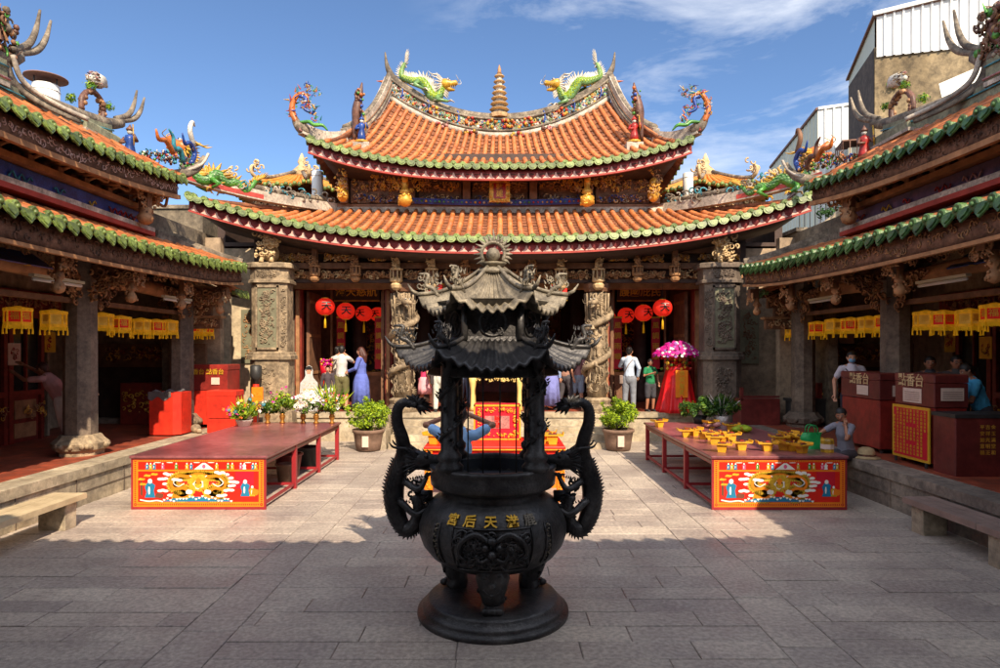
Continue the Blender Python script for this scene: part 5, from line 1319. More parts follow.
        return S, r_
    mb = MB(BD); mb.lathe([(.56, 2.03), (.57, 2.04), (.55, 2.10), (.42, 2.16), (.05, 2.2)], c, 6, False)
    mb.lathe([(.47, 2.14), (.47, 2.2)], c, 24); mb.build('canopy_frame', T)
    S1_, lr = hex_roof('lower_roof', .795, .44, 2.25, 2.11, 2.33, T, 9, .035, BD)
    mb = MB(BD); mb.lathe([(.46, 2.28), (.43, 2.33), (.41, 2.36), (.41, 2.58), (.47, 2.62), (.52, 2.66)], c, 6, False)
    for k in range(6):
        a = k * PI / 3 + PI / 6; u = V((math.cos(a), math.sin(a), 0)); q = V((-u.y, u.x, 0)); o = V((cx, cy, 2.47)) + u * .36
        ring = [o + q * .105 * math.cos(t) + V((0, 0, .105 * math.sin(t))) for t in [i * PI / 12 for i in range(25)]]; mb.use(BD, True); mb.tube(ring, .012, 5)
        for j in range(12): mb.scroll(o + q * rn.uniform(-.08, .08) + V((0, 0, rn.uniform(-.08, .08))), q, V((0, 0, 1)), u, .03, .008, 4.5, rn.uniform(0, 6))
        v = V((math.cos(k * PI / 3), math.sin(k * PI / 3), 0)); mb.tube([V((cx, cy, 2.33)) + v * .45, V((cx, cy, 2.6)) + v * .45], .028, 8)
    mb.build('neck', T)
    S2_, ur = hex_roof('upper_roof', .61, .09, 2.70, 2.57, 2.93, T, 7, .085, 'bronze_weathered', body='bronze_weathered')
    # cresting beasts on corners
    for S, par, sc in ((S1_, lr, 1.0), (S2_, ur, .95)):
        for i in range(6):
            e = S(i / 6, .12); u = (e - V((cx, cy, e.z))).normalized(); mb = MB(BD if sc == 1.0 else 'bronze_weathered', True)
            mb.tube(catmull([e - u * .12 * sc + V((0, 0, .0)), e - u * .06 * sc + V((0, 0, .08 * sc)), e + u * .0 + V((0, 0, .11 * sc)), e - u * .02 + V((0, 0, .2 * sc)), e + u * .06 + V((0, 0, .21 * sc))], 4), [.02 * sc, .024 * sc, .02 * sc, .018 * sc, .008], 7)
            for k in range(34): p = e + u * rn.uniform(-.13, .05) * sc + V((rn.uniform(-.02, .02), rn.uniform(-.02, .02), rn.uniform(.04, .19) * sc)); spike(mb, p, (rn.uniform(-.5, .5), rn.uniform(-.5, .5), 1), .04 * sc, .009)
            for k in range(8): mb.scroll(e + u * rn.uniform(-.12, .06) + V((0, 0, rn.uniform(.03, .19))), u, V((0, 0, 1)), V((-u.y, u.x, 0)), .03, .009, 4.5, rn.uniform(0, 6))
            mb.build('roof_beast', par)
    # finial: ball in a flaming ring
    mb = MB('bronze_weathered', True); mb.lathe([(.13, 2.90), (.14, 2.93), (.1, 2.95), (.06, 2.97)], c, 16); mb.lathe([(.06, 2.96), (.1, 2.98), (.12, 3.0)], c, 16)
    mb.ball((cx, cy, 3.07), .062, 14, 9)
    for i in range(17):
        a = -.55 + i * (PI + 1.1) / 16; d = V((math.cos(a), 0, math.sin(a))); o = V((cx, cy, 3.08)) + d * .095
        mb.tube([o, o + d * .03 + V((.012, 0, 0)), o + d * (.075 if i != 8 else .12)], [.018, .015, .003], 5)
    mb.tube([V((cx, cy, 3.08)) + V((.1 * math.cos(a), 0, .1 * math.sin(a))) for a in [-.6 + i * (PI + 1.2) / 20 for i in range(21)]], .018, 6)
    mb.build('finial', ur)
    # dragon handles
    for s_ in (-1, 1):
        def Q(zx, zy, dy=0):   # coordinates measured on the left handle
            p = P(380 + zx / 2.3875, 370 + zy / 2.3875, cy + dy); x = p.x - cx; return V((cx + (x if s_ < 0 else -x * 1.0), cy + dy, p.z))
        mb = MB(BD, True)
        side = lambda t: V((s_, 0, 0)) if abs(t.z) > .6 else V((0, 0, -1 if t.z < 0 else 1))
        body = [Q(88, 84, 0), Q(62, 78, 0), Q(44, 92, 0), Q(42, 125, 0), Q(54, 165, 0), Q(58, 200, .02), Q(46, 240, .03), Q(34, 285, .02), Q(38, 335, 0), Q(58, 378, -.03), Q(82, 368, -.06), Q(92, 330, -.07), Q(84, 300, -.07)]
        pts = catmull(body, 7); k = len(pts); rad = [.03, .038, .046, .052, .06, .072, .084, .086, .075, .06, .052, .046, .034]
        rr = [rad[min(len(rad) - 2, int(i / (k - 1) * (len(rad) - 1)))] for i in range(k)]
        rr = [sum(rr[max(0, i - 4):i + 5]) / len(rr[max(0, i - 4):i + 5]) for i in range(k)]
        mb.tube(pts, rr, 12)
        for i in range(1, k - 1):
            t = (pts[i + 1] - pts[i - 1]).normalized(); out = V((s_, 0, 0)) if i < k * .6 else (pts[i] - Q(70, 330, -.05)).normalized()
            d = (out - t * out.dot(t)).normalized(); q = t.cross(d)
            if i > 3: spike(mb, pts[i] + d * rr[i] * .85, d - t * .4, .045 if i > k * .45 else .018, .016)
            for a in (-1.6, -1.1, -.55, 0, .55, 1.1, 1.6) if i % 2 else (-1.35, -.8, -.28, .28, .8, 1.35):
                cc = pts[i] + (d * math.cos(a) + q * math.sin(a)) * rr[i]; u = (cc - pts[i]).normalized(); w = t.cross(u); L = rr[i] * .42
                mb.add([cc + t * L * .7 - u * .001, cc + w * L * .62, cc - t * L * .8 + u * L * .38, cc - w * L * .62], [(0, 1, 2, 3)], False)
        # feathery tail fan on top, sweeping inwards
        o = pts[0]
        for j, (ax, az) in enumerate([(105, 70), (118, 82), (122, 92), (116, 102), (104, 106), (92, 108), (98, 66), (84, 60), (70, 58), (56, 60)]):
            e = Q(ax + 6, az, .02 * (j % 3 - 1)); m = o.lerp(e, .55) + V((0, .01, .012)); mb.tube([o, m, e], [.02, .022, .003], 6)
        # head facing the rim
        h = Q(92, 215, 0); dr = V((-s_, 0, -.05)).normalized(); up = V((0, 0, 1)); S_ = .085
        mb.tube([Q(62, 215, .0), h, h + dr * .06, h + dr * .13 + up * .01, h + dr * .2 + up * .015, h + dr * .24 + up * .02], [.075, .085, .075, .048, .045, .02], 10)
        mb.tube([h - up * .03, h + dr * .1 - up * .06, h + dr * .18 - up * .07], [.05, .034, .014], 8)
        for yy in (-1, 1):
            y_ = V((0, yy, 0))
            mb.ball(h + dr * .07 + y_ * .055 + up * .045, .02, 7, 5)
            mb.tube(catmull([h + y_ * .05 + up * .05, h - dr * .08 + y_ * .07 + up * .1, h - dr * .2 + y_ * .07 + up * .11, h - dr * .24 + y_ * .08 + up * .15], 4), [.018, .015, .005], 6)
            mb.tube(catmull([h + dr * .2 + y_ * .04, h + dr * .26 + y_ * .08 + up * .03, h + dr * .24 + y_ * .1 + up * .1], 4), [.008, .004], 5)
            for j in range(9): a = -1.0 + j * .25; spike(mb, h - dr * .01 + y_ * .06 + up * .06 * math.sin(a), -dr * 1.0 + y_ * .45 + up * math.sin(a) * 1.1, .13, .017)
            for j in range(4): spike(mb, h + dr * (.1 + .03 * j) + y_ * .03 - up * .025, -up, .025, .007)
        for j in range(5): spike(mb, h + dr * (.1 - .04 * j) + up * .06, up - dr * .7, .05, .014)
        # foreleg reaching to the bowl with claws, hind leg
        for a_, b_, c_ in ((Q(58, 265, -.06), Q(92, 285, -.12), Q(112, 255, -.08)), (Q(45, 310, -.06), Q(85, 345, -.13), Q(112, 330, -.1))):
            mb.tube(catmull([a_, b_, c_], 4), [.034, .027, .018], 8)
            for k3 in range(10): spike(mb, a_.lerp(c_, k3 / 10) + V((0, -.025, .01)), (rn.uniform(-.5, .5), -.6, 1), .03, .01)
            for j in range(4): d = V((-s_ * .4 + .35 * (j - 1.5), -.5, .8)).normalized(); mb.tube([c_, c_ + d * .035, c_ + d * .07 + V((-s_ * .02, 0, -.01))], [.012, .011, .002], 5)
        for j in range(26): p = Q(rn.uniform(70, 110), rn.uniform(255, 370), -.04 + rn.uniform(-.04, .04)); mb.scroll(p, V((1, 0, 0)), V((0, 0, 1)), V((0, -1, 0)), .03, .012, 4.5, rn.uniform(0, 6))
        mb.tube([Q(85, 300, 0), Q(125, 300, 0)], [.05, .05], 8)
        mb.build('dragon_handle', T)
build_censer()
# ---------------- buildings beyond the temple ----------------
def corrugated(mb, a, b, z0, z1, n, depth=.07, ztop=None):
    """ribbed sheet wall from a to b (xy)"""
    a, b = V((*a, 0)), V((*b, 0)); d = (b - a); nrm = V((d.y, -d.x, 0)).normalized()
    if nrm.y > 0: nrm = -nrm
    vs = []; fs = []
    k = 0
    for i in range(n):
        for t, o in ((0, 0), (.7, 0), (.76, 1), (.94, 1)):
            f = (i + t) / n; p = a + d * f + nrm * depth * o; zt = z1 + ((ztop - z1) * f if ztop is not None else 0)
            vs += [(p.x, p.y, z0), (p.x, p.y, zt)]; k += 1
    p = b; vs += [(p.x, p.y, z0), (p.x, p.y, ztop if ztop is not None else z1)]; k += 1
    mb.add(vs, [(2 * i, 2 * i + 2, 2 * i + 3, 2 * i + 1) for i in range(k - 1)], False)
def rot(c, ang, p): return (c[0] + p[0] * math.cos(ang) - p[1] * math.sin(ang), c[1] + p[0] * math.sin(ang) + p[1] * math.cos(ang))
# tall concrete block with ribbed metal top storey
B = thing('apartment_block', 'tall stained concrete building with white ribbed metal top storey behind the right side hall', 'building', (18, 26, 0))
c = (14.05, 24.0); an = R(-15); q = lambda x, y: rot(c, an, (x, y))
mb = MB('concrete_tan'); pl = [q(0, 0), q(9, 0), q(9, 3.6), q(0, 3.6)]; mb.prism(pl, 0, 13.6)
mb.use('concrete_dark'); mb.add([(*q(-.02, 0), 0), (*q(-.02, 3.6), 0), (*q(-.02, 3.6), 13.58), (*q(-.02, 0), 13.58)], [(0, 1, 2, 3)], False)
mb.build('concrete_walls', B)
mb = MB('metal_white'); a0 = q(.05, -.06); a1 = q(4.05, -.06)
corrugated(mb, a0, a1, 13.2, 14.72, 13, .07, 15.3)
mb.use('metal_cream'); mb.add([(*q(0, 0), 13.6), (*q(0, 3.6), 13.5), (*q(0, 3.6), 13.9), (*q(0, 0), 14.8)], [(0, 1, 2, 3)], False)
mb.add([(*q(4.05, -.06), 13.2), (*q(4.05, 3.5), 13.2), (*q(4.05, 3.5), 14.9), (*q(4.05, -.06), 15.3)], [(0, 1, 2, 3)], False)
mb.build('metal_storey', B)
mb = MB('rust_edge'); A0 = V((*q(-.1, -.15), 14.78)); A1 = V((*q(-.1, 3.7), 13.92)); B0 = V((*q(4.2, -.15), 15.38)); B1 = V((*q(4.2, 3.7), 14.6))
mb.slab(lambda s, t: A0.lerp(B0, s).lerp(A1.lerp(B1, s), t), 2, 2, (0, 0, -.08), False); mb.use('metal_white'); mb.bar(A0, B0, .14, .14); mb.build('roof', B)
mb = MB('art_white'); zz = lambda x: 13.2
mb.add([(*q(2.1 + u, -.015 - 0), z) for u, z in ((0, 12.0), (.12, 11.35), (1.6, 11.1), (2.4, 11.6), (3.6, 11.5), (3.8, 12.9), (2.6, 12.9), (1.3, 12.5))], [tuple(range(8))], False)
mb.build('white_patch', B)
mb = MB('metal_cream'); 
mb.M = Matrix.Translation(V((*q(-.35, 1.1), 9.8))) @ Matrix.Rotation(an, 4, 'Z')
mb.bb(-.35, .3, -.3, .5, -.35, .35, .03); mb.use('rust_edge'); mb.bx(-.6, .35, -.5, .7, .55, .6)
for k in range(5): mb.bx(-.6, -.57, -.5 + k * .28, -.47 + k * .28, -.5, .58)
for k in range(4): mb.bx(-.6, -.57, -.5, .7, -.5 + k * .33, -.47 + k * .33)
for k in range(4): mb.bx(-.6 + k * .25, -.57 + k * .25, -.5, -.47, -.5, .58)
mb.build('caged_air_conditioner', B)
mb = MB('leaf'); rn = random.Random(2); leafy(mb, (*q(.6, -.1), 12.1), (.28, .12, .22), 90, rn, .07); mb.build('wall_plant', B)
# second building
B = thing('metal_building', 'pale ribbed metal building standing left of the stained concrete block', 'building', (17, 32, 0))
c = (14.9, 30.0); an = R(-9); q2 = lambda x, y: rot(c, an, (x, y))
mb = MB('metal_white'); corrugated(mb, q2(0, 0), q2(4.5, 0), 0, 13.55, 12, .08, 13.95); mb.use('metal_cream'); corrugated(mb, q2(-.0, 8.5), q2(0, 0), 0, 13.2, 16, .05, 13.55)
mb.use('metal_cream'); pl = [V((*q2(0, 0), 13.56)), V((*q2(4.5, 0), 13.96)), V((*q2(4.5, 8.5), 13.6)), V((*q2(0, 8.5), 13.2))]
mb.add([tuple(p) for p in pl], [(0, 1, 2, 3)], False); mb.use('rust_edge'); mb.bar(pl[0], pl[3], .15, .12); mb.use('metal_white'); mb.bar(pl[0], pl[1], .15, .12)
mb.add([(*q2(4.5, 0), 0), (*q2(4.5, 8.5), 0), tuple(pl[2]), tuple(pl[1])], [(0, 1, 2, 3)], False)
mb.add([(*q2(4.5, 8.5), 0), (*q2(0, 8.5), 0), tuple(pl[3]), tuple(pl[2])], [(0, 1, 2, 3)], False)
mb.build('metal_walls', B)
mb = MB('rust_edge'); w0 = V((*q2(-.09, 4.6), 10.2)); dx = V((*q2(-.09, 3.2), 10.2)) - w0
for k in range(7): mb.bar(w0 + V((0, 0, k * .22)), w0 + dx + V((0, 0, k * .22)), .06, .12)
mb.build('louvre_window', B)
# low clutter house roofs between the wing and the hall
for sg in (-1, 1):
    B = thing('backyard_house', ('weathered grey parapet house between the left side hall and the temple hall' if sg < 0 else 'weathered tan house with rolled tarpaulins between the right side hall and the temple hall'), 'house', (sg * 10, 18, 0))
    mb = MB('concrete_grey' if sg < 0 else 'concrete_tan'); mb.bx(*sorted((sg * 7.9, sg * 13)), 17.0, 21, 0, 6.0 if sg < 0 else 5.4); mb.use('ridge_grey'); mb.bx(*sorted((sg * 7.85, sg * 13.05)), 16.95, 21.05, 6.0 if sg < 0 else 5.4, 6.1 if sg < 0 else 5.5); mb.build('walls', B)
    if sg > 0:
        mb = MB('iron')
        for k in range(24): mb.bx(7.9 + k * .14, 7.92 + k * .14, 16.9, 16.92, 5.5, 6.1)
        mb.bx(7.9, 11.2, 16.88, 16.93, 6.1, 6.14); mb.build('railing', B)
        mb = MB('plaster', True)
        for k in range(5): mb.tube(catmull([(7.2 + k * .2, 14.9 - k * .1, 4.95 + .05 * k), (7.9, 14.9 - k * .12, 5.2 + .08 * k), (8.8, 14.7, 5.15 + .1 * k)], 4), [.12, .16, .12], 7)
        mb.build('tarpaulin', B)
        mb = MB('leaf_dark'); leafy(mb, (8.1, 15.6, 5.6), (.6, .2, .18), 160, random.Random(4), .06); mb.build('creeper', B)
# vent pipes
def vent(name, x, y, z0, z1, r, m, lab, cap=False):
    mb = MB(m, True); mb.lathe([(r, z0), (r, z1), (r * .9, z1 + .01)], (x, y, 0), 20)
    mb.tube([(x + r * math.cos(a), y + r * math.sin(a), z1 - .12) for a in [i * PI / 10 for i in range(21)]], .012, 5)
    if cap:
        for k in range(3): a = k * 2.1; mb.use('iron'); mb.bar((x + r * .9 * math.cos(a), y + r * .9 * math.sin(a), z1), (x + r * .9 * math.cos(a), y + r * .9 * math.sin(a), z1 + .16), .02, .02)
        mb.use('rust_edge'); mb.lathe([(r * 1.6, z1 + .13), (r * 1.6, z1 + .15), (.03, z1 + .26)], (x, y, 0), 24)
    return mb.build(name, at=(x, y, z0), label=lab, cat='pipe')
vent('chimney_pipe', -9.15, 12.9, 5.2, 7.58, .24, 'pipe_white', 'white round chimney pipe with a flat rusty cap above the left side hall roof', True)
vent('vent_pipe', -5.02, 17.6, 5.9, 7.15, .15, 'pipe_white', 'short white vent pipe left of the upper temple roof, before the left pavilion')
vent('vent_pipe', 5.17, 17.6, 5.9, 7.1, .14, 'pipe_white', 'short white vent pipe right of the upper temple roof, before the right pavilion')
# small pavilions behind
def pavilion(cx, cy, sg):
    rn = random.Random(9)
    T = thing('roof_pavilion', 'small yellow tiled pavilion behind the ' + ('left' if sg < 0 else 'right') + ' end of the lower temple roof', 'pavilion', (cx, cy, 0))
    mb = MB('wood_dark'); mb.lathe([(1.5, 0), (1.5, 7.3)], (cx, cy, 0), 8, False, a0=PI / 8); mb.build('walls', T)
    mb = MB('carve_brown')
    for k in range(8):
        a0, a1 = PI / 8 + k * PI / 4, PI / 8 + (k + 1) * PI / 4; p = V((cx + 1.52 * math.cos(a0), cy + 1.52 * math.sin(a0), 6.35)); q = V((cx + 1.52 * math.cos(a1), cy + 1.52 * math.sin(a1), 6.35))
        if (p + q).y / 2 < cy + .5: mb.carve(p, q - p, (0, 0, 1), (q - p).length, .95, 90, rn, r=(.04, .12), th=.025, mats=['carve_brown', 'carve_pale', 'wood_brown'])
    mb.build('carved_band', T)
    ez = 7.4; f = lambda r, th: (r, th)
    def S(a, b):
        th = a * 2 * PI; k = (th - PI / 8) % (PI / 4) - PI / 8; rr = 1 / math.cos(k) * math.cos(PI / 8) ; r = (2.15 * (1 - b) + .35 * b) * rr
        return (cx + r * math.cos(th), cy + r * math.sin(th), ez + .12 * (abs(k) / (PI / 8)) ** 3 * (1 - b) + .75 * b ** 1.25)
    mb = MB('roof_gold'); mb.slab(S, 64, 5, (0, 0, -.08)); 
    for i in range(48): mb.tube([V(S((i + .5) / 48, j / 6)) + V((0, 0, .02)) for j in range(6)], .055, 6)
    mb.use('green_tile')
    for i in range(48): p = V(S((i + .5) / 48, 0)); d = (p - V((cx, cy, p.z))).normalized(); mb.tube([p - d * .02, p + d * .05], .07, 7); mb.ball(V(S(i / 48, 0)) + V((0, 0, -.05)), (.07, .07, .08), 6, 4)
    mb.build('roof', T)
    mb = MB('carve_pale', True)
    for k in range(8):
        a = (PI / 8 + k * PI / 4) / (2 * PI); pts = [V(S(a, j / 5)) + V((0, 0, .08)) for j in range(6)]; mb.use('ridge_grey'); mb.tube(pts, .07, 6)
        e = pts[0]; d = (e - V((cx, cy, e.z))).normalized(); mb.use('carve_pale')
        mb.tube(catmull([e, e + d * .15 + V((0, 0, .1)), e + d * .18 + V((0, 0, .26)), e + d * .06 + V((0, 0, .36)), e - d * .06 + V((0, 0, .26))], 4), [.06, .055, .05, .035, .015], 6)
        for j in range(10): mb.scroll(e + V((rn.uniform(-.2, .2), rn.uniform(-.2, .2), rn.uniform(.1, .6))), V((1, 0, 0)), V((0, 0, 1)), V((0, -1, 0)), .1, .03, 4, rn.uniform(0, 6))
    mb.use('carve_pale'); mb.lathe([(.3, 0), (.25, .15), (.35, .25), (.1, .5), (.15, .6), (.02, .9)], (cx, cy, ez + .65), 8); mb.build('roof_ornaments', T)
mat('roof_gold', lin(205, 130, 45), .5, .3, 6, .3, 40)
pavilion(-6.75, 21.8, -1); pavilion(7.0, 21.8, 1)
# ---------------- tables ----------------
rp = random.Random(31)
def make_table():
    T = thing('long_table', '', 'table', (0, 0, 0))
    w, L, h = 1.9, 4.2, .76; x0, x1 = -w / 2, w / 2
    mb = MB('table_top'); mb.bb(x0 - .02, x1 + .02, -.02, L, h - .035, h, .008); mb.use('table_leg'); mb.bx(x0, x1, .01, L - .02, h - .05, h - .036)
    mb.use('soil'); 
    for y in (1.4, 2.8): mb.bx(x0, x1, y, y + .004, h - .0005, h + .0006)
    mb.build('table_top', T)
    for sx in (-1, 1):
        mb = MB('table_leg'); xa, xb = sorted((sx * (w / 2 - .02), sx * (w / 2 - .06)))
        mb.bx(xa, xb, .06, L - .05, h - .13, h - .05); mb.use('cabinet_maroon'); mb.bx(min(xa, xb) + (.035 if sx > 0 else -.01), max(xa, xb) + (.01 if sx > 0 else -.035), .06, L - .05, h - .11, h - .075); mb.build('side_rail', T)
        for y in (1.38, 2.76, L - .1):
            mb = MB('table_leg'); mb.bb(xa - .015, xb + .015, y - .04, y + .04, 0, h - .05, .004); mb.build('leg', T)
        mb = MB('table_leg'); mb.bx(xa + .005, xb - .005, .06, L - .1, .06, .1); mb.build('stretcher', T)
    for y in (1.38, 2.76, L - .1):
        mb = MB('table_leg'); mb.bx(x0 + .06, x1 - .06, y - .02, y + .02, .06, .1); mb.build('stretcher', T)
    # painted front panel
    mb = MB('table_leg'); mb.bx(x0, x1, 0, .03, .0, h - .036); f = mb.build('front_panel', T)
    mb = MB('panel_orange'); s = lambda y: -y
    def rect(m, a, b, c, d, k): mb.use(m); mb.bx(a, b, -.001 * k, -.001 * k + .0006, c, d)
    X0, X1 = x0 + .03, x1 - .03
    rect('panel_orange', X0, X1, .04, h - .06, 1); rect('panel_red', X0 + .07, X1 - .07, .11, h - .22, 2); rect('panel_red', X0 + .07, X1 - .07, h - .195, h - .085, 2)
    rect('panel_crimson', X1 - .40, X1 - .14, .3, h - .22, 3)
    mb.use('panel_border_red')
    for k in range(62): x = X0 + .02 + k * (X1 - X0 - .04) / 61; mb.plate((x, -.0016, 0), (1, 0, 0), (0, 0, 1), [(-.007, .062), (.007, .062), (.007, .084), (-.007, .084)], .0006); mb.plate((x, -.0016, 0), (1, 0, 0), (0, 0, 1), [(-.007, h - .078), (.007, h - .078), (.007, h - .067), (-.007, h - .067)], .0006)
    for k in range(24): z = .06 + k * (h - .14) / 23; mb.plate((X0 + .03, -.0016, z), (1, 0, 0), (0, 0, 1), [(-.012, -.007), (.012, -.007), (.012, .007), (-.012, .007)], .0006); mb.plate((X1 - .03, -.0016, z), (1, 0, 0), (0, 0, 1), [(-.012, -.007), (.012, -.007), (.012, .007), (-.012, .007)], .0006)
    lay = [3]
    def blob(m, x, z, rx, rz, n=12, wob=0):
        lay[0] += .02; mb.use(m); mb.plate((x, -.001 * lay[0], z), (1, 0, 0), (0, 0, 1), [(rx * (1 + wob * math.sin(i * 2.4)) * math.cos(2 * PI * i / n), rz * (1 + wob * math.sin(i * 2.4)) * math.sin(2 * PI * i / n)) for i in range(n)], .0004)
    def strip(m, pts, w_, spk=0):
        pts = catmull([(a, 0, b) for a, b in pts], 6); lay[0] += .03; mb.use(m); y = -.001 * lay[0]
        for i in range(len(pts) - 1):
            t = (pts[i + 1] - pts[i]).normalized(); q = V((-t.z, 0, t.x)) * (w_ / 2); a, b = pts[i] - t * w_ * .1, pts[i + 1] + t * w_ * .1
            mb.add([(p.x, y, p.z) for p in (a - q, b - q, b + q, a + q)], [(0, 1, 2, 3)], False)
            if spk: 
                for sg in (-1, 1): mb.add([(p.x, y, p.z) for p in (a + q * sg, b + q * sg, (a + b) / 2 + q * sg * (1 + spk))], [(0, 1, 2)], False)
    cx = 0.02; cz = .34
    # clouds
    for (x, z) in ((-.5, .44), (-.43, .36), (-.5, .27), (-.36, .2), (-.33, .49), (-.42, .5), (.36, .5), (.42, .44), (.45, .34), (.43, .27), (.33, .2), (.3, .52), (-.3, .42), (.5, .39)):
        for k in range(3): blob('art_white', x + (k - 1) * .04, z + rp.uniform(-.008, .008), .04, .02)
    # coiling golden dragon
    for p, ww in (([(-.36, .2), (-.22, .16), (-.12, .22), (-.2, .3), (-.34, .3), (-.38, .38), (-.28, .47), (-.14, .47), (0, .5), (.14, .47), (.28, .47), (.38, .38), (.34, .3), (.22, .3), (.12, .22), (.22, .16), (.34, .21)], .085),):
        strip('art_brown', p, ww * 1.05, 1.0); strip('art_gold', p, ww, .85); strip('panel_orange', p, ww * .45)
    blob('art_gold', 0, .38, .15, .12, 18, .12); blob('art_white', -.13, .25, .05, .035, 10, .1); blob('art_white', .13, .25, .05, .035, 10, .1); blob('art_white', 0, .36, .07, .07, 12, .2); blob('art_gold', 0, .36, .055, .06, 12); blob('panel_orange', 0, .40, .04, .05, 10)
    strip('art_white', [(-.3, .44), (-.35, .38), (-.28, .33), (-.2, .37)], .014); strip('art_white', [(.3, .44), (.35, .38), (.28, .33), (.2, .37)], .014)
    strip('art_white', [(-.12, .48), (-.04, .42), (0, .3), (.04, .42), (.12, .48)], .014)
    for sg in (-1, 1): strip('art_gold', [(sg * .03, .3), (sg * .1, .2), (sg * .16, .16)], .02); blob('black_paint', sg * .035, .38, .012, .01, 8)
    # sea
    lay[0] += .2; mb.use('art_blue'); mb.plate((0, -.001 * lay[0], .115), (1, 0, 0), (0, 0, 1), [(-.5, 0), (.48, 0), (.4, .035), (.25, .03), (.1, .06), (0, .07), (-.1, .06), (-.2, .035), (-.35, .045), (-.45, .02)], .0004)
    for k in range(22): x = -.48 + k * .045; blob('art_white', x, .14 + .02 * math.sin(k * 1.7) + (.03 if 5 < k < 16 else 0), .018, .014, 8, .3)
    # figures
    def fig(x, z, s, m, hd='art_white'):
        lay[0] += .1; mb.use(m); mb.plate((x, -.001 * lay[0], z), (1, 0, 0), (0, 0, 1), [(a * s, b * s) for a, b in ((-.3, 0), (.3, 0), (.22, .4), (.3, .7), (.1, .85), (-.15, .85), (-.3, .6), (-.2, .3))], .0004)
        blob(hd, x, z + s * .93, s * .13, s * .14, 10); blob('art_white', x - s * .05, z + s * .4, s * .06, s * .25, 6)
    fig(-.68, .17, .25, 'art_blue'); fig(.66, .19, .22, 'art_blue', 'art_white'); fig(.76, .19, .14, 'art_gold'); blob('art_brown', -.55, .2, .06, .04, 10, .2); blob('art_brown', -.8, .3, .02, .12, 10, .2)
    for x, z in ((-.72, .48), (-.8, .43), (-.62, .5), (-.78, .36)): blob('art_gold', x, z, .05, .018, 10, .2)
    strip('art_white', [(-.82, .14), (-.7, .12), (-.58, .13), (-.5, .115)], .018); blob('panel_orange', .8, .25, .05, .05, 10, .2)
    hz = h - .19
    for x, m in ((-.72, 'art_blue'), (-.67, 'art_gold'), (-.5, 'art_pink'), (-.31, 'art_green'), (-.16, 'art_gold'), (-.1, 'art_blue'), (.26, 'art_gold'), (.42, 'art_green'), (.48, 'art_gold'), (.6, 'art_pink'), (.65, 'art_white'), (.77, 'art_blue'), (.81, 'art_gold'), (-.62, 'art_blue')):
        fig(x, hz, .085, m)
    lay[0] += .1; mb.use('art_white'); mb.plate((.08, -.001 * lay[0], hz), (1, 0, 0), (0, 0, 1), [(-.14, 0), (.14, 0), (.02, .09), (-.02, .09)], .0004); blob('art_pink', .08, hz + .04, .025, .03)
    for x in (-.57, -.4, -.02, .18, .7): blob('art_white', x, hz + .095, .05, .006, 8)
    mb.build('painted_scene', f)
    return T
T1 = make_table(); T1.location = (-4.25, 9.02, 0); T1['label'] = 'sunlit left table, long red top kept bare except for flower vases at its far end'
T2 = copy_tree(T1, None, (3.93, 9.0, 0), label='long red table on the right covered with small golden trays, half in shade')
for t in (T1, T2): t['group'] = 'long red tables with painted dragon fronts'
# planter tubs stored under the left table
for i, (x, y, r, h, m, nm, lb) in enumerate(((-3.62, 10.8, .16, .34, 'terracotta', 'plant_pot', 'brown clay pot stored under the left table, nearest its front'), (-3.75, 11.35, .24, .42, 'cabinet_maroon', 'bucket', 'dark bucket under the left table, between its first two legs'),
                                (-3.7, 12.25, .25, .4, 'iron', 'bucket', 'black bucket under the far half of the left table'), (-4.1, 12.9, .22, .36, 'terracotta', 'plant_pot', 'brown clay pot under the far end of the left table'))):
    mb = MB(m, True); mb.lathe([(r * .72, 0), (r * .95, h * .9), (r * 1.05, h * .92), (r * 1.05, h), (r * .9, h), (r * .85, h * .8), (.01, h * .8)], (x, y, 0), 20); mb.build(nm, at=(x, y, 0), label=lb, cat=nm.replace('_', ' '))
# ---------------- centre offering table ----------------
def center_table():
    T = thing('offering_table', 'bright red offering table with orange legs behind the incense burner', 'table', (-.08, 9.6, 0))
    mb = MB('panel_red'); mb.bb(-1.13, .97, 9.45, 10.55, .76, .82, .01); mb.use('gold_paint'); mb.bx(-1.13, .97, 9.44, 9.449, .77, .785); mb.build('table_top', T)
    mb = MB('panel_red'); mb.bx(-1.08, .92, 9.49, 9.51, .58, .76); mb.use('panel_orange')
    for k in range(16): mb.carve((-1.05 + k * .122, 9.488, .61), (1, 0, 0), (0, 0, 1), .1, .12, 4, rp, r=(.02, .04), th=.008)
    mb.build('apron', T)
    for x in (-1.06, .90):
        for y in (9.5, 10.48):
            mb = MB('panel_orange'); mb.bb(x - .06, x + .06, y - .04, y + .05, 0, .76, .01); mb.use('gold_paint')
            if y < 10: mb.carve((x - .05, y - .042, .08), (1, 0, 0), (0, 0, 1), .1, .55, 22, rp, r=(.015, .035), th=.006)
            mb.build('leg', T)
center_table()
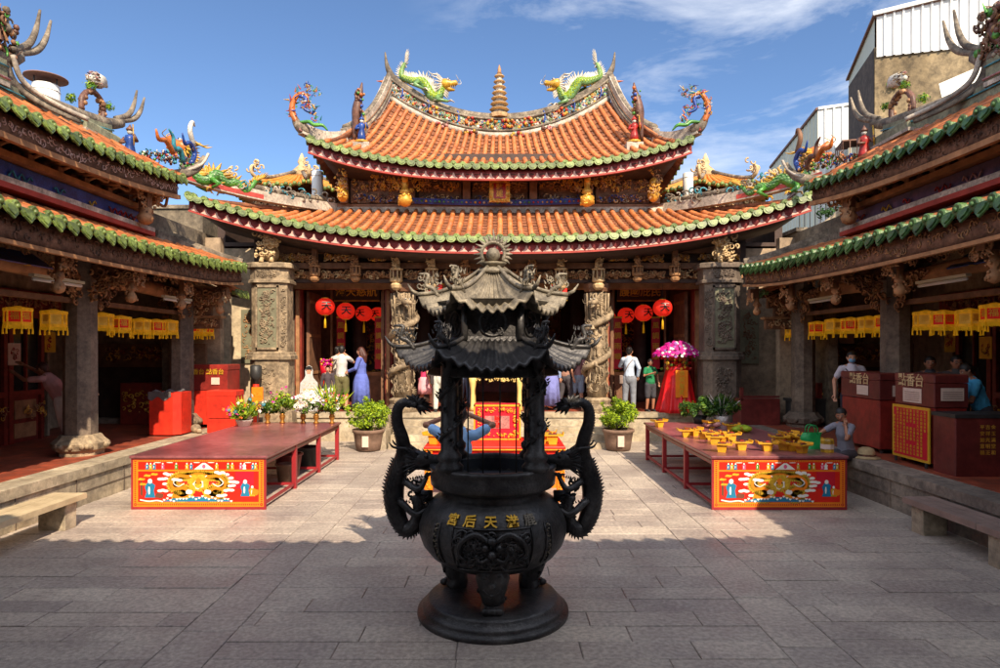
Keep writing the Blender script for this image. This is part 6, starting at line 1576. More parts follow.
def altar_box():
    T = thing('altar_chest', 'red and gold framed chest standing on the offering table', 'chest', (-.05, 10.3, .82))
    mb = MB('panel_crimson'); mb.bb(-.42, .33, 10.2, 10.5, .82, 1.38, .01); mb.use('gold_paint')
    for a, b, c, d in ((-.42, .33, .82, .84), (-.42, .33, 1.35, 1.38), (-.42, -.395, .82, 1.38), (.305, .33, .82, 1.38)): mb.bx(a, b, 10.19, 10.2, c, d)
    rn = random.Random(3)
    for (a, b, c, d) in ((-.38, .85, .67, .1), (-.38, 1.24, .67, .1), (-.38, .85, .1, .48), (.19, .85, .1, .48)): mb.carve((a, 10.198, b), (1, 0, 0), (0, 0, 1), c, d, 26, rn, r=(.018, .035), th=.007)
    mb.use('glaze_pink'); mb.bx(-.24, .15, 10.192, 10.199, 1.0, 1.2); mb.build('body', T)
    mb = MB('panel_red'); text(mb, '慈', (-.045, 10.19, 1.15), (1, 0, 0), (0, 0, 1), .1, .006); text(mb, '悲', (-.045, 10.19, 1.05), (1, 0, 0), (0, 0, 1), .1, .006); mb.build('lettering', T)
altar_box()
mb = MB('panel_crimson'); mb.add([(.42, 10.2, .82), (.86, 10.2, .82), (.86, 10.5, .82), (.42, 10.5, .82), (.47, 10.3, 1.35), (.55, 10.3, 1.35), (.55, 10.42, 1.35), (.47, 10.42, 1.35)], [(0, 1, 5, 4), (1, 2, 6, 5), (2, 3, 7, 6), (3, 0, 4, 7), (4, 5, 6, 7), (3, 2, 1, 0)], False)
mb.use('gold_paint'); mb.bar((.42, 10.19, .83), (.86, 10.19, .83), .01, .02); mb.bar((.86, 10.19, .82), (.55, 10.29, 1.35), .01, .02); mb.bar((.42, 10.19, .82), (.47, 10.29, 1.35), .01, .02)
mb.build('donation_box', at=(.6, 10.3, .82), label='red wedge shaped box on the offering table right of the gold framed chest', cat='box')
# ---------------- yellow altar table on the hall terrace ----------------
def terrace_table():
    z = .71; T = thing('altar_table', 'cream yellow carved altar table on the terrace before the middle bay', 'table', (-.1, 16.6, z))
    mb = MB('granite'); cr = 'cream_paint'
    mb = MB(cr); mb.bb(-.85, .65, 16.35, 17.0, z + .86, z + .92, .01); mb.use('panel_red'); mb.bx(-.85, .65, 16.33, 16.35, z + .92, z + 1.12)
    mb.use('gold_paint'); mb.carve((-.83, 16.325, z + .93), (1, 0, 0), (0, 0, 1), 1.46, .18, 60, rp, r=(.02, .05), th=.01); mb.build('table_top', T)
    for x in (-.7, .5):
        for y in (16.42, 16.92): mb = MB(cr, True); mb.lathe([(.1, z), (.06, z + .1), (.055, z + .5), (.09, z + .7), (.12, z + .86)], (x, y, 0), 8); mb.build('leg', T)
    mb = MB(cr); mb.carve((-.75, 16.36, z + .72), (1, 0, 0), (0, 0, 1), 1.3, .14, 40, rp, r=(.02, .05), th=.012); mb.build('apron', T)
mat('cream_paint', lin(225, 195, 120), .5, .12, 6, .15, 40)
terrace_table()
def small_shrine():
    z = 1.84; T = thing('shrine_box', 'small red and gold shrine cabinet on top of the cream altar table', 'shrine', (-.1, 16.7, z))
    mb = MB('panel_red'); mb.bx(-.42, .22, 16.5, 16.8, z - .22, z + .28); mb.use('carve_gold'); mb.carve((-.4, 16.49, z - .05), (1, 0, 0), (0, 0, 1), .6, .32, 50, rp, r=(.02, .05), th=.012)
    mb.use('gold_paint'); mb.bx(-.46, .26, 16.48, 16.82, z + .28, z + .33); mb.build('cabinet', T)
    for x in (-.62, .45): mb = MB('panel_crimson', True); mb.lathe([(.05, z - .2), (.03, z), (.1, z + .12), (.11, z + .16)], (x, 16.6, 0), 12); mb.ball((x, 16.6, z + .24), (.1, .1, .09)); mb.build('flower_cup', at=(x, 16.6, z - .2), label='pink cup of flowers on the cream altar table, ' + ('left' if x < 0 else 'right') + ' of the shrine cabinet', cat='cup')
small_shrine()
# ---------------- golden trays ----------------
def make_tray():
    T = thing('offering_tray', '', 'tray', (0, 0, 0))
    mb = MB('gold_tray'); w = .095
    mb.add([(-w * .55, -w * .5, .0), (w * .55, -w * .5, 0), (w * .55, w * .5, 0), (-w * .55, w * .5, 0), (-w * .75, -w * .6, .1), (w * .75, -w * .6, .1), (w * .75, w * .6, .1), (-w * .75, w * .6, .1)], [(0, 1, 5, 4), (1, 2, 6, 5), (2, 3, 7, 6), (3, 0, 4, 7), (3, 2, 1, 0)], False)
    mb.build('box', T)
    mb = MB('gold_tray'); mb.obx((0, 0, .115), (w * 1.45, 0, 0), (0, w * .85, 0), (0, 0, .008))
    for sg in (-1, 1): mb.obx((sg * w * 1.5, 0, .13), (.006, 0, .0), (0, w * .85, 0), (sg * .006, 0, .022))
    mb.build('flared_top', T)
    mb = MB('glaze_brown'); mb.obx((0, 0, .13), (w * .6, 0, 0), (0, w * .4, 0), (0, 0, .007)); mb.use('glaze_red'); mb.obx((.01, .0, .142), (w * .3, 0, 0), (0, w * .2, 0), (0, 0, .005)); mb.build('joss_paper', T)
    return T
spots = [(640, 400 - 0), (0, 0)]
rows_ = [('front left corner', [(722, 449), (741, 447), (767, 448)]), ('left edge', [(686, 434), (694, 433), (703, 436), (711, 437)]), ('middle of the left half', [(715, 441), (722, 440), (731, 438), (719, 436)]),
         ('far left corner', [(657, 424)]), ('far edge', [(711, 425), (731, 428)]), ('right half', [(779, 441), (787, 440), (794, 439), (803, 441), (811, 444), (783, 447), (792, 448), (802, 450), (797, 437), (810, 437)])]
base = None; cnt = 0
ordn = ['first', 'second', 'third', 'fourth', 'fifth', 'sixth', 'seventh', 'eighth', 'ninth', 'tenth']
for nm, lst in rows_:
    for i, (px, py) in enumerate(sorted(lst)):
        d = (CZ - .76) * F / (py - 350 + 3); x = (px - 500) * d / F; d = min(max(d, 9.15), 13.1)
        x = min(max(x, 3.08), 4.78)
        if len(lst) == 1: lb = 'golden offering tray alone at the far left corner of the right table'
        else: lb = 'golden tray at the %s of the right table, %s from left' % (nm, ordn[i])
        if base is None: base = make_tray(); o = base; o.location = (x, d, .761); o['label'] = lb
        else: o = copy_tree(base, None, (x, d, .761), label=lb)
        o['group'] = 'golden offering trays'; o.rotation_euler = (0, 0, rp.uniform(-.5, .5)); cnt += 1
# yellow flower trays on the offering table
for i, (x, y) in enumerate(((-1.0, 9.75), (-.85, 10.1), (.62, 9.75), (.8, 9.72), (.72, 10.02))):
    copy_tree(base, None, (x, y, .821), rp.uniform(-.4, .4), 'golden tray on the offering table, ' + ['at its left front', 'at its left back', 'third from its right front corner', 'at its right front corner', 'before the red wedge box'][i], sc=(1.1, 1.1, 1.2))['group'] = 'golden trays on the offering table'
# packets on the right table
for (x, y, m, lb, sx) in ((4.05, 12.3, 'glaze_pink', 'pink cloth bundle on the far part of the right table', .17), (4.35, 11.6, 'leaf_bright', 'bag of green and yellow fruit on the far part of the right table', .2)):
    mb = MB(m, True); mb.M = Matrix.Translation((x, y, .76)); rn = random.Random(4)
    for k in range(9): mb.use(m if k % 3 else ('glaze_yellow' if 'green' in lb else m)); mb.ball((rn.uniform(-sx, sx) * .6, rn.uniform(-.1, .1), .05 + rn.random() * .03), (.1, .08, .055))
    mb.build('parcel', at=(x, y, .76), label=lb, cat='parcel')
# green bag + hat
def bag():
    x, y, z = 4.72, 9.7, .76; T = thing('shopping_bag', 'bright green shopping bag on the right table in front of the seated woman', 'bag', (x, y, z))
    mb = MB('bag_green', True)
    mb.grid(lambda a, b: (x + .17 * math.cos(a * 2 * PI) * (1 - .15 * b) + .02 * math.sin(b * 7), y + .1 * math.sin(a * 2 * PI) * (1 - .55 * b) + .01 * math.sin(a * 25), z + .24 * b), 24, 8)
    mb.build('body', T)
    for s_ in (-1, 1): mb = MB('bag_green', True); mb.tube(catmull([(x - .08, y + s_ * .04, z + .22), (x - .05, y + s_ * .05, z + .34), (x + .05, y + s_ * .05, z + .34), (x + .08, y + s_ * .04, z + .22)], 5), .008, 6); mb.build('handle', T)
mat('bag_green', lin(20, 150, 75), .5, .15, 4, .3, 20)
bag()
mb = MB('straw', True); c = (5.78, 10.1, .55); mb.lathe([(.2, .0), (.2, .012), (.13, .03), (.125, .09), (.11, .14), (.06, .165), (.01, .17)], c, 24); mb.use('glaze_brown'); mb.lathe([(.132, .035), (.13, .065)], c, 24, cap=False); mat('straw', lin(185, 160, 120), .8, .2, 20, .4, 80)
mb.build('sun_hat', at=c, label='straw sun hat lying on the platform edge beside the seated woman', cat='hat')
mb = MB('glaze_yellow', True); mb.lathe([(.09, .0), (.095, .17), (.085, .19), (.01, .19)], (4.78, 9.35, .761), 8, False); mb.use('paper'); mb.lathe([(.097, .05), (.097, .12)], (4.78, 9.35, .761), 8, False, cap=False); mb.build('paper_drum', at=(4.78, 9.35, .761), label='yellow paper tub at the front right corner of the right table', cat='tub')
# ---------------- cabinets ----------------
def cabinet(name, lab, x0, x1, y0, y1, z0, z1, m, split=None, mt=None, wheels=False, sign=None, rz=0):
    cx, cy = (x0 + x1) / 2, (y0 + y1) / 2
    T = thing('cabinet', lab, 'cabinet', (cx, cy, z0)); a, b = (x1 - x0) / 2, (y1 - y0) / 2; h = z1 - z0; wz = .08 if wheels else 0
    def mk(m_): q = MB(m_); return q
    s = split if split else h
    mb = mk(m); mb.bb(-a, a, -b, b, wz, s - .006, .01); mb.build('body', T, local=True)
    if split: mb = mk(mt or m); mb.bb(-a - .012, a + .012, -b - .012, b + .012, s + .006, h - .12, .01); mb.bb(-a - .018, a + .018, -b - .018, b + .018, h - .115, h, .015); mb.build('lid', T, local=True)
    if wheels:
        for sx in (-1, 1):
            for sy in (-1, 1): mb = mk('iron'); mb.sm = True; mb.tube([(sx * (a - .07) - .015, sy * (b - .07), .04), (sx * (a - .07) + .015, sy * (b - .07), .04)], .04, 14, smooth=False); mb.bx(sx * (a - .07) - .02, sx * (a - .07) + .02, sy * (b - .07) - .02, sy * (b - .07) + .02, .05, .082); mb.build('castor', T, local=True)
    T['bx'] = 0; del T['bx']
    return T
def face_text(T, s, x, y, z, ux, size, m='gold_paint', name='lettering'):
    mb = MB(m); text(mb, s, (x, y, z), ux, (0, 0, 1), size, .006); mb.build(name, T, local=True)
A = cabinet('a', 'maroon cabinet with pale lettering and a paper notice, beside the masked man', 6.2, 6.8, 10.45, 11.6, .55, 1.87, 'cabinet_red', .88, 'cabinet_maroon', True)
face_text(A, '點香台', -.326, -.02, 1.2, (0, -1, 0), .2, 'carve_pale')
mb = MB('paper'); mb.bx(-.322, -.318, -.28, .06, .94, 1.1); mb.build('notice', A, local=True); mb = MB('paper'); mb.bx(-.1, .08, -.595, -.59, .94, 1.12); mb.build('notice', A, local=True)
B_ = cabinet('b', 'maroon cabinet with a notice on each face, behind the red board of golden characters', 6.16, 6.62, 9.07, 9.95, .55, 1.9, 'cabinet_red', .88, 'cabinet_maroon', True)
face_text(B_, '點香台', -.249, .06, 1.24, (0, -1, 0), .2, 'carve_pale')
mb = MB('paper'); mb.bx(-.251, -.244, -.18, .24, .92, 1.13); mb.use('cabinet_maroon')
for k in range(5): mb.bx(-.253, -.251, -.14, .2, .95 + k * .03, .957 + k * .03)
mb.build('notice', B_, local=True)
mb = MB('paper'); mb.bx(-.15, .17, -.462, -.455, .98, 1.16); mb.use('cabinet_maroon')
for k in range(5): mb.bx(-.13, .15, -.4645, -.462, 1.0 + k * .025, 1.006 + k * .025)
mb.build('notice', B_, local=True)
def red_board():
    T = thing('signboard', 'bright red board of golden characters leaning on the middle maroon cabinet', 'signboard', (6.08, 9.5, .6))
    mb = MB('gold_paint'); mb.bx(6.09, 6.11, 9.08, 9.93, .63, 1.42); mb.use('panel_crimson'); mb.bx(6.084, 6.09, 9.12, 9.89, .67, 1.38); mb.build('board', T)
    mb = MB('gold_paint'); rn = random.Random(8)
    cols = '福祿壽喜財平安順利吉祥如意金玉滿堂光明正大天地人和風調雨順國泰民安'
    for c in range(10):
        y = 9.86 - c * .078; n = 13; st = 0 if c not in (0, 9) else (2 if c == 0 else 0)
        for r in range(st, n):
            if c in (4, 5, 6) and r in (4, 9): continue
            z = 1.345 - r * .052
            if c == 9 and r > 5: continue
            text(mb, cols[(c * 7 + r) % len(cols)], (6.080, y, z), (0, -1, 0), (0, 0, 1), .045, .003)
    mb.build('lettering', T)
    mb = MB('iron'); 
    for y in (9.15, 9.85): mb.bx(6.085, 6.105, y - .02, y + .02, .555, .63)
    mb.build('foot', T)
red_board()
C_ = cabinet('c', 'low maroon cabinet with a column of golden characters, nearest on the right platform', 6.1, 7.35, 8.57, 9.02, .552, 1.38, 'cabinet_maroon')
mb = MB('iron'); mb.obx((0, 0, .81), (.64, 0, 0), (0, .24, 0), (0, 0, .025)); mb.build('rim', C_, local=True)
mb = MB('carve_gold')
for c, s in enumerate(('平安如意福', '吉祥光明正', '金玉滿堂和')):
    for r, ch in enumerate(s): text(mb, ch, (-.27 + c * .075, -.228, .66 - r * .085), (1, 0, 0), (0, 0, 1), .065, .004)
mb.build('lettering', C_, local=True)
# left side
D_ = cabinet('d', 'tall red cabinet with golden lettering by the far left pillar', -6.85, -5.95, 13.95, 14.6, .55, 1.93, 'cabinet_bright', .82, 'cabinet_red', True)  # one red cabinet; sunlit lower part and shaded top put into its colours
for x in (-.22, .2): face_text(D_, '點香台', x, -.353, 1.22, (1, 0, 0), .13)
mb = MB('paper'); mb.bx(.12, .3, -.358, -.354, .95, 1.1); mb.build('notice', D_, local=True)
E_ = cabinet('e', 'bright red bin cabinet standing before the tall red cabinet on the left', -6.0, -5.42, 13.1, 13.5, .55, 1.42, 'cabinet_bright', .3)
def ash_bin():
    T = thing('ash_bin', 'open topped red metal bin full of burnt ash on the left platform', 'bin', (-6.62, 12.85, .55)); a, b = .3, .26
    mb = MB('cabinet_bright'); pl = [(-a, -b + .06), (-a + .02, -b), (a - .12, -b), (a, -b + .1), (a, b), (-a, b)]; mb.prism(pl, .03, .86); mb.build('body', T, local=True)
    mb = MB('ash'); rn = random.Random(6); mb.grid(lambda u, v: (-a * .95 + u * a * 1.6, -b * 1.05 + v * b * 1.9, .84 + .06 * math.sin(u * 9) * math.sin(v * 5 + u * 3) + .02), 12, 10); mb.grid(lambda u, v: (-a + .0 + u * a * 1.5, -b - .012, .88 - v * (.14 + .04 * math.sin(u * 11))), 12, 2); mb.build('ash_heap', T, local=True)
ash_bin()
mb = MB('iron', True); mb.lathe([(.06, 0), (.06, .1), (.1, .12), (.13, .2), (.13, .42), (.08, .45)], (-5.72, 15.0, 1.45), 14); mb.use('cabinet_bright'); mb.lathe([(.07, -.9), (.07, 0)], (-5.72, 15.0, 1.45), 12); mb.build('post_box', at=(-5.72, 15.0, .55), label='black rounded box on a red post beside the left carved pier', cat='box')
mb = MB('panel_orange'); mb.bx(-5.55, -5.3, 14.3, 14.33, 1.1, 1.42); mb.use('gold_paint'); text(mb, '香油', (-5.43, 14.295, 1.26), (1, 0, 0), (0, 0, 1), .11, .005); mb.use('iron'); mb.bx(-5.44, -5.42, 14.33, 14.35, .0, 1.3); mb.bx(-5.55, -5.31, 14.25, 14.45, 0, .02); mb.build('sign', at=(-5.43, 14.3, 0), label='small orange sign on a stand left of the carved pier', cat='sign')
for x, y, r, lb in ((-6.25, 13.15, .11, 'pale stone stool leg beside the open ash bin'), ):
    mb = MB('stone_carved', True); mb.ball((x, y, .64), (.11, .1, .09)); mb.ball((x + .12, y - .1, .6), (.06, .05, .05)); mb.build('rock', at=(x, y, .55), label='pale rounded stone on the left platform beside the open ash bin', cat='stone')
# long red bench boxes, right wing far end
F_ = cabinet('f', 'long dark red bench box at the far end of the right platform', 5.45, 6.35, 14.5, 15.0, .55, 1.15, 'cabinet_maroon')
mb = MB('cabinet_maroon'); mb.bx(-.45, -.38, -.25, -.18, .55, .85); mb.bx(-.45, .45, -.22, -.2, .62, .66); mb.build('rail', F_, local=True)
mb = MB('iron'); mb.bx(6.5, 7.9, 14.3, 14.7, 1.1, 1.16); 
for x in (6.55, 7.8): mb.bx(x, x + .06, 14.32, 14.68, .55, 1.1)
mb.bx(6.56, 7.86, 14.34, 14.36, .6, 1.1); mb.build('dark_counter', at=(7.2, 14.5, .55), label='long dark counter beside the red bench box under the right side hall', cat='counter')
# ---------------- benches ----------------
def bench(lab, xa, xb, ya, yb, m):
    T = thing('bench', lab, 'bench', ((xa + xb) / 2, yb - .5, 0)); T['group'] = 'low benches along the platforms'; w = xb - xa; rn = random.Random(3)
    y = ya
    while y < yb - .1:
        y1 = min(yb, y + rn.uniform(1.3, 1.9))
        if yb - y1 < .5: y1 = yb
        for k in range(3): mb = MB(m); mb.bb(xa + k * w / 3 + .004, xa + (k + 1) * w / 3 - .004, y + .005, y1 - .005, .33 + rn.uniform(-.004, .004), .40 + rn.uniform(-.004, .004), .008); mb.build('plank', T)
        y = y1
    y = yb - .35
    while y > ya: mb = MB('granite'); mb.bb(xa + .04, xb - .06, y, y + .22, 0, .33, .01); mb.build('stone_block', T); y -= 1.25
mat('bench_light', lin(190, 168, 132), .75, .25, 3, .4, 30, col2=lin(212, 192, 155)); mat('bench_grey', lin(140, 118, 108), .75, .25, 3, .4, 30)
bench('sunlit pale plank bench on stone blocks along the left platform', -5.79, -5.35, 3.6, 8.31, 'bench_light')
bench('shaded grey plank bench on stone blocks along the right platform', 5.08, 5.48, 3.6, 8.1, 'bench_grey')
# ---------------- lanterns ----------------
def palace_lantern(m_panel):
    T = thing('palace_lantern', '', 'lantern', (0, 0, 0)); r, h = .168, .18
    mb = MB('lantern_yellow'); mb.lathe([(r * 1.05, h), (r * 1.12, h + .015), (r * 1.1, h + .05), (r * .5, h + .065), (r * .15, h + .08)], (0, 0, 0), 6, False); mb.lathe([(r * 1.0, -.015), (r * 1.06, .0), (r * 1.04, .03)], (0, 0, 0), 6, False)
    for k in range(6): a = k * PI / 3; mb.tube([(r * math.cos(a), r * math.sin(a), 0), (r * math.cos(a), r * math.sin(a), h + .02)], .013, 5)
    mb.build('frame', T)
    mb = MB(m_panel); mb.lathe([(r * .93, .02), (r * .93, h)], (0, 0, 0), 6, False)
    mb.use('gold_paint')
    for k in range(6):
        a = k * PI / 3 + PI / 6; u = V((math.cos(a), math.sin(a), 0)); 
        text(mb, '福' if m_panel == 'lantern_panel' else '壽', u * r * .815 + V((0, 0, .11)), V((-u.y, u.x, 0)), (0, 0, 1), .12, .004)
    mb.build('panel', T)
    mb = MB('fringe'); rn = random.Random(1)
    for k in range(6):
        a0, a1 = k * PI / 3, (k + 1) * PI / 3; p = V((r * math.cos(a0), r * math.sin(a0), 0)); q = V((r * math.cos(a1), r * math.sin(a1), 0))
        for j in range(9):
            c0 = p.lerp(q, j / 9); c1 = p.lerp(q, (j + .8) / 9); L = .07 + rn.uniform(0, .02)
            mb.add([c0, c1, c1 + V((0, 0, -L * .8)), c0 + V((0, 0, -L * .8))], [(0, 1, 2, 3)], False)
        mb.tube([p * 1.05, p * 1.07 + V((0, 0, -.1)), p * 1.05 + V((0, 0, -.14))], [.006, .012, .016], 5)
    mb.build('fringe', T)
    mb = MB('iron'); mb.tube([(0, 0, h + .07), (0, 0, h + .32)], .004, 4); mb.build('cord', T)
    return T
PR = palace_lantern('lantern_panel'); PY = palace_lantern('lantern_dull'); first = {'r': True, 'y': True}
def put_lantern(side, x, y, kind, i, tot):
    src = PR if kind == 'r' else PY
    lb = '%s lantern, %s from the front of %s under the %s side hall eave' % ('red panelled' if kind == 'r' else 'all yellow', ordn[i] if i < 10 else ['eleventh', 'twelfth'][i - 10], tot, side)
    if first[kind]: first[kind] = False; src.location = (x, y, 2.62); src['label'] = lb; o = src
    else: o = copy_tree(src, None, (x, y, 2.62 + rp.uniform(-.035, .03)), label=lb)
    o.rotation_euler = (0, 0, rp.uniform(0, 1)); o['group'] = 'palace lanterns in the side halls'
Lx = [(9.16, 'r'), (9.9, 'y'), (11.1, 'y'), (11.65, 'r'), (12.3, 'y'), (12.85, 'r'), (13.35, 'y'), (14.3, 'r'), (14.65, 'y'), (15.0, 'r')]
for i, (y, k) in enumerate(Lx): put_lantern('left', -6.9 + (-.0), y, k, i, 'ten')
Rx = [(8.86, 'r'), (9.35, 'y'), (9.9, 'r'), (10.3, 'y'), (11.35, 'r'), (11.9, 'y'), (12.5, 'r'), (13.15, 'y'), (13.8, 'r'), (14.55, 'r'), (14.95, 'y')]
for i, (y, k) in enumerate(Rx): put_lantern('right', 6.85, y, k, i, 'eleven')
def round_lantern():
    T = thing('round_lantern', '', 'lantern', (0, 0, 0)); r = .225
    mb = MB('lantern_red', True); prof = [(r * math.cos(t) * 1.0 + .015, r * 1.0 * math.sin(t)) for t in [-1.25 + 2.5 * i / 14 for i in range(15)]]
    mb.lathe(prof, (0, 0, 0), 32, wave=lambda th, z: 1 + .02 * math.cos(th * 16)); mb.build('shade', T)
    mb = MB('gold_paint', True); mb.lathe([(.08, r * .9), (.09, r * 1.02)], (0, 0, 0), 16); mb.build('rim', T); mb = MB('gold_paint', True); mb.lathe([(.09, -r * 1.02), (.08, -r * .9)], (0, 0, 0), 16); mb.build('rim', T)
    mb = MB('fringe', True); mb.tube([(0, 0, -r), (0, 0, -r - .08), (0, 0, -r - .12), (0, 0, -r - .32)], [.01, .01, .025, .035], 8); mb.build('tassel', T)
    mb = MB('iron'); mb.tube([(0, 0, r), (0, 0, r + .5)], .005, 4); mb.build('cord', T)
    mb = MB('black_paint')
    for ch, a0 in (('天', -PI / 2 + .15),):
        def bend(x, y, z, a0=a0):
            zz = y; rr = math.sqrt(max(.001, 1 - (zz / r) ** 2)) * r + .030 + z; a = a0 + x / r; return (rr * math.cos(a), rr * math.sin(a), zz)
        text(mb, ch, (0, 0, 0), (1, 0, 0), (0, 0, 1), .24, .022, bend)
    mb.build('lettering', T)
    return T
RL = round_lantern(); ft = True
for side, lst in (('left', [(-4.48, 16.4, 3.36), (-4.1, 17.0, 3.28), (-3.93, 18.5, 3.3), (-3.88, 20.3, 3.38)]), ('right', [(4.18, 16.45, 3.33), (3.88, 17.3, 3.25), (3.68, 18.7, 3.26), (3.42, 20.3, 3.3)])):
    for i, (x, y, z) in enumerate(lst):
        lb = 'round red lantern in the %s doorway of the temple hall, %s of four going inwards' % (side, ordn[i])
        if ft: RL.location = (x, y, z); RL['label'] = lb; ft = False; o = RL
        else: o = copy_tree(RL, None, (x, y, z), label=lb)
        o['group'] = 'round red lanterns at the temple doors'; o.rotation_euler = (0, 0, rp.uniform(-.4, .4))
def box_lantern(x, lb, ch):
    T = thing('square_lantern', lb, 'lantern', (x, 15.85, 3.46)); mb = MB('panel_red'); mb.bb(-.2, .2, -.13, .13, 0, .42, .01); mb.build('box', T, local=True)
    mb = MB('gold_paint'); text(mb, ch, (0, -.133, .28), (1, 0, 0), (0, 0, 1), .17, .006); text(mb, '安', (0, -.133, .12), (1, 0, 0), (0, 0, 1), .17, .006)
    for z in (0, .4): mb.bx(-.205, .205, -.135, .135, z, z + .02)
    mb.build('trim', T, local=True)
    mb = MB('iron'); mb.bx(-.01, .01, -.01, .01, .42, .7); mb.build('cord', T, local=True)
box_lantern(-1.62, 'red and gold square lantern hanging left of the incense burner roof', '平'); box_lantern(1.45, 'red and gold square lantern hanging right of the incense burner roof', '國')
# ---------------- plants ----------------
def shrub(x, y, lb, rw=.46, seed=1, m=('leaf_bright', 'leaf_bright', 'leaf')):
    T = thing('potted_shrub', lb, 'potted plant', (x, y, 0)); rn = random.Random(seed)
    mb = MB('terracotta', True); mb.lathe([(.2, 0), (.27, .02), (.3, .2), (.33, .4), (.36, .42), (.36, .48), (.31, .48), (.3, .42), (.01, .42)], (0, 0, 0), 20, wave=lambda th, z: 1 + .01 * math.sin(th * 9)); mb.use('paper'); mb.bx(-.07, .07, -.345, -.335, .12, .36); mb.build('pot', T, local=True)
    mb = MB('stem', True)
    for k in range(7): a = rn.uniform(0, 6.3); mb.tube([(0, 0, .42), (.15 * math.cos(a), .15 * math.sin(a), .6), (.3 * math.cos(a), .3 * math.sin(a), .85)], [.02, .014, .006], 5)
    mb.build('stem', T, local=True)
    mb = MB('leaf_bright')
    for k in range(24):
        p = V((rn.gauss(0, 1), rn.gauss(0, 1), rn.gauss(0, .8))).normalized(); leafy(mb, (p.x * rw * .7, p.y * rw * .7, .78 + p.z * .26), (.17, .17, .14), 110, rn, .036, mats=m)
    for k in range(14):
        p = V((rn.gauss(0, 1), rn.gauss(0, 1), abs(rn.gauss(0, 1)))).normalized(); leafy(mb, (p.x * rw * 1.02, p.y * rw * 1.02, .8 + p.z * .38), (.07, .07, .07), 30, rn, .034, mats=m)
    mb.build('foliage', T, local=True)
shrub(-2.95, 14.35, 'round yellow green potted shrub beside the left end of the stairs', .5, 1); shrub(2.66, 14.4, 'round yellow green potted shrub beside the right end of the stairs', .42, 2)
def arrangement(x, y, z, lb, seed, kinds, h, w, m_leaf=('leaf', 'leaf_dark'), vase='brass', nfl=60, spiky=False, name='flower_vase', fl_r=.022):
    T = thing(name, lb, 'flower vase', (x, y, z)); rn = random.Random(seed)
    mb = MB(vase, True); vh = .2 if name == 'flower_vase' else .12
    mb.lathe([(.05, 0), (.06, .02), (.03, .05), (.055, vh * .6), (.06, vh * .75), (.04, vh * .9), (.065, vh), (.05, vh * .98), (.01, vh * .9)] if name == 'flower_vase' else [(.1, 0), (.16, vh), (.17, vh), (.15, vh * .9), (.01, vh * .8)], (0, 0, 0), 16); mb.build('vase', T, local=True)
    mb = MB('stem'); tips = []
    for k in range(16):
        a = rn.uniform(0, 6.3); r_ = w * math.sqrt(rn.random()); hh = vh + (h - vh) * (1 - .4 * (r_ / w) ** 2) * rn.uniform(.6, 1); t = V((r_ * math.cos(a), r_ * math.sin(a), hh)); tips.append(t)
        mb.tube([(0, 0, vh * .9), t * .5 + V((0, 0, .05)), t], [.006, .005, .003], 4)
    mb.build('stems', T, local=True)
    mb = MB(m_leaf[0]); 
    for t in tips: leafy(mb, t * .75 + V((0, 0, vh * .2)), (.12, .12, .12), 75, rn, .035, mats=m_leaf)
    if spiky:
        for k in range(40): a = rn.uniform(0, 6.3); d = V((math.cos(a) * rn.random(), math.sin(a) * rn.random(), 1)).normalized(); mb.use(rn.choice(m_leaf)); o = V((0, 0, vh)); e = o + d * h * rn.uniform(.6, 1); q = d.orthogonal() * .015; mb.add([o - q, o + q, (o + e) / 2 + q * 1.3, e, (o + e) / 2 - q * 1.3], [(0, 1, 2, 3, 4)], False)
    mb.build('foliage', T, local=True)
    mb = MB(kinds[0])
    for k in range(nfl):
        t = rn.choice(tips) + V((rn.gauss(0, .05), rn.gauss(0, .05), rn.gauss(0, .05))); mb.use(rn.choice(kinds)); n = V((rn.uniform(-1, 1), rn.uniform(-1.3, .3), rn.uniform(-.2, 1))).normalized(); a_ = n.orthogonal().normalized(); b_ = n.cross(a_)
        for j in range(5): th = j * 1.257; d = a_ * math.cos(th) + b_ * math.sin(th); q = n.cross(d) * fl_r * .55; mb.add([t, t + d * fl_r * .7 + q + n * fl_r * .2, t + d * fl_r * 1.35, t + d * fl_r * .7 - q + n * fl_r * .2], [(0, 1, 2, 3)], False)
        mb.use('petal_yellow'); mb.ball(t + n * .004, fl_r * .25, 5, 3)
    mb.build('blossoms', T, local=True)
    return T
TZ = .761
arrangement(-5.02, 12.55, TZ, 'low basket of mixed yellow and pink flowers at the left of the vase row', 1, ['petal_yellow', 'petal_white', 'petal_magenta', 'glaze_teal', 'petal_orange'], .5, .3, ('leaf', 'leaf_bright'), 'petal_white', 80, True, 'flower_basket', .03)
arrangement(-4.72, 13.0, TZ, 'slender vase of white flowers second from the left in the vase row', 2, ['petal_white', 'petal_white', 'petal_purple'], .5, .2, ('leaf', 'leaf_dark'), 'brass', 60)
arrangement(-4.42, 13.0, TZ, 'leafy yellow green vase with purple blossoms third from the left in the row', 3, ['petal_purple', 'petal_magenta', 'leaf_bright'], .72, .26, ('leaf_bright', 'leaf'), 'brass', 40)
arrangement(-4.0, 13.0, TZ, 'bushy green vase with a few white flowers, fourth from the left', 4, ['petal_white', 'petal_yellow'], .6, .25, ('leaf_bright', 'leaf'), 'brass', 40)
arrangement(-3.72, 12.95, TZ, 'vase full of white orchids on the left table', 5, ['petal_white'], .66, .36, ('leaf', 'leaf'), 'brass', 320, fl_r=.042)
arrangement(-3.4, 12.95, TZ, 'tall vase of orange, yellow and purple flowers at the right end of the row', 6, ['petal_yellow', 'petal_orange', 'petal_purple', 'petal_magenta', 'petal_white'], .72, .24, ('leaf', 'leaf_bright'), 'brass', 90, True)
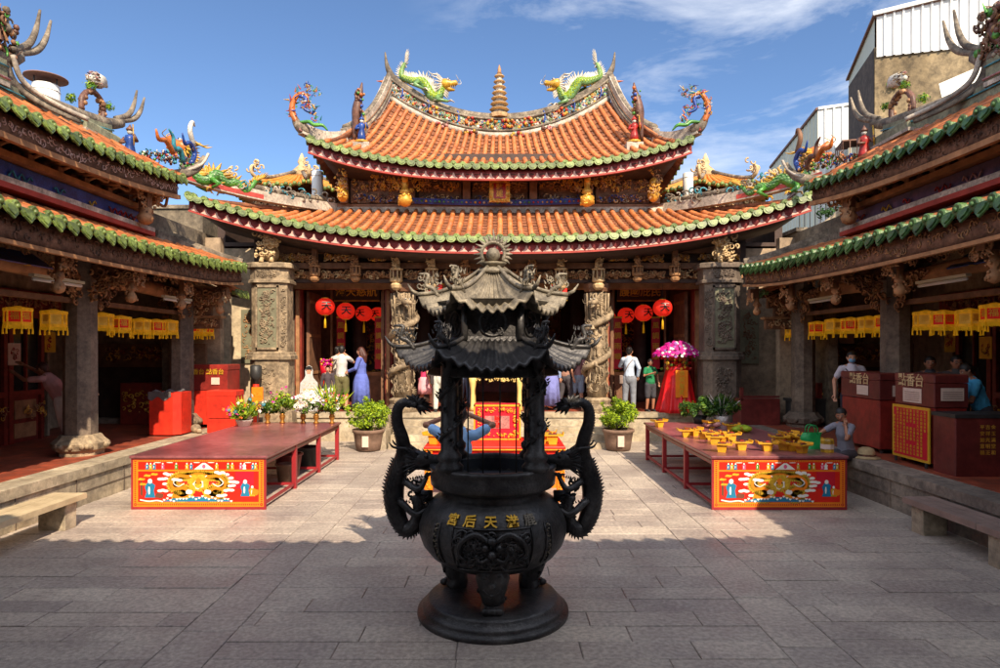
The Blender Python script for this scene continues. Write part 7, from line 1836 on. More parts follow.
def planter(x, y, z, lb, seed, m, sp):
    T = thing('potted_plant', lb, 'potted plant', (x, y, z)); rn = random.Random(seed); mb = MB('iron' if not sp else 'petal_white', True); mb.lathe([(.1, 0), (.15, .16), (.13, .15), (.01, .14)], (0, 0, 0), 16); mb.build('pot', T, local=True)
    mb = MB(m[0])
    for k in range(20): a = rn.uniform(0, 6.3); r_ = .34 * rn.random() ** .6; leafy(mb, (r_ * math.cos(a), r_ * math.sin(a), .22 + .3 * rn.random() * (1.2 - r_ * 2)), (.12, .12, .1), 60, rn, .045, mats=m)
    if sp:
        for k in range(46): a = rn.uniform(0, 6.3); d = V((math.cos(a) * rn.random(), math.sin(a) * rn.random() - .2, .8)).normalized(); mb.use(rn.choice(m + ('petal_white',))); o = V((0, 0, .15)); e = o + d * rn.uniform(.35, .6); q = d.orthogonal() * .025; mb.add([o - q * .4, o + q * .4, (o + e) / 2 + q, e, (o + e) / 2 - q], [(0, 1, 2, 3, 4)], False)
    mb.build('foliage', T, local=True)
planter(4.05, 13.0, TZ, 'dark green bushy plant at the far end of the right table', 3, ('leaf_dark', 'leaf'), False)
planter(4.48, 12.95, TZ, 'plant with long white edged leaves at the far end of the right table', 4, ('leaf', 'leaf_dark'), True)
# red draped flower stand
def draped():
    x, y, z = 4.42, 15.98, .71; T = thing('flower_stand', 'tall stand draped in red satin under an umbrella of magenta orchids', 'flower stand', (x, y, z))
    mb = MB('red_satin', True); mb.lathe([(.50, 0), (.47, .1), (.40, .45), (.34, .8), (.27, 1.05), (.3, 1.12), (.01, 1.14)], (0, 0, 0), 96, wave=lambda th, zz: 1 + (.09 * math.sin(th * 11) + .04 * math.sin(th * 23 + 1)) * max(0, 1 - zz)); mb.build('drape', T, local=True)
    mb = MB('panel_orange'); mb.bb(-.15, .15, -.43, -.40, .38, 1.05, .005); mb.use('gold_paint')
    for k, ch in enumerate('恭祝聖誕'): text(mb, ch, (0, -.434, .96 - k * .15), (1, 0, 0), (0, 0, 1), .14, .005)
    mb.build('banner', T, local=True)
    rn = random.Random(9); mb = MB('glaze_red')
    for k in range(120):
        a = rn.uniform(0, 6.3); r_ = .42 * rn.random(); mb.use(rn.choice(['glaze_red', 'petal_orange', 'petal_yellow', 'red_satin', 'leaf'])); mb.ball((r_ * math.cos(a), r_ * math.sin(a), 1.05 + rn.random() * .32), rn.uniform(.025, .05), 6, 4)
    mb.build('flower_ring', T, local=True)
    mb = MB('stem'); mb.tube([(0, 0, 1.1), (0, 0, 1.5)], .03, 6); mb.build('stem', T, local=True)
    mb = MB('petal_magenta')
    for k in range(620):
        a = rn.uniform(0, 6.3); r_ = .58 * math.sqrt(rn.random()); t = V((r_ * math.cos(a), r_ * math.sin(a), 1.42 + .32 * (1 - (r_ / .58) ** 2) + rn.uniform(-.05, .03))); mb.use(rn.choice(['petal_magenta'] * 5 + ['petal_purple', 'petal_white']))
        n = V((math.cos(a) * .5, math.sin(a) * .5 - .4, .6)).normalized(); a_ = n.orthogonal().normalized(); b_ = n.cross(a_); f = .04
        for j in range(5): th = j * 1.257 + k; d = a_ * math.cos(th) + b_ * math.sin(th); q = n.cross(d) * f * .5; mb.add([t, t + d * f * .6 + q, t + d * f, t + d * f * .6 - q], [(0, 1, 2, 3)], False)
    mb.build('orchids', T, local=True)
    T.location = (x, y, z)
draped()
# cut-out figure board and dressed figure by the left door
def standee():
    T = thing('standee', 'white cut out figure board standing at the left temple door', 'cut out board', (-4.8, 16.1, .71)); T.scale = (.9, 1, .92); mb = MB(cm((188, 188, 186)))
    pl = [(-.24, 0), (.24, 0), (.26, .5), (.24, .78), (.13, .9), (.1, .98), (.11, 1.1), (.07, 1.22), (0, 1.26), (-.07, 1.22), (-.11, 1.1), (-.1, .98), (-.13, .9), (-.24, .78), (-.26, .5)]
    mb.plate((0, 0, .0), (1, 0, 0), (0, 0, 1), pl, .02); mb.build('board', T, local=True)
    mb = MB('hair_black'); mb.plate((0, -.022, .0), (1, 0, 0), (0, 0, 1), [(-.08, 1.1), (.08, 1.1), (.09, 1.18), (.04, 1.235), (-.04, 1.235), (-.09, 1.18)], .003); mb.use('skin'); mb.plate((0, -.026, .0), (1, 0, 0), (0, 0, 1), [(-.05, 1.03), (.05, 1.03), (.06, 1.13), (-.06, 1.13)], .003)
    mb.use(cm((40, 60, 110))); mb.plate((0, -.022, .0), (1, 0, 0), (0, 0, 1), [(-.13, .1), (-.03, .1), (0, .3), (.03, .1), (.13, .1), (.12, .45), (-.12, .45)], .003)
    mb.use('carve_pale'); mb.plate((0, -.022, .0), (1, 0, 0), (0, 0, 1), [(-.16, .55), (.16, .55), (.16, .62), (-.16, .62)], .003)
    for k in range(8): mb.ball((-.14 + k * .04, -.024, .72 + .05 * math.sin(k * 2)), (.014, .004, .014), 6, 4)
    mb.build('printed_figure', T, local=True)
standee()
# fire bucket / red post near left door
mb = MB('panel_red', True); mb.lathe([(.09, 0), (.09, .8), (.1, .82), (.01, .83)], (-4.62, 16.9, .71), 12); mb.use('panel_crimson'); mb.lathe([(.12, .85), (.13, 1.2), (.01, 1.21)], (-4.62, 16.9, .71), 12); mb.build('incense_stand', at=(-4.62, 16.9, .71), label='red round incense stand behind the white figure board', cat='stand')
# ---------------- people ----------------
def remesh(mb, name, parent, vox, mname, smooth=3):
    me = bpy.data.meshes.new('raw'); me.from_pydata([tuple(p) for p in mb.v], [], mb.f)
    o = bpy.data.objects.new('raw', me); COL.objects.link(o)
    m = o.modifiers.new('r', 'REMESH'); m.mode = 'VOXEL'; m.voxel_size = vox; m.use_smooth_shade = True
    if smooth: s_ = o.modifiers.new('s', 'SMOOTH'); s_.iterations = smooth; s_.factor = .5
    dg = bpy.context.evaluated_depsgraph_get(); out = bpy.data.meshes.new_from_object(o.evaluated_get(dg))
    bpy.data.objects.remove(o); bpy.data.meshes.remove(me)
    out.name = name; out.materials.clear(); out.materials.append(MATS[mname])
    out.polygons.foreach_set('use_smooth', [True] * len(out.polygons)); out.polygons.foreach_set('material_index', [0] * len(out.polygons))
    r = bpy.data.objects.new(name, out); COL.objects.link(r); r.parent = parent; return r
def person(label, loc, rz, H=1.65, top=(200, 200, 200), bottom=(60, 60, 70), kind='trousers', sleeves='short', hair='hair_black', hairlen='short', skin='skin',
           lean=0, arms=None, legs=None, seat=False, head=(0, 0), fem=False, mask=False, shoes=(40, 40, 42), vox=.009, bag=None, stripe=None, group=None, head_dy=0, hip_h=None, glasses=False):
    """faces -Y locally; arms: {'L':(elbow,hand),'R':(elbow,hand)} in local metres for a 1.65 m figure; legs likewise (knee, ankle)"""
    T = thing('person', label, 'person', loc, rz, group); s = H / 1.65
    A = lambda *p: V(p)
    hz = .86 if hip_h is None else hip_h
    hip = A(0, 0, hz); ld = V((0, -math.sin(lean), math.cos(lean)))
    fw = V((0, -math.cos(lean), -math.sin(lean)))
    ch = hip + ld * .34; sh = hip + ld * .50; nk = hip + ld * .54; hw = .15 if fem else .168
    hd = nk + ld * .13 + V((head[0] * .05, 0, 0)) + fw * (.02 + head_dy)
    SL, SR = sh + V((-hw, 0, -.035)), sh + V((hw, 0, -.035))
    ar = {'L': (SL + V((-.06, .02, -.26)), SL + V((-.07, -.05, -.5))), 'R': (SR + V((.06, .02, -.26)), SR + V((.07, -.05, -.5)))}
    if arms:
        for k in arms: ar[k] = tuple(V(p) for p in arms[k])
    lg = {'L': (A(-.1, -.02, hz - .41), A(-.11, .03, .07)), 'R': (A(.1, -.02, hz - .41), A(.11, .03, .07))}
    if legs:
        for k in legs: lg[k] = tuple(V(p) for p in legs[k])
    def cap(mb, pts, rr, n=12): mb.tube([p * s for p in pts], [r * s for r in rr], n); [mb.ball(p * s, r * s * .98, 10, 7) for p, r in zip(pts, rr)]
    up = (hd - nk).normalized(); yaw = head[1]; f = Matrix.Rotation(yaw, 3, 'Z') @ V((0, -1, 0)); f = (f - up * f.dot(up)).normalized(); q = up.cross(f)
    # body
    mb = MB(skin)
    cap(mb, [hip + V((0, 0, -.04)), hip + ld * .1, hip + ld * .22, ch, sh - ld * .03], [.125, .12, .105, .12, .09])
    cap(mb, [SL * 1.0, sh, SR], [.055, .075, .055]); cap(mb, [sh, nk, nk + ld * .06], [.06, .052, .05])
    mb.ball(hd * s, (.078 * s, .09 * s, .105 * s), 16, 12); mb.ball((hd + f * .03 - up * .055) * s, (.055 * s, .055 * s, .05 * s), 10, 8)
    mb.tube([(hd + f * .085 + up * .01) * s, (hd + f * .108 - up * .025) * s], [.010 * s, .017 * s], 6)
    for sg in (-1, 1): mb.ball((hd + q * sg * .08 + f * .0 - up * .005) * s, (.014 * s, .02 * s, .03 * s), 8, 6)
    for k in ('L', 'R'):
        S0 = SL if k == 'L' else SR; e, h = ar[k]
        cap(mb, [S0, e, h], [.05, .038, .026]); d = (h - e).normalized(); sgn = -1 if k == 'L' else 1
        side = d.cross(V((0, 1, 0)));  side = side.normalized() if side.length > .1 else V((1, 0, 0)); nn = d.cross(side)
        c = h + d * .045; mb.tube([(h) * s, (h + d * .03) * s, (h + d * .085) * s], [.026 * s, .036 * s, .036 * s], 8, sq=.5, up=side)
        for j in range(4):
            o = h + d * .08 + side * (-.027 + .018 * j); L = (.062, .072, .068, .054)[j]; cap(mb, [o, o + d * L * .5 + nn * .006, o + d * L * .9 + nn * .022], [.0105, .0098, .0085], 6)
        o = h + d * .02 + side * (.03 * (1 if sgn > 0 else -1)); cap(mb, [o, o + d * .03 + side * .02 * sgn, o + d * .06 + side * .024 * sgn], [.013, .011, .009], 6)
        kn, an = lg[k]; hp = hip + V((-.09 if k == 'L' else .09, 0, -.02)); cap(mb, [hp, kn, kn.lerp(an, .35), an], [.095 if kind not in ('skirt', 'dress') else .07, .055, .056, .038])
        ft = V((0, -1, 0)); cap(mb, [an + V((0, .03, -.03)), an + ft * .07 + V((0, 0, -.045)), an + ft * .15 + V((0, 0, -.05))], [.036, .03, .024])
    body = remesh(mb, 'body', T, vox * s, skin)
    # face
    mb = MB('ivory', True)
    for sg in (-1, 1):
        mb.use('ivory'); mb.ball((hd + f * .079 + q * sg * .031 + up * .012) * s, (.012 * s, .012 * s, .007 * s), 7, 5); mb.use('black_paint'); mb.ball((hd + f * .088 + q * sg * .031 + up * .012) * s, .006 * s, 6, 4)
        mb.use(hair); mb.tube([(hd + f * .086 + q * sg * .016 + up * .032) * s, (hd + f * .08 + q * sg * .048 + up * .03) * s], .004 * s, 5)
    if not mask: mb.use('lip'); mb.tube([(hd + f * .082 - q * .02 - up * .058) * s, (hd + f * .088 - up * .058) * s, (hd + f * .082 + q * .02 - up * .058) * s], [.004 * s, .007 * s, .004 * s], 6)
    if glasses:
        mb.use('iron')
        for sg in (-1, 1): mb.tube([(hd + f * .1 + q * (sg * .034 + .024 * math.cos(a)) + up * (.01 + .02 * math.sin(a))) * s for a in [i * PI / 6 for i in range(13)]], .0025 * s, 4)
    mb.build('face', T, local=True)
    if mask:
        mb = MB('glaze_mask', True); mb.ball((hd + f * .055 - up * .04) * s, (.062 * s, .058 * s, .05 * s), 12, 8); mb.build('mask', T, local=True)
    # hair
    mb = MB(hair, True); b_ = -f
    mb.ball((hd + b_ * .018 + up * .024) * s, (.09 * s, .1 * s, .1 * s), 14, 10)
    if hairlen == 'long': cap(mb, [hd + b_ * .05, nk + b_ * .09, nk + b_ * .1 - ld * .16], [.08, .08, .045]); cap(mb, [hd + b_ * .02 + q * .06, nk + b_ * .04 + q * .06], [.04, .035]); cap(mb, [hd + b_ * .02 - q * .06, nk + b_ * .04 - q * .06], [.04, .035])
    elif hairlen == 'bun': mb.ball((hd + b_ * .1 + up * .05) * s, .042 * s, 10, 7); cap(mb, [hd + b_ * .04 - up * .02, hd + b_ * .04 - up * .06], [.07, .05])
    elif hairlen == 'tail': cap(mb, [hd + b_ * .09 + up * .02, hd + b_ * .14 - up * .05, nk + b_ * .13 - ld * .1], [.035, .032, .015]); cap(mb, [hd + b_ * .04 - up * .02, hd + b_ * .04 - up * .06], [.07, .05])
    else: cap(mb, [hd + b_ * .04 - up * .01, hd + b_ * .04 - up * .05], [.075, .055])
    # cut the hair back from the face by intersecting height: build as remeshed shell
    hr = remesh(mb, 'hair', T, .012 * s, hair, 2)
    fl = (hd + f * .062) * s
    me = hr.data; import bmesh
    bm = bmesh.new(); bm.from_mesh(me); dl = [v for v in bm.verts if (V(v.co) - hd * s).dot(f) > .052 * s and (V(v.co) - hd * s).dot(up) < .052 * s]
    bmesh.ops.delete(bm, geom=dl, context='VERTS'); bm.to_mesh(me); bm.free()
    # top
    tm = cm(top, .85); mb = MB(tm); w = 1.06 if not fem else .98
    low = hip + ld * .05
    cap(mb, [low, hip + ld * .12, hip + ld * .24, ch, sh - ld * .02], [.142 * w, .134 * w, .125 * w, .138 * w, .10 * w]); cap(mb, [SL, sh + V((0, 0, -.01)), SR], [.058, .078, .058])
    if sleeves != 'none':
        for k in ('L', 'R'):
            S0 = SL if k == 'L' else SR; e, h = ar[k]
            if sleeves == 'short': cap(mb, [S0, S0.lerp(e, .62)], [.06, .056])
            else: cap(mb, [S0, e, e.lerp(h, .9)], [.064, .052, .042])
    for j in range(9): a = rp.uniform(0, 6.3); z = rp.uniform(0, .35); p = hip + ld * z; mb.tube([(p + V((.125 * math.cos(a), .12 * math.sin(a), 0))) * s, (p + ld * .1 + V((.13 * math.cos(a + .3), .12 * math.sin(a + .3), 0))) * s], [.012 * s, .006 * s], 6)
    remesh(mb, 'shirt' if kind != 'dress' else 'bodice', T, .011 * s, tm)
    # bottom
    bmn = cm(bottom, .85)
    if kind in ('skirt', 'dress'):
        mb = MB(bmn, True); z0 = .46 if kind == 'skirt' else .12; L = hz - z0 + .08
        mb.lathe([(r * s, z * s) for r, z in ((.135, hz + .1), (.165, hz + .02), (.2, hz - .1), (.205 if kind == 'dress' else .21, hz - .22), (.24 if kind == 'dress' else .22, z0), (.2, z0 + .01))], (0, 0, 0), 48, wave=lambda th, z: 1 + .07 * math.sin(th * 9) * min(1, max(0, (hz * s - z) / (.5 * s)))); mb.build('skirt', T, local=True)
    else:
        mb = MB(bmn); cap(mb, [hip + V((0, 0, .06)), hip + V((0, 0, -.05))], [.135, .138])
        for k in ('L', 'R'):
            kn, an = lg[k]; hp = hip + V((-.085 if k == 'L' else .085, 0, -.03))
            if kind == 'trousers': cap(mb, [hp, kn, kn.lerp(an, .5), kn.lerp(an, .93)], [.108, .076, .068, .06])
            else: cap(mb, [hp, kn.lerp(hp, .05)], [.112, .088])
        remesh(mb, 'trousers' if kind == 'trousers' else 'shorts', T, .011 * s, bmn)
    sm = cm(shoes, .6)
    for k in ('L', 'R'):
        kn, an = lg[k]; ft = V((0, -1, 0)); mb = MB(sm); cap(mb, [an + V((0, .035, -.028)), an + ft * .07 + V((0, 0, -.035)), an + ft * .16 + V((0, 0, -.042))], [.045, .041, .032]); mb.bx(*[v * s for v in (an.x - .04, an.x + .04)], (an.y - .19) * s, (an.y + .07) * s, (an.z - .07) * s, (an.z - .05) * s); remesh(mb, 'shoe', T, .01 * s, sm, 2)
    if bag:
        mb = MB(cm(bag), True); 
        if fem or True: mb.tube([(SL + ld * .07) * s, (ch + fw * .15) * s, (hip + V((.16, -.08, .05))) * s], .012 * s, 5); mb.tube([(SL + ld * .07) * s, (ch - fw * .15) * s, (hip + V((.16, .05, .05))) * s], .012 * s, 5)
        mb.bb((.15) * s, (.24) * s, -.12 * s, .1 * s, (hz - .15) * s, (hz + .06) * s, .02); mb.build('shoulder_bag', T, local=True)
    return T
mat('glaze_mask', lin(120, 175, 215), .7, .08, 6, .1)
PZt = .71; PZw = .55
U = PI
# left door group
person('person seen from behind in grey t-shirt and olive shorts at the left door', (-4.02, 16.25, PZt), U + .15, 1.66, (205, 200, 195), (105, 100, 62), 'shorts', skin='skin', arms={'L': ((-.28, -.18, 1.22), (-.07, -.3, 1.42)), 'R': ((.28, -.18, 1.24), (.07, -.3, 1.42))})
person('person with long dark hair in a long blue dress at the left door', (-3.5, 16.15, PZt), -1.5 - .3, 1.62, (95, 110, 190), (95, 110, 190), 'dress', 'long', 'hair_brown', 'long', fem=True, arms={'L': ((-.2, -.1, 1.1), (-.16, -.32, 1.05)), 'R': ((.22, -.05, 1.1), (.12, -.3, 1.02))})
person('person in a white shirt and pale trousers behind the one in olive shorts', (-4.25, 16.75, PZt), U - .4, 1.64, (222, 215, 200), (190, 170, 150), 'trousers', fem=True, hairlen='bun')
person('person in dark clothes with a magenta flower headdress by the white board', (-4.3, 15.98, PZt), .2, 1.15, (70, 60, 65), (60, 55, 60), 'dress', 'long', 'hair_brown', 'bun', fem=True)
mb = MB('petal_magenta'); rn = random.Random(4)
for k in range(60): mb.use(rn.choice(['petal_magenta', 'petal_magenta', 'glaze_yellow', 'glaze_red'])); mb.ball((-4.31 + rn.uniform(-.14, .14), 15.95 + rn.uniform(-.1, .1), 1.86 + rn.uniform(0, .16)), rn.uniform(.02, .035), 6, 4)
mb.build('flower_headdress', at=(-4.31, 15.95, 1.86), label='magenta flower headdress worn by the dark clothed figure by the left door', cat='headdress')
# centre
person('person in pink top and skirt with a handbag, left of the incense burner', (-1.95, 16.6, PZt), U / 2 + .6, 1.45, (225, 60, 110), (240, 170, 180), 'skirt', 'short', 'hair_black', 'tail', fem=True, bag=(200, 90, 120), legs={'L': ((-.09, -.16, .46), (-.1, -.18, .07)), 'R': ((.09, .02, .45), (.1, .24, .1))})
person('person in white with patterned trousers, just left of the burner pillar on the terrace', (-1.5, 16.0, PZt), U, 1.62, (225, 220, 215), (200, 200, 190), 'trousers', 'short', 'hair_black', 'tail', fem=True, bag=(60, 50, 50))
person('person in a dark top seen between the burner rods, left of the altar table', (-.95, 17.4, PZt), U, 1.6, (90, 90, 110), (90, 110, 140), 'trousers')
person('person in a magenta top seen right of the altar table', (.85, 17.3, PZt), -2.4, 1.6, (180, 40, 90), (70, 70, 90), 'trousers', fem=True, hairlen='long')
person('person in a long pale blue dress, just right of the right burner pillar', (1.32, 16.5, PZt), U - .2, 1.64, (150, 170, 205), (120, 125, 190), 'dress', 'long', 'hair_black', 'long', fem=True, bag=(30, 30, 38))
person('person in brownish t-shirt and dark trousers, beside the pale blue dress', (1.72, 16.9, PZt), 2.4, 1.62, (160, 120, 105), (70, 66, 72), 'trousers', legs={'L': ((-.09, -.12, .46), (-.1, -.1, .07)), 'R': ((.09, .04, .45), (.1, .18, .09))})
person('person in a dusty pink top and pale blue shorts beside the right dragon column', (2.06, 17.0, PZt), U, 1.6, (165, 120, 125), (150, 170, 195), 'shorts', fem=True, hairlen='tail', bag=(90, 70, 80))
person('person in a light blue t-shirt raising both hands in prayer behind the incense burner', (-.44, 6.85, 0), U, 1.66, (150, 190, 235), (60, 66, 85), 'trousers', 'short', skin='skin_tan', arms={'R': ((-.36, -.1, 1.44) if False else (.36, -.08, 1.43), (.1, -.2, 1.53)), 'L': ((-.36, -.08, 1.43), (-.1, -.2, 1.53))}, vox=.007)
# right door
person('person in pale blue shirt and grey jeans with shoulder bag, right door', (3.26, 16.15, PZt), U - .3, 1.62, (185, 200, 220), (125, 130, 140), 'trousers', 'long', 'hair_black', 'bun', fem=True, bag=(140, 120, 110), arms={'L': ((-.25, -.02, 1.1), (-.2, -.12, .88)), 'R': ((.25, -.12, 1.15), (.12, -.3, 1.12))})
person('small boy in a green t-shirt and dark shorts at the right door', (3.78, 16.1, PZt), .3, 1.32, (30, 120, 75), (60, 60, 66), 'shorts', 'short', skin='skin_tan', arms={'L': ((-.24, -.05, 1.12), (-.08, -.24, 1.2)), 'R': ((.25, 0, 1.12), (.26, -.06, .9))})
# left hall
person('person in dusty pink top leaning with both hands on the red door', (-7.78, 11.4, PZw), -U / 2, 1.62, (215, 165, 165), (235, 222, 210), 'trousers', 'short', 'hair_brown', 'short', 'skin_tan', lean=.62, hip_h=.84, head=(0, 0), head_dy=-.03,
       arms={'L': ((-.2, -.55, 1.3), (-.12, -.8, 1.46)), 'R': ((.2, -.56, 1.2), (.12, -.8, 1.32))}, legs={'L': ((-.1, .02, .44), (-.11, .0, .07)), 'R': ((.1, .06, .44), (.11, .2, .07))}, vox=.007)
person('person mostly hidden behind the near left pillar, holding out a pink cloth', (-7.4, 11.25, PZw), 1.1, 1.6, (150, 120, 120), (70, 64, 66), 'trousers', 'short', 'hair_black', fem=True, arms={'L': ((-.22, -.2, 1.12), (-.14, -.4, 1.13)), 'R': ((.25, 0, 1.1), (.2, -.15, 1.0))})
mb = MB(cm((215, 150, 180)), True); mb.ball((-7.05, 11.0, 1.68), (.05, .04, .09), 10, 7); mb.ball((-7.0, 10.98, 1.6), (.06, .03, .05), 10, 7); mb.ball((-7.1, 11.0, 1.6), (.04, .04, .07), 10, 7); mb.build('cleaning_cloth', at=(-7.05, 11, 1.6), label='crumpled pink cloth held out beyond the near left pillar', cat='cloth')
# right hall
person('man with a blue face mask and white t-shirt walking beside the maroon cabinet', (6.62, 12.05, PZw), -.35, 1.68, (205, 200, 212), (40, 42, 56), 'shorts', 'short', 'hair_black', mask=True, bag=(60, 60, 70), arms={'L': ((-.28, .06, 1.1), (-.28, -.02, .84)), 'R': ((.26, .02, 1.1), (.22, -.1, .88))})
person('person whose head shows over the middle maroon cabinet, left of the one in glasses', (7.12, 10.6, PZw), -.5, 1.6, (60, 60, 66), (50, 50, 56), 'trousers', skin='skin_tan')
person('person in glasses behind the middle maroon cabinet', (7.38, 10.35, PZw), -.3, 1.62, (70, 66, 66), (50, 50, 56), 'trousers', skin='skin_tan', glasses=True)
person('person in a turquoise blue shirt bending over the low maroon cabinet', (7.2, 9.55, PZw), 1.5 + 3.14 + .0, 1.55, (70, 160, 205), (60, 60, 70), 'trousers', 'short', 'hair_black', 'tail', 'skin_tan', lean=.35, fem=True, arms={'L': ((-.2, -.32, 1.02), (-.12, -.5, .95)), 'R': ((.2, -.3, 1.0), (.1, -.5, .92))}, vox=.008)
person('woman in grey seated on the right platform edge, cheek on hand', (5.55, 10.25, .12), -1.0, 1.55, (130, 128, 140), (70, 66, 72), 'trousers', 'short', 'hair_black', 'bun', 'skin_tan', fem=True, hip_h=.52, lean=.22,
       arms={'L': ((-.26, -.3, .86), (-.22, -.52, .78)), 'R': ((.2, -.36, .8), (.12, -.24, .99))}, legs={'L': ((-.1, -.42, .5), (-.1, -.44, .08)), 'R': ((.1, -.42, .5), (.1, -.36, .08))}, vox=.007, head=(0, .3))
# ---------------- ground, sky, world, camera ----------------
def build_ground():
    rn = random.Random(3)
    mb = MB('soil'); mb.bx(-400, 400, -400, 400, -.3, -.06)
    mb.build('ground', kind='structure')
    mb = MB('paving_stone'); tints = []
    mb.bx(-6.4, 6.4, -1.5, 16.2, -.1, -.014); tints += [0] * 6
    def slab_(x0, x1, y0, y1):
        g = .004; z = rn.uniform(-.003, .003); b = .007
        t = min(1, max(0, rn.gauss(.5, .13)))
        zs = [z + rn.uniform(-.0015, .0015) for _ in range(4)]
        lo = [(x0 + g, y0 + g, -.014), (x1 - g, y0 + g, -.014), (x1 - g, y1 - g, -.014), (x0 + g, y1 - g, -.014)]
        mi = [(a, c, zs[i] - b * .6) for i, (a, c, _) in enumerate(lo)]
        hi = [(x0 + g + b, y0 + g + b, zs[0]), (x1 - g - b, y0 + g + b, zs[1]), (x1 - g - b, y1 - g - b, zs[2]), (x0 + g + b, y1 - g - b, zs[3])]
        fs = [(8, 9, 10, 11)]
        for i in range(4): j = (i + 1) % 4; fs += [(i, j, 4 + j, 4 + i), (4 + i, 4 + j, 8 + j, 8 + i)]
        mb.add(lo + mi + hi, fs, False); tints.extend([t] * 9)
    for (xa, xb) in ((-6.3, -2.55), (-2.12, 2.12), (2.58, 6.3)):
        y = -1.2
        while y < 15.8:
            d = rn.uniform(.26, .33); x = xa - rn.uniform(0, .9)
            while x < xb:
                w = rn.uniform(.75, 1.6); x0 = max(xa, x); x1 = min(xb, x + w)
                if xb - x1 < .25: x1 = xb
                if x1 > x0 + .02: slab_(x0, x1, y, y + d)
                x = x1 if x1 == xb else x + w
            y += d
    for xa in (-2.55, 2.12):
        y = -1.2
        while y < 15.8: d = rn.uniform(.8, 1.5); slab_(xa, xa + (.43 if xa < 0 else .46), y, y + d); y += d
    mb.tint = tints
    mb.build('courtyard_paving', kind='structure')
build_ground()

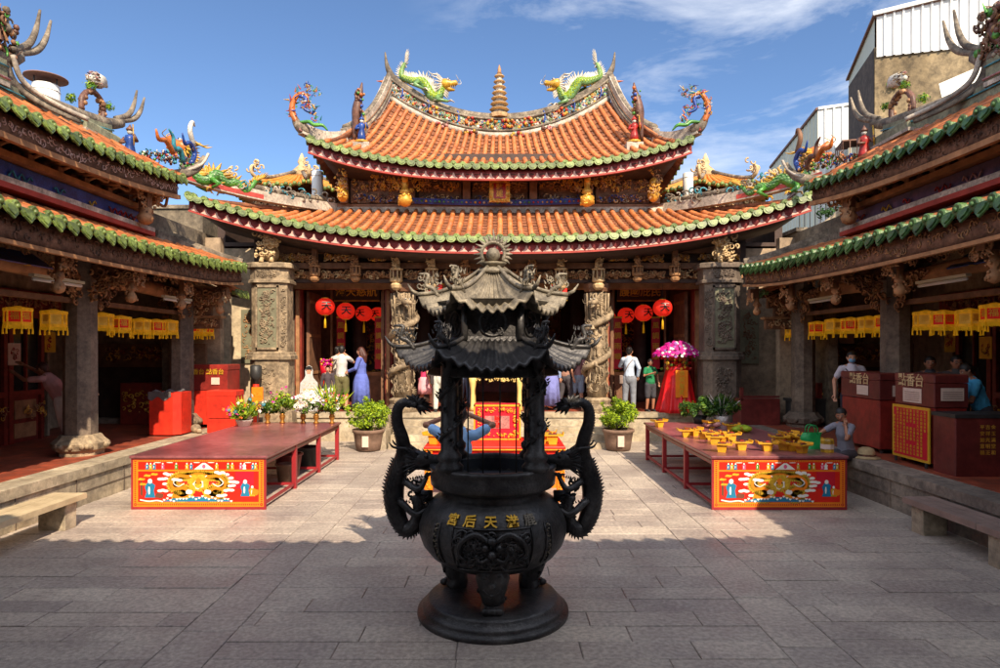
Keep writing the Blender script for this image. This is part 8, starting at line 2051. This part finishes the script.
SUN_DIR = V((-.42, 1.1, -1.0)).normalized()
def build_light():
    w = bpy.data.worlds.new('World'); scene.world = w; w.use_nodes = True
    nt = w.node_tree; N = nt.nodes; L = nt.links; N.clear()
    out = N.new('ShaderNodeOutputWorld'); bg = N.new('ShaderNodeBackground'); sky = N.new('ShaderNodeTexSky')
    sky.sky_type = 'NISHITA'; sky.sun_disc = False
    el = math.asin(-SUN_DIR.z); to = -SUN_DIR
    sky.sun_elevation = el; sky.sun_rotation = math.atan2(to.x, to.y)
    sky.air_density = .85; sky.dust_density = 0; sky.ozone_density = 5; sky.altitude = 0
    bg.inputs['Strength'].default_value = SKY_STRENGTH
    # thin high cloud, laid out by sky direction
    tc = N.new('ShaderNodeTexCoord'); mp = N.new('ShaderNodeMapping')
    mp.inputs['Rotation'].default_value = (0, R(-22), 0); mp.inputs['Scale'].default_value = (1.3, 1.0, 4.2)
    L.new(tc.outputs['Generated'], mp.inputs['Vector'])
    n1 = N.new('ShaderNodeTexNoise'); n1.inputs['Scale'].default_value = 2.3; n1.inputs['Detail'].default_value = 9; n1.inputs['Roughness'].default_value = .62; n1.inputs['Distortion'].default_value = .5
    L.new(mp.outputs[0], n1.inputs['Vector'])
    rp = N.new('ShaderNodeValToRGB'); e = rp.color_ramp.elements; e[0].position = .44; e[0].color = (0, 0, 0, 1); e[1].position = .78; e[1].color = (1, 1, 1, 1)
    L.new(n1.outputs['Fac'], rp.inputs['Fac'])
    # region mask: a band of sky to the right
    dt = N.new('ShaderNodeVectorMath'); dt.operation = 'DOT_PRODUCT'; L.new(tc.outputs['Generated'], dt.inputs[0])
    c = V((.32, 1, .40)).normalized(); dt.inputs[1].default_value = c
    mr = N.new('ShaderNodeMapRange'); mr.interpolation_type = 'SMOOTHSTEP'; mr.inputs[1].default_value = .90; mr.inputs[2].default_value = .985
    L.new(dt.outputs['Value'], mr.inputs[0])
    mu = N.new('ShaderNodeMath'); mu.operation = 'MULTIPLY'; L.new(rp.outputs['Color'], mu.inputs[0]); L.new(mr.outputs[0], mu.inputs[1])
    m2 = N.new('ShaderNodeMath'); m2.operation = 'MULTIPLY'; m2.inputs[1].default_value = .95; L.new(mu.outputs[0], m2.inputs[0])
    # unseen bright cloud added overhead and behind the camera to lift the shade
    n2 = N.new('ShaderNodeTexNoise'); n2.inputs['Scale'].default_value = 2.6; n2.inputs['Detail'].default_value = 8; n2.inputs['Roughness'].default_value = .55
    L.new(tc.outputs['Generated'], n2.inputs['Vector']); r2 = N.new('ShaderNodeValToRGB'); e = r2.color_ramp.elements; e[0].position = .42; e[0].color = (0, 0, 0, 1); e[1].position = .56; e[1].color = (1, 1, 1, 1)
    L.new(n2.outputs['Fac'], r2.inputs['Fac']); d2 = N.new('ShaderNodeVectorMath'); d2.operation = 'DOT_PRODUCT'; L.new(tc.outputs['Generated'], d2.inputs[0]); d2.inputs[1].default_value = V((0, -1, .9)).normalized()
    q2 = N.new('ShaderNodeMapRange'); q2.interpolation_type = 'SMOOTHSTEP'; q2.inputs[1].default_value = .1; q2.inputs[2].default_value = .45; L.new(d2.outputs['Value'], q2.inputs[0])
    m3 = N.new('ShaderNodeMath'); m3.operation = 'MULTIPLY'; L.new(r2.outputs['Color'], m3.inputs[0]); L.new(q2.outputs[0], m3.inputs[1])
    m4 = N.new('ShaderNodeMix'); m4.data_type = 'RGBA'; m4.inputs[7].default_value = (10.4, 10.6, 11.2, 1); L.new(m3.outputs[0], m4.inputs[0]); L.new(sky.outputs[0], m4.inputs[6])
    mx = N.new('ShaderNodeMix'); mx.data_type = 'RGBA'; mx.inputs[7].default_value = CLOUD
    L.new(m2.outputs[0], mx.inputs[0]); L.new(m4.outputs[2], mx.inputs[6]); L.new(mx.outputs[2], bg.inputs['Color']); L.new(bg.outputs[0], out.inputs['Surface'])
    ld = bpy.data.lights.new('sun', 'SUN'); ld.energy = SUN_STRENGTH; ld.angle = R(.5); ld.color = (1, .83, .62)
    lo = bpy.data.objects.new('sun', ld); COL.objects.link(lo); lo.rotation_euler = SUN_DIR.to_track_quat('-Z', 'Y').to_euler(); lo.location = (10, -20, 30)
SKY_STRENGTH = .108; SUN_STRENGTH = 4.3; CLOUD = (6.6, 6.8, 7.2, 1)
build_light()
cam = bpy.data.cameras.new('camera'); co = bpy.data.objects.new('camera', cam); COL.objects.link(co)
co.location = (0, 0, CZ); co.rotation_euler = (R(90), 0, 0); cam.sensor_width = 36; cam.lens = 23.04; cam.shift_y = 16 / 1000; cam.clip_end = 2000; cam.clip_start = .05
scene.camera = co
scene.view_settings.view_transform = 'Standard'; scene.view_settings.look = 'None'; scene.view_settings.exposure = .78; scene.view_settings.gamma = 1
scene.render.engine = 'CYCLES'
scene.cycles.max_bounces = 8; scene.cycles.diffuse_bounces = 6
